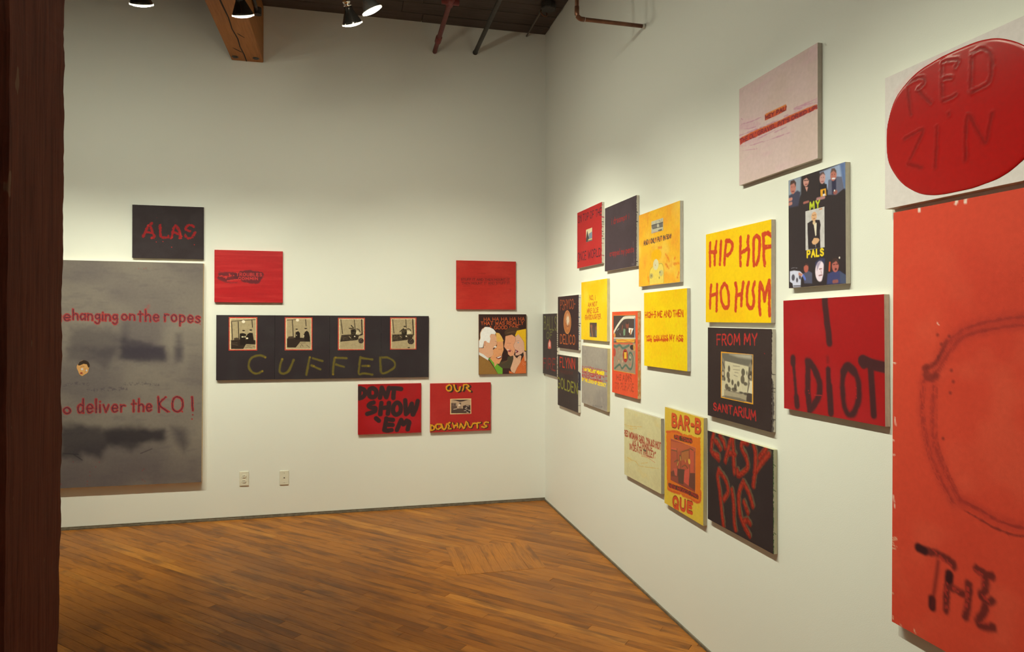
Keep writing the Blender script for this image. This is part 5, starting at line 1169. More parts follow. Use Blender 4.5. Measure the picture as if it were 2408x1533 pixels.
   ('E',[.247,.0835],.0241,.0203,(134,70,52),{'soft':4}),
   ('E',[.247,.0705],.0167,.0082,(60,46,40),{}),
   ('P',[[.2692,.0999],[.3418,.1029],[.3284,.1139],[.3058,.1397],[.2693,.1257]],(232,226,200),{'soft':3}),
   ('P',[[.2922,.1107],[.3103,.1068],[.3013,.1362],[.283,.1438]],(190,120,60),{}),
   ('P',[[.1894,.1044],[.2179,.1097],[.2132,.1452],[.1894,.1494],[.1846,.127]],(120,150,110),{'soft':4}),
   ('S',[[[.173,.0858],[.1672,.1122]]],3.4,(170,96,60),{'soft':2}),
   ('S',[[[.1311,.1354],[.1409,.1466]],[[.0864,.117],[.1163,.1052]]],2,(170,170,160),{'soft':2}),
   ('S',[[[.0274,.2014],[.1846,.1976],[.3239,.1946]]],5,(206,96,56),{'soft':5}),
   ('S',[[[.0274,.2158],[.0763,.2203],[.1262,.2078],[.175,.2257],[.2226,.2176],[.2739,.2047]]],8,(84,112,92),{'soft':4}),
   ('E',[.3221,.2157],.0356,.0146,(52,44,42),{}),
   ('E',[.3507,.2147],.0176,.0216,(226,160,60),{'soft':4,'a':.6}),
   ('E',[.217,.2699],.0393,.041,(166,54,44),{}),
   ('E',[.217,.2681],.0244,.0261,(60,44,38),{}),
   ('P',[[.198,.2495],[.2377,.2478],[.2377,.2878],[.198,.29]],(222,170,50),{}),
   ('S',[[[.2739,.2874],[.2693,.2619],[.2968,.2478],[.3284,.2699],[.3284,.3098],[.3059,.344],[.2693,.3447],[.2227,.3273],[.1653,.3517],[.1262,.3296],[.0459,.3597]]],7,(80,106,86),{'soft':4}),
   ('S',[[[.2803,.2907],[.304,.2894],[.304,.2711],[.2876,.2701]]],4,(80,106,86),{'soft':3}),
   ('E',[.2895,.2755],.0091,.0074,(196,186,156),{}),
   ('E',[.0408,.2573],.0224,.0271,(176,66,50),{'soft':6}),
   ('S',[[[.1163,.2348],[.1163,.2348]],[[.1164,.3035],[.1164,.3035]],[[.2227,.3497],[.2227,.3497]],[[.2876,.3214],[.2876,.3214]],[[.3418,.2548],[.3418,.2548]]],8,(190,96,66),{'soft':8,'a':.8}),
   ('S',[[[.1144,.3082],[.1144,.3082]],[[.175,.3078],[.175,.3078]]],6,(204,176,130),{'soft':6}),
   ('S',[[[.0304,.022],[.3718,.0229]]],2,(228,150,50),{'soft':1}),
   ('S',[[[.0305,.372],[.3595,.3713]]],2.2,(228,150,50),{'soft':1}),
  ]),]),
'REDW':dict(wall='R',rect=[2.06399,.83176,.5058,.40679,.00813],
 grid=(.0032,.0024),
 edge=('plain',(178,168,140)),
 ops=[
  ('F',(208,198,142)),
  ('M',(198,186,132),.6,60,60,.35,.8),
  ('M',(214,188,110),.5,90,50,.6,.95),
  ('S',[[[.0086,.1667],[.2206,.1617],[.4925,.1684]],[[.1327,.2124],[.2626,.239],[.4315,.2245]]],4,(206,130,84),{'soft':8,'rough':6,'a':.45,'dry':.3}),
  ('T', 'RED WOMAN SAID, "I\'M AS HOT',[[-.0008,.1364],[.5046,.1316],[.5044,.1672],[-.001,.169]],4.0,(166,82,58),{'soft':2,'rough':2,'rs':6}),
  ('T', 'AS A TAMALE',[[.124,.1783],[.3945,.1654],[.3944,.1943],[.1238,.2074]],3.8,(166,82,58),{'soft':2,'rough':1.5,'rs':6}),
  ('T', 'IN DEATH VALLEY"',[[.083,.2071],[.4409,.1926],[.4284,.2302],[.0828,.2386]],3.8,(166,82,58),{'soft':2,'rough':1.5,'rs':6}),
  ('S',[[[.0042,.1021],[.0882,.1001],[.2551,.0795]],[[.0231,.1087],[.1063,.1149],[.1864,.0977]],[[.1052,.2991],[.1677,.296],[.2198,.3107],[.2706,.3057],[.4694,.2755]],[[.2454,.2915],[.3366,.27]],[[.0408,.2948],[.1052,.2991]]],1.8,(206,168,84),{'soft':3,'rough':2,'a':.8}),
  ('S',[[[.2457,.2492],[.3367,.2425],[.4314,.2514]]],1.6,(206,110,70),{'soft':2,'a':.7}),
  ('E',[.2961,.2078],.0213,.0052,(64,54,44),{}),
  ('E',[.2977,.2068],.0074,.0017,(150,140,110),{}),
 ],
 photos=[]),
'BARB':dict(wall='R',rect=[2.56481,.84954,.40881,.51257,-.00746],
 grid=(.003,.0022),
 edge=('plain',(186,172,128)),
 ops=[
  ('F',(216,182,62)),
  ('M',(206,168,60),.6,80,80,.35,.8),
  ('M',(224,178,40),.5,60,60,.55,.9),
  ('P',[[.0192,.1268],[.0843,.1133],[.1444,.1059],[.1939,.1128],[.2802,.1008],[.3219,.1038],[.3769,.0989],[.3842,.2046],[.3825,.3567],[.3891,.383],[.3798,.4086],[.3494,.42],[.2662,.4153],[.179,.4204],[.0779,.4343],[.0319,.4283],[.0227,.2802]],(214,114,38),{'soft':3,'rough':5}),
  ('M',(206,90,38),.0,60,60,.35,.8),
  ('S',[[[.0193,.1304],[.0843,.1159],[.1445,.1093],[.1939,.1145]],[[.1968,.4209],[.2747,.4172],[.3493,.4156],[.3813,.401],[.3856,.3559]],[[.0396,.4308],[.0967,.4295],[.1701,.4214]]],6,(204,82,44),{'soft':5,'rough':4,'a':.8}),
  ('T', 'BAR-B',[[.0882,.0276],[.3777,.0149],[.3743,.0754],[.0887,.0861]],10,(120,56,34),{'soft':2,'dx':1.5,'dy':2,'sp':.3}),
  ('T', 'BAR-B',[[.0863,.027],[.3761,.0143],[.3727,.0749],[.0869,.0855]],8.2,(208,88,44),{'soft':2,'rough':1.5,'sp':.3}),
  ('T', 'QUE',[[.1016,.4542],[.3018,.4354],[.2989,.4825],[.1021,.5083]],10,(120,56,34),{'soft':2,'dx':-1,'dy':-2,'sp':.35}),
  ('T', 'QUE',[[.1016,.4542],[.3018,.4354],[.2989,.4825],[.1021,.5083]],8.2,(206,82,44),{'soft':2,'rough':1.5,'sp':.35}),
  ('S',[[[.1172,.1397],[.2117,.1349],[.2889,.1301]]],12.5,(84,66,42),{'soft':3,'rough':2}),
  ('S',[[[.0567,.4046],[.2142,.392],[.3531,.3884]]],11.5,(88,58,42),{'soft':3,'rough':2}),
  ('T', 'PIE TOWN',[[.1171,.132],[.293,.1232],[.2932,.1383],[.1173,.1483]],2.4,(190,64,48),{'soft':1.5}),
  ('T', 'NEW MEXICO 1940',[[.0566,.3967],[.357,.3761],[.3556,.3942],[.0568,.4134]],2.2,(170,54,44),{'soft':1.5}),
 ],
 photos=[
  dict(name='picture_print',rect=[.0716,.1553,.3315,.3732],grid=(.0026,.0019),ops=[
   ('F',(172,76,46)),
   ('P',[[.0658,.164],[.3386,.1433],[.3389,.1736],[.1947,.1936],[.1409,.2126],[.0663,.2099]],(186,88,46),{'soft':12}),
   ('P',[[.0662,.2033],[.1407,.1955],[.1362,.205],[.0758,.2146]],(206,90,60),{'soft':4}),
   ('P',[[.0675,.332],[.1508,.2961],[.1557,.3377],[.068,.3844]],(110,58,42),{'soft':5}),
   ('P',[[.0677,.3538],[.2738,.3184],[.3407,.3674],[.068,.3844]],(142,62,44),{'soft':8}),
   ('P',[[.2778,.2907],[.3358,.2775],[.3366,.3652],[.2657,.3575]],(100,56,42),{'soft':3}),
   ('P',[[.2202,.2933],[.2716,.2653],[.2674,.3563],[.2155,.3489]],(200,78,58),{'soft':4}),
   ('P',[[.2724,.1702],[.3323,.1668],[.3317,.2764],[.2778,.2886]],(190,80,50),{'soft':4}),
   ('P',[[.1903,.2029],[.264,.1822],[.2645,.2296],[.1907,.245]],(170,100,46),{'soft':6}),
   ('P',[[.1049,.3062],[.1463,.2971],[.1421,.3366],[.1191,.3376]],(196,84,64),{'soft':4}),
   ('P',[[.1508,.2961],[.2237,.285],[.2122,.3631],[.1587,.3677]],(84,54,40),{'soft':2}),
   ('S',[[[.1407,.1955],[.1463,.2971]],[[.1859,.2038],[.1822,.2891]],[[.2707,.1705],[.2778,.2927]],[[.0805,.2136],[.1408,.2084]],[[.3226,.1768],[.3218,.2745]],[[.1639,.2506],[.1727,.2233],[.1862,.2375]]],2.6,(98,70,40),{'soft':3}),
   ('S',[[[.1948,.202],[.2297,.1889],[.2682,.1772]],[[.1138,.2697],[.1504,.2535],[.1597,.2771]],[[.1955,.2778],[.2304,.2618],[.2564,.2728]],[[.2808,.1686],[.3101,.1711]]],3,(110,74,40),{'soft':4}),
   ('E',[.2713,.2348],.011,.0132,(214,170,60),{'soft':3}),
   ('S',[[[.1772,.2309],[.1818,.2469]],[[.2302,.2368],[.232,.2448]],[[.1461,.28],[.155,.261]]],3,(196,160,60),{'soft':4}),
   ('S',[[[.0725,.1659],[.0746,.3806]],[[.3305,.1469],[.3342,.3625]],[[.0725,.1659],[.3288,.1464]],[[.0746,.3815],[.3342,.3633]]],1.6,(150,52,40),{'soft':1}),
  ]),]),
'EASY':dict(wall='R',rect=[3.06216,.84734,.50683,.4139,.0071],
 grid=(.003,.0022),
 edge=('green',(196,190,146)),
 ops=[
  ('F',(56,46,43)),
  ('M',(62,52,48),.4,120,120,.35,.8),
  ('S',[[[.0617,.0024],[.0465,.0419],[.044,.0854],[.0849,.1012],[.1054,.1089]],[[.0742,.0315],[.0999,.0407],[.1215,.06]],[[.0568,.0909],[.1011,.0951]],[[.1146,-.0001],[.1467,.0252],[.1572,.0462]],[[.2093,-.0],[.185,.0488],[.1625,.1074]],[[.2228,-.0022],[.2272,.0598],[.2321,.1437]],[[.1973,.0653],[.2392,.0621]],[[.3332,-.0023],[.2984,.0007],[.2918,.0264],[.3235,.0602],[.3371,.0896],[.3232,.1138],[.2652,.1477],[.2587,.129]],[[.3782,-.001],[.3926,.0297],[.391,.0929],[.3773,.1693]],[[.4845,.0163],[.4385,.0591],[.4,.1015]],[[.4665,-.0008],[.421,.0435]],[[.1066,.1586],[.0955,.1916],[.1133,.2528],[.1273,.3257],[.1447,.4026]],[[.1138,.1647],[.1669,.195],[.1826,.2402],[.1489,.2823]],[[.2149,.2233],[.228,.281],[.231,.3539],[.2428,.3891]],[[.3039,.1682],[.2713,.2191],[.271,.2919],[.2965,.3428],[.3467,.3818]],[[.3039,.1682],[.3446,.2052],[.372,.2514]],[[.3085,.2533],[.3348,.2894]],[[.303,.3374],[.3315,.323],[.3501,.3313]]],13.5,(104,88,62),{'soft':7,'rough':4,'rs':12,'a':.8,'h':.25}),
  ('S',[[[.0542,.0098],[.0389,.0494],[.0364,.093],[.0775,.1088],[.0981,.1165]],[[.0668,.0389],[.0926,.0481],[.1143,.0674]],[[.0492,.0985],[.0937,.1026]],[[.1074,.0072],[.1396,.0325],[.1501,.0534]],[[.2024,.007],[.1781,.056],[.1554,.1149]],[[.216,.0048],[.2204,.067],[.2254,.151]],[[.1904,.0725],[.2325,.0692]],[[.3269,.0045],[.2919,.0076],[.2853,.0333],[.3171,.0671],[.3308,.0966],[.3168,.1209],[.2586,.1549],[.2521,.1362]],[[.3721,.0057],[.3865,.0364],[.3849,.0997],[.3712,.1764]],[[.4789,.0228],[.4326,.0658],[.3939,.1083]],[[.4607,.0057],[.4151,.0502]],[[.0993,.1662],[.0881,.1994],[.106,.2607],[.1201,.3337],[.1376,.4107]],[[.1065,.1724],[.1598,.2026],[.1757,.2478],[.1418,.2901]],[[.208,.2308],[.2213,.2886],[.2242,.3617],[.2361,.3969]],[[.2974,.1754],[.2648,.2265],[.2644,.2994],[.2901,.3504],[.3405,.3894]],[[.2974,.1754],[.3383,.2124],[.3659,.2586]],[[.3021,.2607],[.3285,.2968]],[[.2965,.345],[.3252,.3305],[.3439,.3387]]],13,(128,40,29),{'soft':11,'rough':4,'rs':10,'h':.3}),
  ('S',[[[.0557,.0072],[.0405,.0468],[.038,.0904],[.079,.1062],[.0995,.1139]],[[.0683,.0363],[.094,.0456],[.1157,.0648]],[[.0508,.0959],[.0952,.1001]],[[.1088,.0047],[.141,.03],[.1515,.0509]],[[.2038,.0046],[.1795,.0535],[.1568,.1123]],[[.2174,.0024],[.2218,.0645],[.2267,.1485]],[[.1918,.07],[.2339,.0667]],[[.3282,.0022],[.2932,.0052],[.2866,.0309],[.3184,.0647],[.3321,.0942],[.3181,.1185],[.2599,.1525],[.2534,.1337]],[[.3733,.0033],[.3877,.0341],[.3862,.0973],[.3724,.174]],[[.48,.0205],[.4338,.0635],[.3951,.106]],[[.4619,.0034],[.4163,.0479]],[[.1007,.1636],[.0896,.1968],[.1075,.2581],[.1215,.331],[.139,.408]],[[.108,.1698],[.1613,.2],[.1771,.2453],[.1432,.2875]],[[.2094,.2282],[.2226,.2861],[.2256,.3591],[.2375,.3943]],[[.2987,.1729],[.2661,.224],[.2657,.2969],[.2914,.3479],[.3417,.3869]],[[.2987,.1729],[.3396,.21],[.3671,.2561]],[[.3034,.2582],[.3298,.2943]],[[.2978,.3425],[.3264,.328],[.3451,.3362]]],6,(176,62,40),{'soft':10,'rough':5,'rs':9,'a':.75,'dry':.35,'h':.2}),
 ],
 photos=[]),
'FROM':dict(wall='R',rect=[3.05611,1.32959,.49463,.41183,-.00156],
 grid=(.003,.0022),
 edge=('patch',(150,140,120)),
 ops=[
  ('F',(60,48,43)),
  ('M',(68,56,50),.4,140,140,.35,.8),
  ('T', 'FROM MY',[[.0827,.0318],[.3959,.0217],[.396,.0669],[.0829,.0774]],3.4,(186,52,44),{'soft':2,'rough':2.2,'rs':8,'dry':.15}),
  ('T', 'SANITARIUM',[[.0521,.3472],[.3851,.3388],[.3852,.3797],[.0522,.3785]],3.4,(182,48,42),{'soft':2,'rough':2.4,'rs':8,'dry':.2}),
  ('S',[[[.4483,.1001],[.4483,.1001]]],2.5,(150,40,36),{'soft':2}),
 ],
 photos=[
  dict(name='photo_print',rect=[.1175,.1078,.37,.3158],grid=(.0024,.0018),ops=[
   ('F',(236,164,26)),
   ('P',[[.1245,.1136],[.3662,.1102],[.3632,.3115],[.1221,.312]],(142,132,106),{}),
   ('P',[[.1245,.1136],[.3662,.1102],[.3621,.1345],[.3348,.1574],[.1477,.1481],[.1307,.1322]],(112,106,88),{'soft':8}),
   ('P',[[.1893,.1162],[.3558,.1107],[.3621,.1285],[.2581,.1252]],(176,168,140),{'soft':16}),
   ('P',[[.1525,.1478],[.3358,.161],[.3277,.2707],[.2698,.2768],[.1469,.2753]],(204,194,152),{}),
   ('P',[[.1451,.2787],[.2698,.2846],[.3245,.2756],[.3192,.3068],[.1482,.3026]],(166,154,120),{}),
   ('P',[[.1543,.302],[.2699,.3001],[.3192,.3052],[.303,.3133],[.1483,.3123]],(120,112,90),{}),
   ('P',[[.3245,.2756],[.3615,.2671],[.3606,.31],[.3192,.3083]],(72,62,52),{}),
   ('P',[[.1249,.2368],[.148,.238],[.1452,.303],[.124,.3086]],(206,194,150),{}),
   ('P',[[.3456,.2203],[.3645,.2186],[.3636,.2729],[.3298,.2705]],(214,204,164),{}),
   ('E',[.1848,.1803],.0094,.0141,(64,54,44),{'soft':5,'a':.85}),
   ('E',[.1778,.2097],.0129,.016,(64,54,44),{'soft':5,'a':.85}),
   ('E',[.1838,.2316],.0117,.0108,(64,54,44),{'soft':5,'a':.85}),
   ('E',[.296,.1878],.0142,.016,(64,54,44),{'soft':5,'a':.85}),
   ('E',[.2917,.219],.0153,.0185,(64,54,44),{'soft':5,'a':.85}),
   ('E',[.213,.2385],.0092,.0127,(64,54,44),{'soft':5,'a':.85}),
   ('E',[.236,.2553],.0113,.0138,(64,54,44),{'soft':5,'a':.85}),
   ('E',[.2585,.2406],.0101,.0125,(64,54,44),{'soft':5,'a':.85}),
   ('E',[.2274,.2687],.0228,.0088,(64,54,44),{'soft':5,'a':.85}),
   ('E',[.1661,.2621],.0142,.0141,(64,54,44),{'soft':5,'a':.85}),
   ('E',[.1868,.2696],.0141,.0096,(64,54,44),{'soft':5,'a':.85}),
   ('E',[.3136,.2354],.015,.008,(64,54,44),{'soft':5,'a':.85}),
   ('E',[.3455,.2021],.0158,.0122,(64,54,44),{'soft':5,'a':.85}),
   ('E',[.3534,.1864],.0084,.009,(64,54,44),{'soft':5,'a':.85}),
   ('E',[.1346,.2067],.0133,.0162,(64,54,44),{'soft':5,'a':.85}),
   ('E',[.148,.2283],.0072,.0097,(64,54,44),{'soft':5,'a':.85}),
   ('E',[.3242,.1887],.0043,.0091,(64,54,44),{'soft':5,'a':.85}),
   ('E',[.3601,.1406],.0052,.0121,(64,54,44),{'soft':5,'a':.85}),
   ('E',[.2809,.2757],.0165,.0043,(64,54,44),{'soft':5,'a':.85}),
   ('E',[.3137,.2783],.014,.0055,(64,54,44),{'soft':5,'a':.85}),
   ('E',[.1346,.205],.0085,.0098,(190,176,140),{}),
   ('E',[.3508,.2032],.0074,.0067,(170,156,122),{}),
   ('S',[[[.2185,.1653],[.2694,.1649]],[[.2185,.1811],[.2695,.1805]],[[.23,.1928],[.2584,.1938]],[[.2244,.2059],[.2528,.2098]]],1.4,(150,140,112),{'soft':3}),
   ('S',[[[.1326,.1548],[.1478,.1797]]],4,(90,80,66),{'soft':4}),
   ('S',[[[.3454,.1658],[.3375,.1907]]],4,(90,80,66),{'soft':4}),
   ('S',[[[.343,.2297],[.3298,.2674]]],3,(110,98,80),{'soft':3}),
  ]),]),
'HIP':dict(wall='R',rect=[3.04577,1.76661,.51116,.41327,-.00255],
 grid=(.003,.0022),
 edge=('plain',(206,190,158)),
 ops=[
  ('F',(246,198,22)),
  ('M',(242,184,18),.6,170,170,.35,.8),
  ('M',(232,160,30),.35,14,14,.7,1),
  ('S',[[[.0386,.045],[.0369,.0903],[.0391,.1477]],[[.0945,.0444],[.082,.0912],[.0778,.1473]],[[.0336,.0866],[.0915,.092]],[[.1337,.0487],[.1302,.099],[.1243,.1476]],[[.1774,.0486],[.1686,.1026],[.1628,.1538]],[[.1804,.0489],[.2129,.0557],[.2304,.0798],[.2131,.1035],[.1896,.1141]],[[.2926,.049],[.2901,.1046],[.2931,.1669]],[[.3497,.0494],[.3472,.0796],[.3554,.1169],[.3449,.1678]],[[.3039,.1121],[.3473,.1009]],[[.415,.0541],[.3919,.0634],[.3895,.1081],[.3896,.1442],[.3924,.1744]],[[.415,.0541],[.4329,.074],[.4305,.1122],[.4256,.1473],[.4104,.1728]],[[.4553,.053],[.4604,.1005],[.4606,.1415],[.4681,.1772]],[[.4602,.0536],[.4896,.0528],[.5113,.064]],[[.4703,.1073],[.5114,.1072]],[[.0486,.2407],[.041,.2891],[.04,.3463]],[[.1016,.2415],[.0987,.291],[.0958,.3603]],[[.0475,.2893],[.1018,.2812]],[[.1541,.2424],[.1347,.2693],[.1392,.3151],[.1667,.3465],[.1953,.3421],[.1999,.3006],[.1843,.2551],[.1632,.2412]],[[.2541,.2425],[.2627,.2743],[.2573,.3149],[.2546,.362]],[[.3144,.244],[.3046,.2791],[.2994,.3377]],[[.26,.2962],[.3047,.2883]],[[.3533,.246],[.3427,.2805],[.3429,.3232],[.3537,.3478],[.3801,.3498],[.393,.3184],[.385,.2791],[.3979,.2467]],[[.4361,.2501],[.4313,.2958],[.4314,.3402],[.4367,.3787]],[[.4386,.2503],[.4612,.2909],[.4663,.3233]],[[.4663,.3204],[.4808,.28],[.4976,.246]],[[.4976,.246],[.5003,.2981],[.498,.3414],[.503,.3819]]],9.6,(200,68,36),{'soft':3,'rough':3.2,'rs':12,'dry':.12}),
  ('S',[[[.0386,.045],[.0369,.0903],[.0391,.1477]],[[.0945,.0444],[.082,.0912],[.0778,.1473]],[[.0336,.0866],[.0915,.092]],[[.1337,.0487],[.1302,.099],[.1243,.1476]],[[.1774,.0486],[.1686,.1026],[.1628,.1538]],[[.1804,.0489],[.2129,.0557],[.2304,.0798],[.2131,.1035],[.1896,.1141]],[[.2926,.049],[.2901,.1046],[.2931,.1669]],[[.3497,.0494],[.3472,.0796],[.3554,.1169],[.3449,.1678]],[[.3039,.1121],[.3473,.1009]],[[.415,.0541],[.3919,.0634],[.3895,.1081],[.3896,.1442],[.3924,.1744]],[[.415,.0541],[.4329,.074],[.4305,.1122],[.4256,.1473],[.4104,.1728]],[[.4553,.053],[.4604,.1005],[.4606,.1415],[.4681,.1772]],[[.4602,.0536],[.4896,.0528],[.5113,.064]],[[.4703,.1073],[.5114,.1072]],[[.0486,.2407],[.041,.2891],[.04,.3463]],[[.1016,.2415],[.0987,.291],[.0958,.3603]],[[.0475,.2893],[.1018,.2812]],[[.1541,.2424],[.1347,.2693],[.1392,.3151],[.1667,.3465],[.1953,.3421],[.1999,.3006],[.1843,.2551],[.1632,.2412]],[[.2541,.2425],[.2627,.2743],[.2573,.3149],[.2546,.362]],[[.3144,.244],[.3046,.2791],[.2994,.3377]],[[.26,.2962],[.3047,.2883]],[[.3533,.246],[.3427,.2805],[.3429,.3232],[.3537,.3478],[.3801,.3498],[.393,.3184],[.385,.2791],[.3979,.2467]],[[.4361,.2501],[.4313,.2958],[.4314,.3402],[.4367,.3787]],[[.4386,.2503],[.4612,.2909],[.4663,.3233]],[[.4663,.3204],[.4808,.28],[.4976,.246]],[[.4976,.246],[.5003,.2981],[.498,.3414],[.503,.3819]]],4,(212,92,44),{'soft':6,'rough':5,'rs':20,'a':.4,'dry':.45}),
  ('N',260,(206,104,34),.8,2.2,3),
 ],
 photos=[]),
'PALS':dict(wall='R',rect=[3.56578,1.89993,.30708,.41262,.0081],
 grid=(.0024,.0019),
 edge=('plain',(206,196,164)),
 ops=[
  ('F',(56,47,46)),
  ('P',[[-.0027,-.0024],[.0739,-.0009],[.0715,.0645],[.0534,.0869],[-.0032,.0834]],(150,158,162),{'soft':14}),
  ('P',[[.0022,.0579],[.0536,.0481],[.0711,.0579],[.0583,.1071],[.0019,.104]],(70,68,82),{'soft':8}),
  ('E',[.0273,.0316],.0173,.0248,(188,122,102),{'soft':3}),
  ('P',[[.0087,.0197],[.013,.0041],[.0336,.0035],[.0462,.0175],[.0436,.0332],[.0335,.0165]],(82,60,52),{'soft':5}),
  ('S',[[[.0021,.0744],[.0177,.0739]],[[.002,.0909],[.0166,.0901]]],6,(196,132,112),{'soft':4}),
  ('S',[[[.0206,.0286],[.0206,.0286]],[[.0334,.0305],[.0334,.0305]]],2,(110,66,58),{'soft':2}),
  ('S',[[[.0205,.0456],[.0333,.0475]]],2.2,(140,70,64),{'soft':2}),
  ('E',[.1032,.0228],.0159,.0197,(200,146,126),{'soft':3}),
  ('P',[[.0862,.0161],[.0912,.0028],[.113,.0028],[.1225,.0206],[.1177,.0227],[.1057,.0123]],(58,44,42),{'soft':4}),
  ('P',[[.0972,.0439],[.1137,.0471],[.1068,.0632]],(200,146,126),{'soft':3}),
  ('S',[[[.0911,.0187],[.1177,.0227]]],1.6,(70,50,48),{'soft':2}),
  ('S',[[[.0983,.0345],[.1104,.0357]]],2,(150,80,74),{'soft':2}),
  ('S',[[[.0905,.1015],[.1148,.101]]],4,(170,104,90),{'soft':4}),
  ('P',[[.1786,.0077],[.3065,.0002],[.3059,.0883],[.2998,.0871],[.2186,.0771],[.2054,.0532]],(152,166,184),{'soft':8}),
  ('P',[[.2795,.0003],[.3065,.0002],[.3072,.0915],[.2957,.0833]],(96,116,150),{'soft':14}),
  ('P',[[.1738,.0468],[.192,.0505],[.2143,.0565],[.2162,.1009],[.1734,.0991]],(46,40,42),{'soft':3}),
  ('E',[.1921,.0315],.0148,.0196,(198,150,136),{'soft':3}),
  ('P',[[.1762,.0226],[.1832,.0087],[.199,.0091],[.2056,.0228],[.1945,.0158]],(96,74,70),{'soft':5}),
  ('P',[[.1809,.0704],[.2098,.0708],[.2114,.097],[.1826,.0953]],(226,162,42),{}),
  ('E',[.1985,.0824],.0054,.0079,(60,50,46),{}),
  ('E',[.1998,.0924],.0071,.0042,(220,215,205),{}),
  ('S',[[[.1642,.1006],[.2006,.1011]]],5,(180,130,120),{'soft':5}),
  ('S',[[[.1867,.0279],[.1867,.0279]],[[.1975,.0296],[.1975,.0296]]],1.8,(120,80,74),{'soft':2}),
  ('S',[[[.1866,.0426],[.1974,.0436]]],2,(160,92,86),{'soft':2}),
  ('P',[[.2224,.0446],[.2451,.0418],[.2674,.0415],[.2897,.0468],[.2998,.0886],[.2619,.1034],[.2185,.0953]],(104,104,116),{'soft':4}),
  ('P',[[.2398,.0482],[.2622,.0484],[.2619,.1004],[.2404,.0994]],(54,52,70),{'soft':5}),
  ('E',[.2486,.0327],.0158,.0197,(184,114,94),{'soft':3}),
  ('P',[[.233,.0227],[.2388,.0074],[.2539,.0087],[.2633,.0204],[.2624,.0291],[.2496,.0173]],(104,78,66),{'soft':5}),
  ('E',[.2577,.0937],.0102,.0077,(160,96,82),{'soft':5}),
  ('S',[[[.2534,.0869],[.2534,.0869]]],3,(230,235,235),{}),
  ('S',[[[.2421,.0292],[.2421,.0292]],[[.2546,.031],[.2546,.031]]],2,(100,58,52),{'soft':2}),
  ('S',[[[.2429,.0435],[.2546,.0453]]],2.6,(226,220,212),{'soft':2}),
  ('T', 'MY',[[.1243,.1065],[.1757,.1076],[.1755,.1322],[.1241,.1304]],3.4,(190,200,44),{'soft':1.2,'sp':.4}),
  ('T', 'PALS',[[.1083,.2809],[.1949,.2822],[.1948,.306],[.1081,.3049]],3.4,(236,206,40),{'soft':1.2,'sp':.35}),
  ('P',[[.0066,.3482],[.0313,.3469],[.0666,.3529],[.0839,.3654],[.0714,.3805],[.0692,.4108],[.0258,.4103],[.0218,.3951],[.0063,.3876]],(206,206,212),{'soft':3}),
  ('E',[.026,.3732],.0098,.0124,(88,84,92),{'soft':4}),
  ('E',[.0665,.3728],.0074,.0102,(88,84,92),{'soft':4}),
  ('E',[.0489,.3845],.006,.009,(84,78,86),{'soft':4}),
  ('S',[[[.0284,.4053],[.0688,.4069]]],2,(90,84,90),{'soft':2}),
  ('S',[[[.016,.3375],[.0492,.3386]]],1.6,(150,145,145),{'soft':2,'dry':.4}),
  ('P',[[.0839,.3638],[.1107,.3531],[.1344,.3644],[.1342,.4019],[.091,.3993]],(88,88,104),{'soft':5}),
  ('E',[.1011,.3435],.013,.0165,(182,98,78),{'soft':3}),
  ('P',[[.0885,.337],[.0924,.3278],[.107,.326],[.1127,.3375],[.1012,.3318]],(60,46,42),{'soft':4}),
  ('P',[[.0591,.3555],[.0839,.3654],[.0715,.3725],[.0566,.365]],(196,130,104),{'soft':4}),
  ('S',[[[.0853,.3702],[.095,.3836]]],5,(96,116,190),{'soft':3}),
  ('P',[[.1511,.3283],[.1812,.3126],[.2037,.3179],[.2012,.3481],[.1533,.3472]],(62,62,84),{'soft':6}),
  ('E',[.1772,.3614],.0253,.0363,(236,216,216),{'soft':4}),
  ('P',[[.1968,.3325],[.2057,.3485],[.2032,.3939],[.1828,.4048],[.1943,.3719]],(60,50,52),{'soft':6}),
  ('P',[[.1602,.3601],[.159,.3322],[.1856,.3223],[.1718,.3425]],(120,110,140),{'soft':6,'a':.7}),
  ('S',[[[.174,.3535],[.1854,.3529]],[[.1716,.3764],[.1875,.3751]]],2,(150,90,92),{'soft':2}),
  ('S',[[[.1818,.3587],[.1853,.3697]]],1.6,(190,150,146),{'soft':2}),
  ('P',[[.2166,.3736],[.2429,.3681],[.277,.3677],[.3068,.3846],[.3066,.4123],[.212,.4096]],(66,70,108),{'soft':6}),
  ('P',[[.277,.3692],[.3068,.3846],[.3066,.4123],[.2809,.4108]],(76,84,104),{'soft':5}),
  ('E',[.256,.3473],.0169,.0232,(182,104,88),{'soft':3}),
  ('P',[[.2379,.3407],[.2423,.3231],[.2604,.3218],[.2739,.3364],[.273,.3482],[.2603,.3322]],(72,52,46),{'soft':5}),
  ('S',[[[.2283,.3353],[.2255,.3622]]],4,(206,88,50),{'soft':3}),
  ('S',[[[.2765,.3225],[.2765,.3225]]],3.4,(245,225,200),{'soft':2}),
  ('S',[[[.2452,.3434],[.2538,.3436]],[[.2603,.3435],[.2688,.3437]]],1.6,(90,50,46),{'soft':1.5}),
  ('E',[.258,.3603],.0051,.0042,(90,44,42),{'soft':3}),
  ('S',[[[.247,.4027],[.2641,.4023]]],6,(150,90,80),{'soft':5}),
 ],
 photos=[
  dict(name='photo_print',rect=[.0998,.1343,.2029,.2782],grid=(.0021,.0017),ops=[
   ('F',(202,196,182)),
   ('M',(176,170,158),.5,14,14,.35,.8),
   ('P',[[.1732,.1377],[.1914,.1361],[.1914,.1422],[.1731,.1423]],(200,150,100),{'soft':3}),
   ('P',[[.1109,.18],[.1404,.1712],[.1775,.1775],[.1828,.1961],[.1791,.2171],[.1805,.2788],[.115,.2765],[.1125,.2302]],(52,43,44),{'soft':2}),
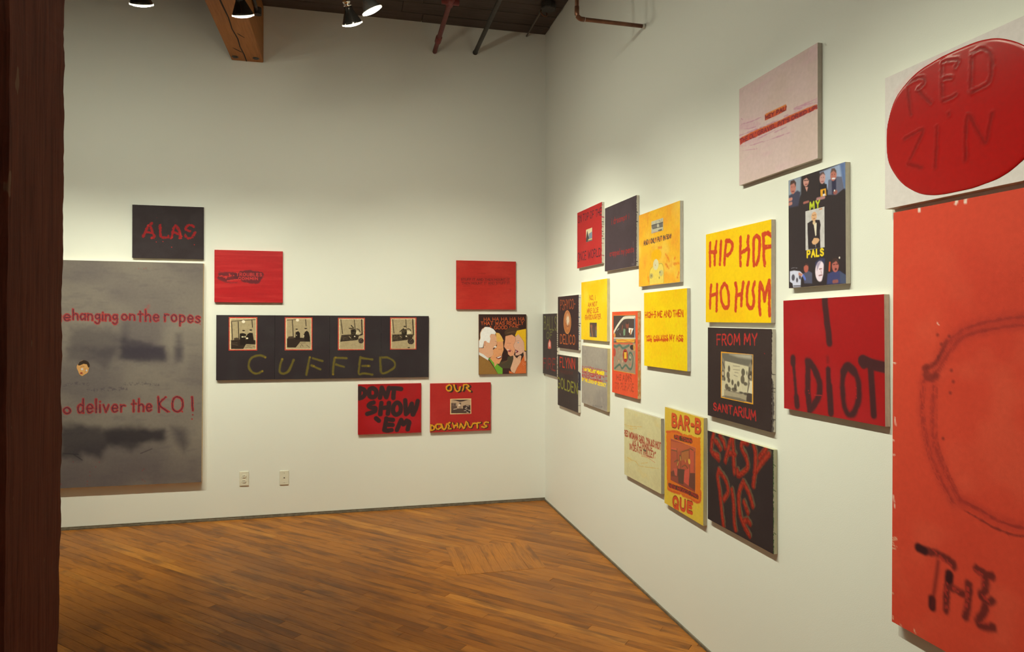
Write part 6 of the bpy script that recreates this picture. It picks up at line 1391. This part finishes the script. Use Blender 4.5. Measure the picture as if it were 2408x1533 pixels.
   ('P',[[.145,.186],[.1613,.1853],[.1597,.23],[.1541,.2323]],(226,214,180),{'soft':2}),
   ('E',[.1476,.1605],.0148,.0168,(217,168,118),{'soft':2}),
   ('E',[.1474,.1832],.0075,.0068,(220,190,140),{'soft':4}),
   ('P',[[.1342,.2517],[.147,.2383],[.1702,.2421],[.1761,.249],[.1687,.2574],[.1539,.2634],[.1399,.2602]],(217,168,118),{'soft':2}),
   ('S',[[[.1405,.1556],[.1452,.1564]],[[.1509,.156],[.1555,.1561]]],1.4,(130,90,64),{'soft':1.2}),
   ('S',[[[.1442,.1687],[.1522,.1687]]],1.2,(150,96,76),{'soft':1}),
   ('S',[[[.1548,.2619],[.1561,.273]]],1.4,(150,145,140),{'soft':1.2}),
  ]),]),
'IDIOT':dict(wall='R',rect=[3.63735,1.4412,.51018,.41576,.01253],
 grid=(.003,.0024),
 edge=('plain',(214,202,166)),
 ops=[
  ('F',(163,24,27)),
  ('M',(178,42,44),.5,220,220,.35,.8),
  ('S',[[[.2348,.0018],[.24,.0403],[.25,.104],[.2586,.1577]]],15.5,(72,38,38),{'soft':10,'rough':2,'rs':30}),
  ('S',[[[.0563,.2216],[.0561,.237]],[[.075,.3683],[.0789,.3967]]],15.5,(72,38,38),{'soft':12}),
  ('S',[[[.0588,.2403],[.0652,.291],[.072,.3482],[.0768,.3952]]],9,(72,38,38),{'soft':12,'rough':2}),
  ('S',[[[.1397,.228],[.1433,.2691],[.1396,.3288],[.1504,.4003]],[[.1448,.2294],[.1744,.2508],[.203,.2976],[.2035,.3395],[.1778,.3809],[.1504,.4036]]],15.5,(72,38,38),{'soft':12,'rough':3,'rs':20}),
  ('S',[[[.2488,.2102],[.2487,.2244]]],7,(110,34,34),{'soft':14,'a':.7}),
  ('S',[[[.2507,.2528],[.2545,.3253],[.2628,.4016]]],12.5,(72,38,38),{'soft':11,'rough':2}),
  ('S',[[[.2569,.3093],[.261,.3562],[.2628,.4016]]],14.5,(72,38,38),{'soft':11}),
  ('S',[[[.3464,.235],[.3268,.2575],[.3218,.3131],[.3298,.3736],[.3531,.3983],[.3805,.3799],[.3975,.3363],[.396,.2829],[.3737,.2456],[.3464,.235]]],12.5,(72,38,38),{'soft':14,'rough':3,'rs':25}),
  ('S',[[[.3268,.2545],[.3464,.2365],[.3757,.2515]]],15.5,(72,38,38),{'soft':12}),
  ('S',[[[.4191,.2119],[.4584,.2232],[.5131,.2303]]],18.5,(72,38,38),{'soft':8}),
  ('S',[[[.413,.2137],[.421,.2222]]],18.5,(72,38,38),{'soft':8}),
  ('S',[[[.4512,.241],[.4557,.2929],[.4624,.3848]]],13.5,(72,38,38),{'soft':10}),
  ('S',[[[.3855,.3047],[.3855,.3047]],[[.3844,.3257],[.3844,.3257]],[[.1436,.3351],[.1436,.3351]],[[.1485,.3446],[.1485,.3446]],[[.3872,.3374],[.3872,.3374]]],2,(190,40,40),{'soft':2}),
  ('S',[[[.1758,.3485],[.2168,.3462]]],1.2,(180,60,56),{'soft':2}),
 ],
 photos=[]),
'PINK':dict(wall='R',rect=[3.32424,2.3597,.5057,.41585,.00173],
 grid=(.0028,.0021),
 edge=('plain',(196,184,156)),
 ops=[
  ('F',(214,188,172)),
  ('M',(206,182,158),.5,140,140,.35,.8),
  ('M',(212,170,168),.35,160,40,.5,.9),
  ('S',[[[.0385,.1821],[.0818,.1912],[.1239,.1957]],[[.3717,.1957],[.4392,.1991],[.5034,.1996]],[[.4059,.1974],[.461,.2066],[.5055,.2149]],[[.0178,.156],[.0903,.1651],[.1594,.1674]],[[.1459,.2489],[.1729,.2488],[.2559,.2463]],[[.0029,.2004],[.1044,.208]],[[.0059,.2682],[.1322,.2894]],[[.1729,.2726],[.3484,.2805]],[[.0178,.1327],[.0297,.1411]],[[.3126,.2092],[.3342,.2096]],[[.3717,.1986],[.4171,.2081]],[[.0029,.2457],[.0903,.2644],[.1729,.2694]],[[.2508,.2541],[.3246,.2532]],[[.0618,.2029],[.1729,.2093],[.2759,.2122]]],1.8,(186,110,140),{'soft':3,'rough':2.5,'rs':30,'a':.55,'dry':.25}),
  ('S',[[[.3832,.2065],[.4502,.2068],[.5055,.2073]],[[.0089,.1686],[.1459,.1922]],[[.0119,.2312],[.1459,.2545]],[[.3246,.2203],[.3946,.2231]]],10,(206,150,160),{'soft':16,'rough':8,'a':.4,'dry':.3}),
  ('P',[[.1856,.1653],[.1967,.1634],[.3198,.1656],[.3289,.1737],[.3246,.1888],[.2956,.1906],[.2508,.1911],[.1875,.1893]],(200,86,50),{'soft':3}),
  ('S',[[[.1928,.167],[.3222,.1683]]],3.2,(220,132,62),{'soft':4}),
  ('P',[[.0023,.2145],[.0267,.2117],[.1128,.2095],[.2759,.216],[.3484,.2145],[.4171,.2168],[.5003,.2207],[.5065,.2369],[.461,.2386],[.3484,.2393],[.2508,.2388],[.1184,.2395],[.0326,.2385],[.0074,.2426]],(196,76,52),{'soft':3,'rough':1.5}),
  ('S',[[[.0267,.2142],[.1128,.2127],[.2759,.219],[.3484,.2175],[.4171,.2194],[.4992,.2228]]],2.4,(216,118,60),{'soft':4,'a':.8}),
  ('T', 'HEY PAL!',[[.1914,.1705],[.3246,.1721],[.3246,.1873],[.1914,.1859]],2.4,(124,48,48),{'soft':1.8}),
  ('T', "THE OL' GRAVEL PIT'S DRIED UP!",[[.0074,.217],[.5024,.2244],[.5024,.2363],[.0074,.2368]],2.2,(128,52,56),{'soft':2,'dry':.1}),
 ],
 photos=[]),
'CIRCLE':dict(wall='R',rect=[4.164,2.119,.508,.407,.0],
 grid=(.006,.006),
 t=.035,
 edge=('plain',(206,196,160)),
 letters=[[[.0913,.0632],[.0958,.101],[.1027,.1429]],[[.0912,.0469],[.1203,.0442],[.1465,.0497],[.1508,.0688],[.1292,.0758]],[[.1292,.0758],[.1509,.1077],[.1742,.1326]],[[.2131,.0317],[.2111,.079],[.2112,.1303]],[[.2131,.0283],[.2408,.0335],[.264,.0421],[.2564,.0577]],[[.2171,.0776],[.2409,.0824]],[[.2132,.1361],[.237,.1386],[.2565,.1347]],[[.3051,.046],[.3033,.0943],[.3015,.1394]],[[.3051,.0395],[.3374,.039],[.3618,.0707],[.3584,.1296],[.334,.1404],[.3052,.1422]],[[.08,.2094],[.1161,.2026],[.1467,.2019],[.1206,.245],[.0938,.2855]],[[.0938,.2874],[.1425,.3089]],[[.195,.2046],[.193,.2629],[.1889,.3173]],[[.2331,.1797],[.2339,.1833]],[[.2869,.319],[.2869,.2531],[.2942,.2026],[.3198,.2457],[.3447,.2876],[.3551,.2553],[.3637,.2166]]],
 disc=[[.213,.011],[.1719,.0155],[.1291,.023],[.0844,.0427],[.0401,.078],[.0136,.1356],[.0063,.1865],[.0113,.2519],[.0332,.2981],[.071,.3428],[.1252,.3784],[.1724,.394],[.2215,.3994],[.299,.3994],[.3401,.3949],[.3829,.3874],[.4276,.3677],[.4719,.3324],[.4984,.2748],[.5057,.2239],[.5007,.1585],[.4788,.1123],[.441,.0676],[.3868,.032],[.3396,.0164],[.2905,.011]],
 ops=[
  ('F',(216,206,188)),
  ('S',[[[.0472,.0561],[.1115,.0267],[.205,.0081]]],8,(220,190,176),{'soft':20,'a':.6}),
 ],
 photos=[]),
'BIG':dict(wall='R',rect=[4.571,1.2695,1.27,1.257,-.004],
 grid=(.0045,.0032),
 t=.03,
 edge=('plain',(200,120,90)),
 ops=[
  ('F',(206,72,48)),
  ('M',(194,62,42),.6,300,300,.35,.8),
  ('M',(212,86,58),.5,120,120,.5,.9),
  ('S',[[[.6151,.4158],[.5683,.3579],[.484,.3278],[.4099,.32],[.3374,.3285],[.2857,.3399],[.2402,.3575],[.2023,.3875],[.168,.4353],[.1427,.4669]]],3,(120,46,38),{'soft':5,'rough':4,'rs':14,'a':.75,'dry':.25}),
  ('S',[[[.5968,.4203],[.5522,.3719],[.477,.3457],[.41,.3401],[.3376,.3498],[.2542,.3694],[.2121,.4037],[.1781,.4516],[.148,.4965]]],4,(120,46,38),{'soft':5,'rough':4,'rs':14,'a':.75,'dry':.25}),
  ('S',[[[.1491,.5179],[.1475,.6081],[.1551,.684],[.1945,.7606],[.2403,.826]]],2.6,(120,46,38),{'soft':5,'rough':4,'rs':14,'a':.75,'dry':.25}),
  ('S',[[[.1141,.5082],[.1109,.5959],[.1293,.6887],[.1621,.7594],[.2167,.8344]]],3,(120,46,38),{'soft':5,'rough':4,'rs':14,'a':.75,'dry':.25}),
  ('S',[[[.2426,.8193],[.2926,.8301],[.3442,.8429],[.4126,.8417],[.5039,.8036],[.5796,.7307]]],3,(120,46,38),{'soft':5,'rough':4,'rs':14,'a':.75,'dry':.25}),
  ('S',[[[.252,.8453],[.3059,.858],[.3443,.8661],[.4127,.864],[.5144,.8215],[.5922,.7408]]],3,(120,46,38),{'soft':5,'rough':4,'rs':14,'a':.75,'dry':.25}),
  ('S',[[[.6108,.418],[.5638,.3599],[.4791,.3298],[.4045,.322],[.3316,.3307],[.2794,.3422],[.2337,.3599],[.1955,.39],[.1609,.4381],[.1355,.4698]]],1.6,(120,46,38),{'soft':3,'rough':2,'rs':14,'a':.6,'dry':.35}),
  ('S',[[[.6199,.4176],[.5734,.3599],[.4897,.3301],[.4161,.3223],[.3442,.3309],[.2928,.3423],[.2477,.36],[.2101,.3898],[.176,.4376],[.1509,.469]]],1.6,(120,46,38),{'soft':3,'rough':2,'rs':14,'a':.6,'dry':.35}),
  ('S',[[[.5931,.4221],[.5483,.3737],[.4727,.3475],[.4054,.3419],[.3325,.3518],[.2487,.3715],[.2063,.406],[.1721,.4541],[.1418,.4991]]],1.6,(120,46,38),{'soft':3,'rough':2,'rs':14,'a':.6,'dry':.35}),
  ('S',[[[.6011,.4219],[.5568,.3737],[.482,.3477],[.4155,.3421],[.3434,.3519],[.2606,.3715],[.2188,.4057],[.185,.4535],[.1552,.4983]]],1.6,(120,46,38),{'soft':3,'rough':2,'rs':14,'a':.6,'dry':.35}),
  ('S',[[[.143,.5205],[.1414,.6111],[.149,.6872],[.1886,.764],[.2347,.8295]]],1.6,(120,46,38),{'soft':3,'rough':2,'rs':14,'a':.6,'dry':.35}),
  ('S',[[[.1563,.5195],[.1547,.6095],[.1622,.6851],[.2013,.7614],[.2468,.8266]]],1.6,(120,46,38),{'soft':3,'rough':2,'rs':14,'a':.6,'dry':.35}),
  ('S',[[[.1624,.521],[.1608,.6106],[.1683,.686],[.2072,.7621],[.2524,.8271]]],1.6,(120,46,38),{'soft':3,'rough':2,'rs':14,'a':.6,'dry':.35}),
  ('S',[[[.1067,.5114],[.1034,.5994],[.122,.6925],[.155,.7634],[.21,.8385]]],1.6,(120,46,38),{'soft':3,'rough':2,'rs':14,'a':.6,'dry':.35}),
  ('S',[[[.1216,.51],[.1183,.5974],[.1366,.6898],[.1692,.7603],[.2234,.8349]]],1.6,(120,46,38),{'soft':3,'rough':2,'rs':14,'a':.6,'dry':.35}),
  ('S',[[[.251,.82],[.3005,.8307],[.3517,.8435],[.4195,.8423],[.5101,.8043],[.5853,.7317]]],1.6,(120,46,38),{'soft':3,'rough':2,'rs':14,'a':.6,'dry':.35}),
  ('S',[[[.2583,.8207],[.3075,.8313],[.3583,.8441],[.4256,.8428],[.5156,.8049],[.5903,.7325]]],1.6,(120,46,38),{'soft':3,'rough':2,'rs':14,'a':.6,'dry':.35}),
  ('S',[[[.2594,.8459],[.3129,.8585],[.351,.8666],[.4188,.8645],[.5198,.8221],[.5972,.7416]]],1.6,(120,46,38),{'soft':3,'rough':2,'rs':14,'a':.6,'dry':.35}),
  ('S',[[[.2379,.8222],[.2882,.8329],[.3401,.8457],[.4087,.8444],[.5005,.806],[.5765,.7329]]],1.6,(120,46,38),{'soft':3,'rough':2,'rs':14,'a':.6,'dry':.35}),
  ('S',[[[.6151,.4158],[.5683,.3579],[.484,.3278],[.4099,.32],[.3374,.3285],[.2857,.3399],[.2402,.3575],[.2023,.3875],[.168,.4353],[.1427,.4669]]],15,(172,56,42),{'soft':26,'a':.5,'rough':6}),
  ('S',[[[.5968,.4203],[.5522,.3719],[.477,.3457],[.41,.3401],[.3376,.3498],[.2542,.3694],[.2121,.4037],[.1781,.4516],[.148,.4965]]],15,(172,56,42),{'soft':26,'a':.5,'rough':6}),
  ('S',[[[.1491,.5179],[.1475,.6081],[.1551,.684],[.1945,.7606],[.2403,.826]]],15,(172,56,42),{'soft':26,'a':.5,'rough':6}),
  ('S',[[[.1141,.5082],[.1109,.5959],[.1293,.6887],[.1621,.7594],[.2167,.8344]]],15,(172,56,42),{'soft':26,'a':.5,'rough':6}),
  ('S',[[[.2426,.8193],[.2926,.8301],[.3442,.8429],[.4126,.8417],[.5039,.8036],[.5796,.7307]]],15,(172,56,42),{'soft':26,'a':.5,'rough':6}),
  ('S',[[[.1219,.4684],[.1272,.494],[.1582,.4871]]],12,(120,46,38),{'soft':14,'rough':5,'a':.8}),
  ('S',[[[.1245,.4682],[.158,.4487],[.1926,.3878]]],6,(120,46,38),{'soft':9,'rough':4,'a':.7}),
  ('S',[[[.1626,.371],[.1626,.371]],[[.2013,.3741],[.2013,.3741]],[[.1655,.4333],[.1655,.4333]],[[.215,.4989],[.215,.4989]],[[.2085,.4683],[.2085,.4683]],[[.2055,.531],[.2055,.531]],[[.1826,.6621],[.1826,.6621]],[[.1753,.3968],[.1753,.3968]]],5,(120,46,38),{'soft':7,'a':.8}),
  ('S',[[[.0087,.6282],[.0117,.6506]],[[.0025,.4611],[.0107,.4614]],[[.004,.8682],[.0101,.9033]],[[.0014,.6983],[.0061,.6984]],[[.0028,.7441],[.0075,.7413]],[[.1625,.3378],[.1665,.342]]],2,(232,190,160),{'soft':1.5,'dry':.3}),
  ('S',[[[.2235,-.0014],[.2205,.0082]],[[.252,.0001],[.2502,.009]],[[.096,.0022],[.0969,.0095]]],4,(232,208,180),{'soft':2}),
  ('S',[[[.0019,.9982],[.0161,.9937]],[[.0004,1.0061],[.0177,.9981]],[[.002,1.0204],[.0162,1.0207]],[[.0005,1.0308],[.0147,1.0286]],[[.002,1.013],[.0068,1.0139]],[[.0012,1.1694],[.006,1.168]],[[.0032,1.2379],[.0048,1.2471]],[[.0315,1.2515],[.0377,1.2536]],[[.0843,1.2436],[.0887,1.2523]]],1.8,(222,170,130),{'soft':1.5,'dry':.3}),
  ('S',[[[.0991,.9969],[.1206,.9992]],[[.1206,.9992],[.1622,.9909],[.1891,.9954],[.2153,1.003],[.2192,1.0083]],[[.2051,1.0369],[.1975,1.087],[.1952,1.1409]],[[.2657,1.0405],[.2664,1.0707],[.2564,1.1337]],[[.2001,1.0725],[.2285,1.0726],[.2486,1.0745]],[[.2896,.9906],[.3132,.9969],[.3157,1.0298],[.3041,1.0556],[.3205,1.0659],[.3341,1.0561]],[[.3338,.9935],[.3224,.9956]],[[.3148,1.0788],[.3067,1.1055],[.2927,1.1308],[.3092,1.1363],[.3368,1.1241]]],11,(76,36,34),{'soft':13,'rough':4,'rs':16,'a':.85}),
  ('S',[[[.0991,.9969],[.1206,.9992]],[[.1479,1.1297],[.148,1.1504]],[[.2051,1.0369],[.2039,1.0508]]],13,(62,32,32),{'soft':12}),
  ('S',[[[.1678,1.0142],[.1626,1.0549],[.1546,1.1039],[.148,1.1504]]],6,(96,38,34),{'soft':16,'a':.75}),
  ('S',[[[.154,.9891],[.1677,.9936],[.1839,1.004]],[[.1997,1.0029],[.2102,1.0082]],[[.1961,1.0673],[.1949,1.0993],[.1938,1.1358]],[[.2156,1.0709],[.2411,1.0742]],[[.2633,1.0545],[.2587,1.1174]],[[.3088,1.0537],[.3251,1.064]],[[.3063,1.0122],[.3111,1.0401]],[[.2974,1.1266],[.3231,1.128]],[[.2872,.9958],[.3015,.9991]]],3.5,(172,54,42),{'soft':4,'rough':6,'rs':10,'a':.8,'dry':.45}),
 ],
 photos=[]),
}

# ---------------------------------------------------------------- the paintings
INFO = {
 'ALAS': ('black canvas reading ALAS in blotchy red paint, above the grey painting', 'B'),
 'TROUB': ('red canvas with a dark smear and the words TROUBLES COMMIN', 'B'),
 'CUFF': ('long black four-panel canvas reading CUFFED below four bordered photographs', 'B'),
 'STUFF': ('plain red canvas with two small dark printed lines, highest beside the corner', 'B'),
 'HAHA': ('upright canvas of four laughing people under orange HA HA HA lettering', 'B'),
 'DONT': ('red canvas with fat black sprayed words DONT SHOW EM', 'B'),
 'OUR': ('red canvas reading OUR DOUGHNUTS in yellow around a small sepia photograph', 'B'),
 'GRAY': ('large smoky grey canvas with red-outlined words about hanging on the ropes', 'B'),
 'ONTOP': ('red canvas with dark words ON TOP OF THE ONCE WORLD', 'R'),
 'DREAMT': ('dark plum canvas with faint red lower-case handwriting', 'R'),
 'ONLY': ('mottled orange-yellow canvas with small photograph and a yellow-coated figure', 'R'),
 'HIGH5': ('bright yellow canvas with two rows of small orange lettering and no picture', 'R'),
 'PSY': ('black canvas with orange words PSHYCO DELICO around a round print', 'R'),
 'NOIAM': ('yellow canvas with four short orange lines above a small dark photograph', 'R'),
 'BALLS': ('dark upright canvas nearest the corner reading BALLS OF FIRE', 'R'),
 'FLYNN': ('dark canvas with red capitals above the yellow-green word GOLDEN', 'R'),
 'LEGION': ('grey canvas with red scrapes and two lines of yellow lettering', 'R'),
 'TAXI': ('orange-red upright canvas with a large photograph of a painted car door', 'R'),
 'REDW': ('cream canvas with three lines of red-brown lettering about Death Valley', 'R'),
 'BARB': ('yellow and orange upright canvas reading BAR-B QUE around a picture', 'R'),
 'EASY': ('black canvas with thick red letters EASY PIE, lowest on the wall', 'R'),
 'FROM': ('black canvas reading FROM MY SANITARIUM around a yellow-bordered photograph', 'R'),
 'HIP': ('yellow canvas with red brushed words HIP HOP HO HUM', 'R'),
 'PALS': ('black canvas reading MY PALS with snapshots of people above and below', 'R'),
 'IDIOT': ('glossy red canvas with blurred black sprayed words I IDIOT', 'R'),
 'PINK': ('pale pink canvas with orange-red lettered stripes, highest on the wall', 'R'),
 'CIRCLE': ('white canvas filled by a glossy red oval with raised letters, cut by the right edge', 'R'),
 'BIG': ('large orange-red canvas with dark ring and sprayed letters at the right edge', 'R'),
}
PHLAB = {'ONTOP': 'small photograph of a spire against pale sky', 'ONLY': 'small grey clipping', 'NOIAM': 'small dark photograph', 'TAXI': 'photograph of a decorated car door with driver', 'FROM': 'black-and-white shop display photograph with yellow border',
         'PALS': 'photograph of a bald man in dark suit', 'OUR': 'sepia photograph of an old shop interior', 'PSY': 'round orange print', 'BARB': 'red and ochre street scene print', 'GRAY': 'small cut-out face with dark hair'}
SHINY = {'IDIOT', 'TROUB', 'PALS', 'STUFF', 'DONT', 'OUR'}
def in_poly(P):
    P = np.array(P)
    def f(X, Y):
        ins = np.zeros(X.shape, bool)
        for i in range(len(P)):
            p, q = P[i], P[(i + 1) % len(P)]
            if abs(q[1] - p[1]) > 1e-12: ins ^= ((p[1] > Y) != (q[1] > Y)) & (X < p[0] + (Y - p[1]) * (q[0] - p[0]) / (q[1] - p[1]))
        return ins
    return f
def snap_to(p, D):
    """nearest point of a closed outline for every sheet vertex"""
    P2 = np.vstack([D, D[:1]]); dist = np.full(p.X.shape, 9.0); near = np.zeros(p.X.shape + (2,))
    for s0, s1 in zip(P2[:-1], P2[1:]):
        dv = s1 - s0; tt = np.clip(((p.X - s0[0]) * dv[0] + (p.Y - s0[1]) * dv[1]) / max(dv @ dv, 1e-12), 0, 1)
        qx, qy = s0[0] + tt * dv[0], s0[1] + tt * dv[1]; dd = np.hypot(p.X - qx, p.Y - qy); m = dd < dist
        dist = np.where(m, dd, dist); near[..., 0] = np.where(m, qx, near[..., 0]); near[..., 1] = np.where(m, qy, near[..., 1])
    return near, dist
seed = 11
for key, d in ART.items():
    seed += 17
    a, b, w, h, rot = d['rect']; t = d.get('t', .04 if key == 'GRAY' else .02)
    lab, wall = INFO[key]
    dn = Vector((math.sin(rot) * h / 2, 0, -math.cos(rot) * h / 2))       # from the middle down to the foot, in the wall plane
    if wall == 'B': loc = Vector((a + dn.x, 0, b + dn.z)); rz = 0.0
    else: loc = Vector((0, -(a + dn.x), b + dn.z)); rz = -math.pi / 2
    root = empty('painting', loc, lab, 'painting', 'paintings on the back wall' if wall == 'B' else 'paintings on the right wall')
    root.matrix_world = Matrix.Translation(loc) @ Matrix.Rotation(rz, 4, 'Z') @ Matrix.Rotation(-rot, 4, 'Y')
    mat = M_SATIN if key in SHINY else M_ART
    g = d['grid']
    def centre(parts):
        co, q, col = merge(parts) if isinstance(parts, list) else parts
        co = co.copy(); co[:, 0] -= w / 2; return co, q, col
    panels = {}
    if 'panels' in d:
        pe = d['panels']
        for i in range(len(pe) - 1):
            u0, u1 = pe[i] + (.0008 if i else 0), pe[i + 1] - (.0008 if i < len(pe) - 2 else 0)
            p = Paint(u0, 0, u1, h, g[0], g[1], seed + i).run(d['ops'])
            parts = [grid_arrays(p, h, -t)] + edge_parts(u0, u1, h, t, ('self', (60, 52, 50)), seed + 50 + i)
            panels[i] = mesh_from('canvas_panel', *centre(parts), mat, root)
    else:
        p = Paint(0, 0, w, h, g[0], g[1], seed).run(d['ops'])
        fo = mesh_from('painted_front', *centre(grid_arrays(p, h, -t)), mat, root, smooth=bool(p.hgt.any()))
        es = d.get('edge', ('plain', {'GRAY': (206, 186, 140), 'ALAS': (70, 62, 60), 'HAHA': (150, 110, 80)}.get(key, (186, 70, 62))))
        eo = mesh_from('canvas_edge', *centre(edge_parts(0, w, h, t, es, seed + 5)), M_ART, root)
    for k, ph in enumerate(d['photos']):
        u0, v0, u1, v1 = ph['rect']; gg = ph['grid']
        p = Paint(u0, v0, u1, v1, gg[0], gg[1], seed + 70 + k).run(ph['ops'])
        sh = ph.get('shape'); yf = -t - .0009; ins = None
        if sh:
            if sh == 'ellipse': th = np.linspace(0, 2 * np.pi, 72, endpoint=False); D = np.stack([(u0 + u1) / 2 + (u1 - u0) / 2 * np.cos(th), (v0 + v1) / 2 + (v1 - v0) / 2 * np.sin(th)], -1)
            else: D = smooth_line([tuple(v) for v in sh] + [tuple(sh[0])], 4)[:-1]
            ins = in_poly(D)(p.X, p.Y); near, dist = snap_to(p, D)
            p.X = np.where(ins, p.X, near[..., 0]); p.Y = np.where(ins, p.Y, near[..., 1])
        parts = [grid_arrays(p, h, yf, any_in=ins)]
        if not sh:
            e = alb((200, 190, 160)); yb = -t - .0001
            parts += [quad([(u0, yb, h - v1), (u0, yf, h - v1), (u0, yf, h - v0), (u0, yb, h - v0)], e), quad([(u1, yf, h - v1), (u1, yb, h - v1), (u1, yb, h - v0), (u1, yf, h - v0)], e),
                      quad([(u0, yf, h - v0), (u1, yf, h - v0), (u1, yb, h - v0), (u0, yb, h - v0)], e), quad([(u0, yb, h - v1), (u1, yb, h - v1), (u1, yf, h - v1), (u0, yf, h - v1)], e)]
        o = mesh_from(ph['name'], *centre(parts), M_PRINT, panels.get(ph.get('panel'), root))
        o['label'] = PHLAB.get(key, 'small sepia snapshot of people in an office with red border')
    if key == 'CIRCLE':
        # thick glossy oval of poured paint with letters pressed up in it
        D = smooth_line([tuple(v) for v in d['disc']] + [tuple(d['disc'][0])], 8)[:-1]
        u0, v0 = D.min(0) - .003; u1, v1 = D.max(0) + .003
        p = Paint(u0, v0, u1, v1, .0026, .0020, 99); p.col[:] = alb((166, 16, 20))
        inside = in_poly(D); ins = inside(p.X, p.Y); near, dist = snap_to(p, D)
        p.hgt = np.zeros_like(p.X)
        for l in d['letters']:
            p.lines([smooth_line(l)], 9.5, (154, 14, 18), soft=7, rough=3, rs=10, h=.35, a=.9)
            p.lines([smooth_line(l)], 4.0, (134, 12, 16), soft=5, rough=3, rs=8, h=-.28, a=.9)
        p.hgt = np.where(ins, .0006 + .0016 * np.sqrt(np.clip(dist / .008, 0, 1)) + np.clip(p.hgt, -.0012, .002), 0)
        p.X = np.where(ins, p.X, near[..., 0]); p.Y = np.where(ins, p.Y, near[..., 1])
        o = mesh_from('red_oval', *centre(grid_arrays(p, h, -t - .0003, any_in=ins)), M_GLOSS, root, smooth=True)
        o['label'] = 'thick glossy red oval with raised letters'
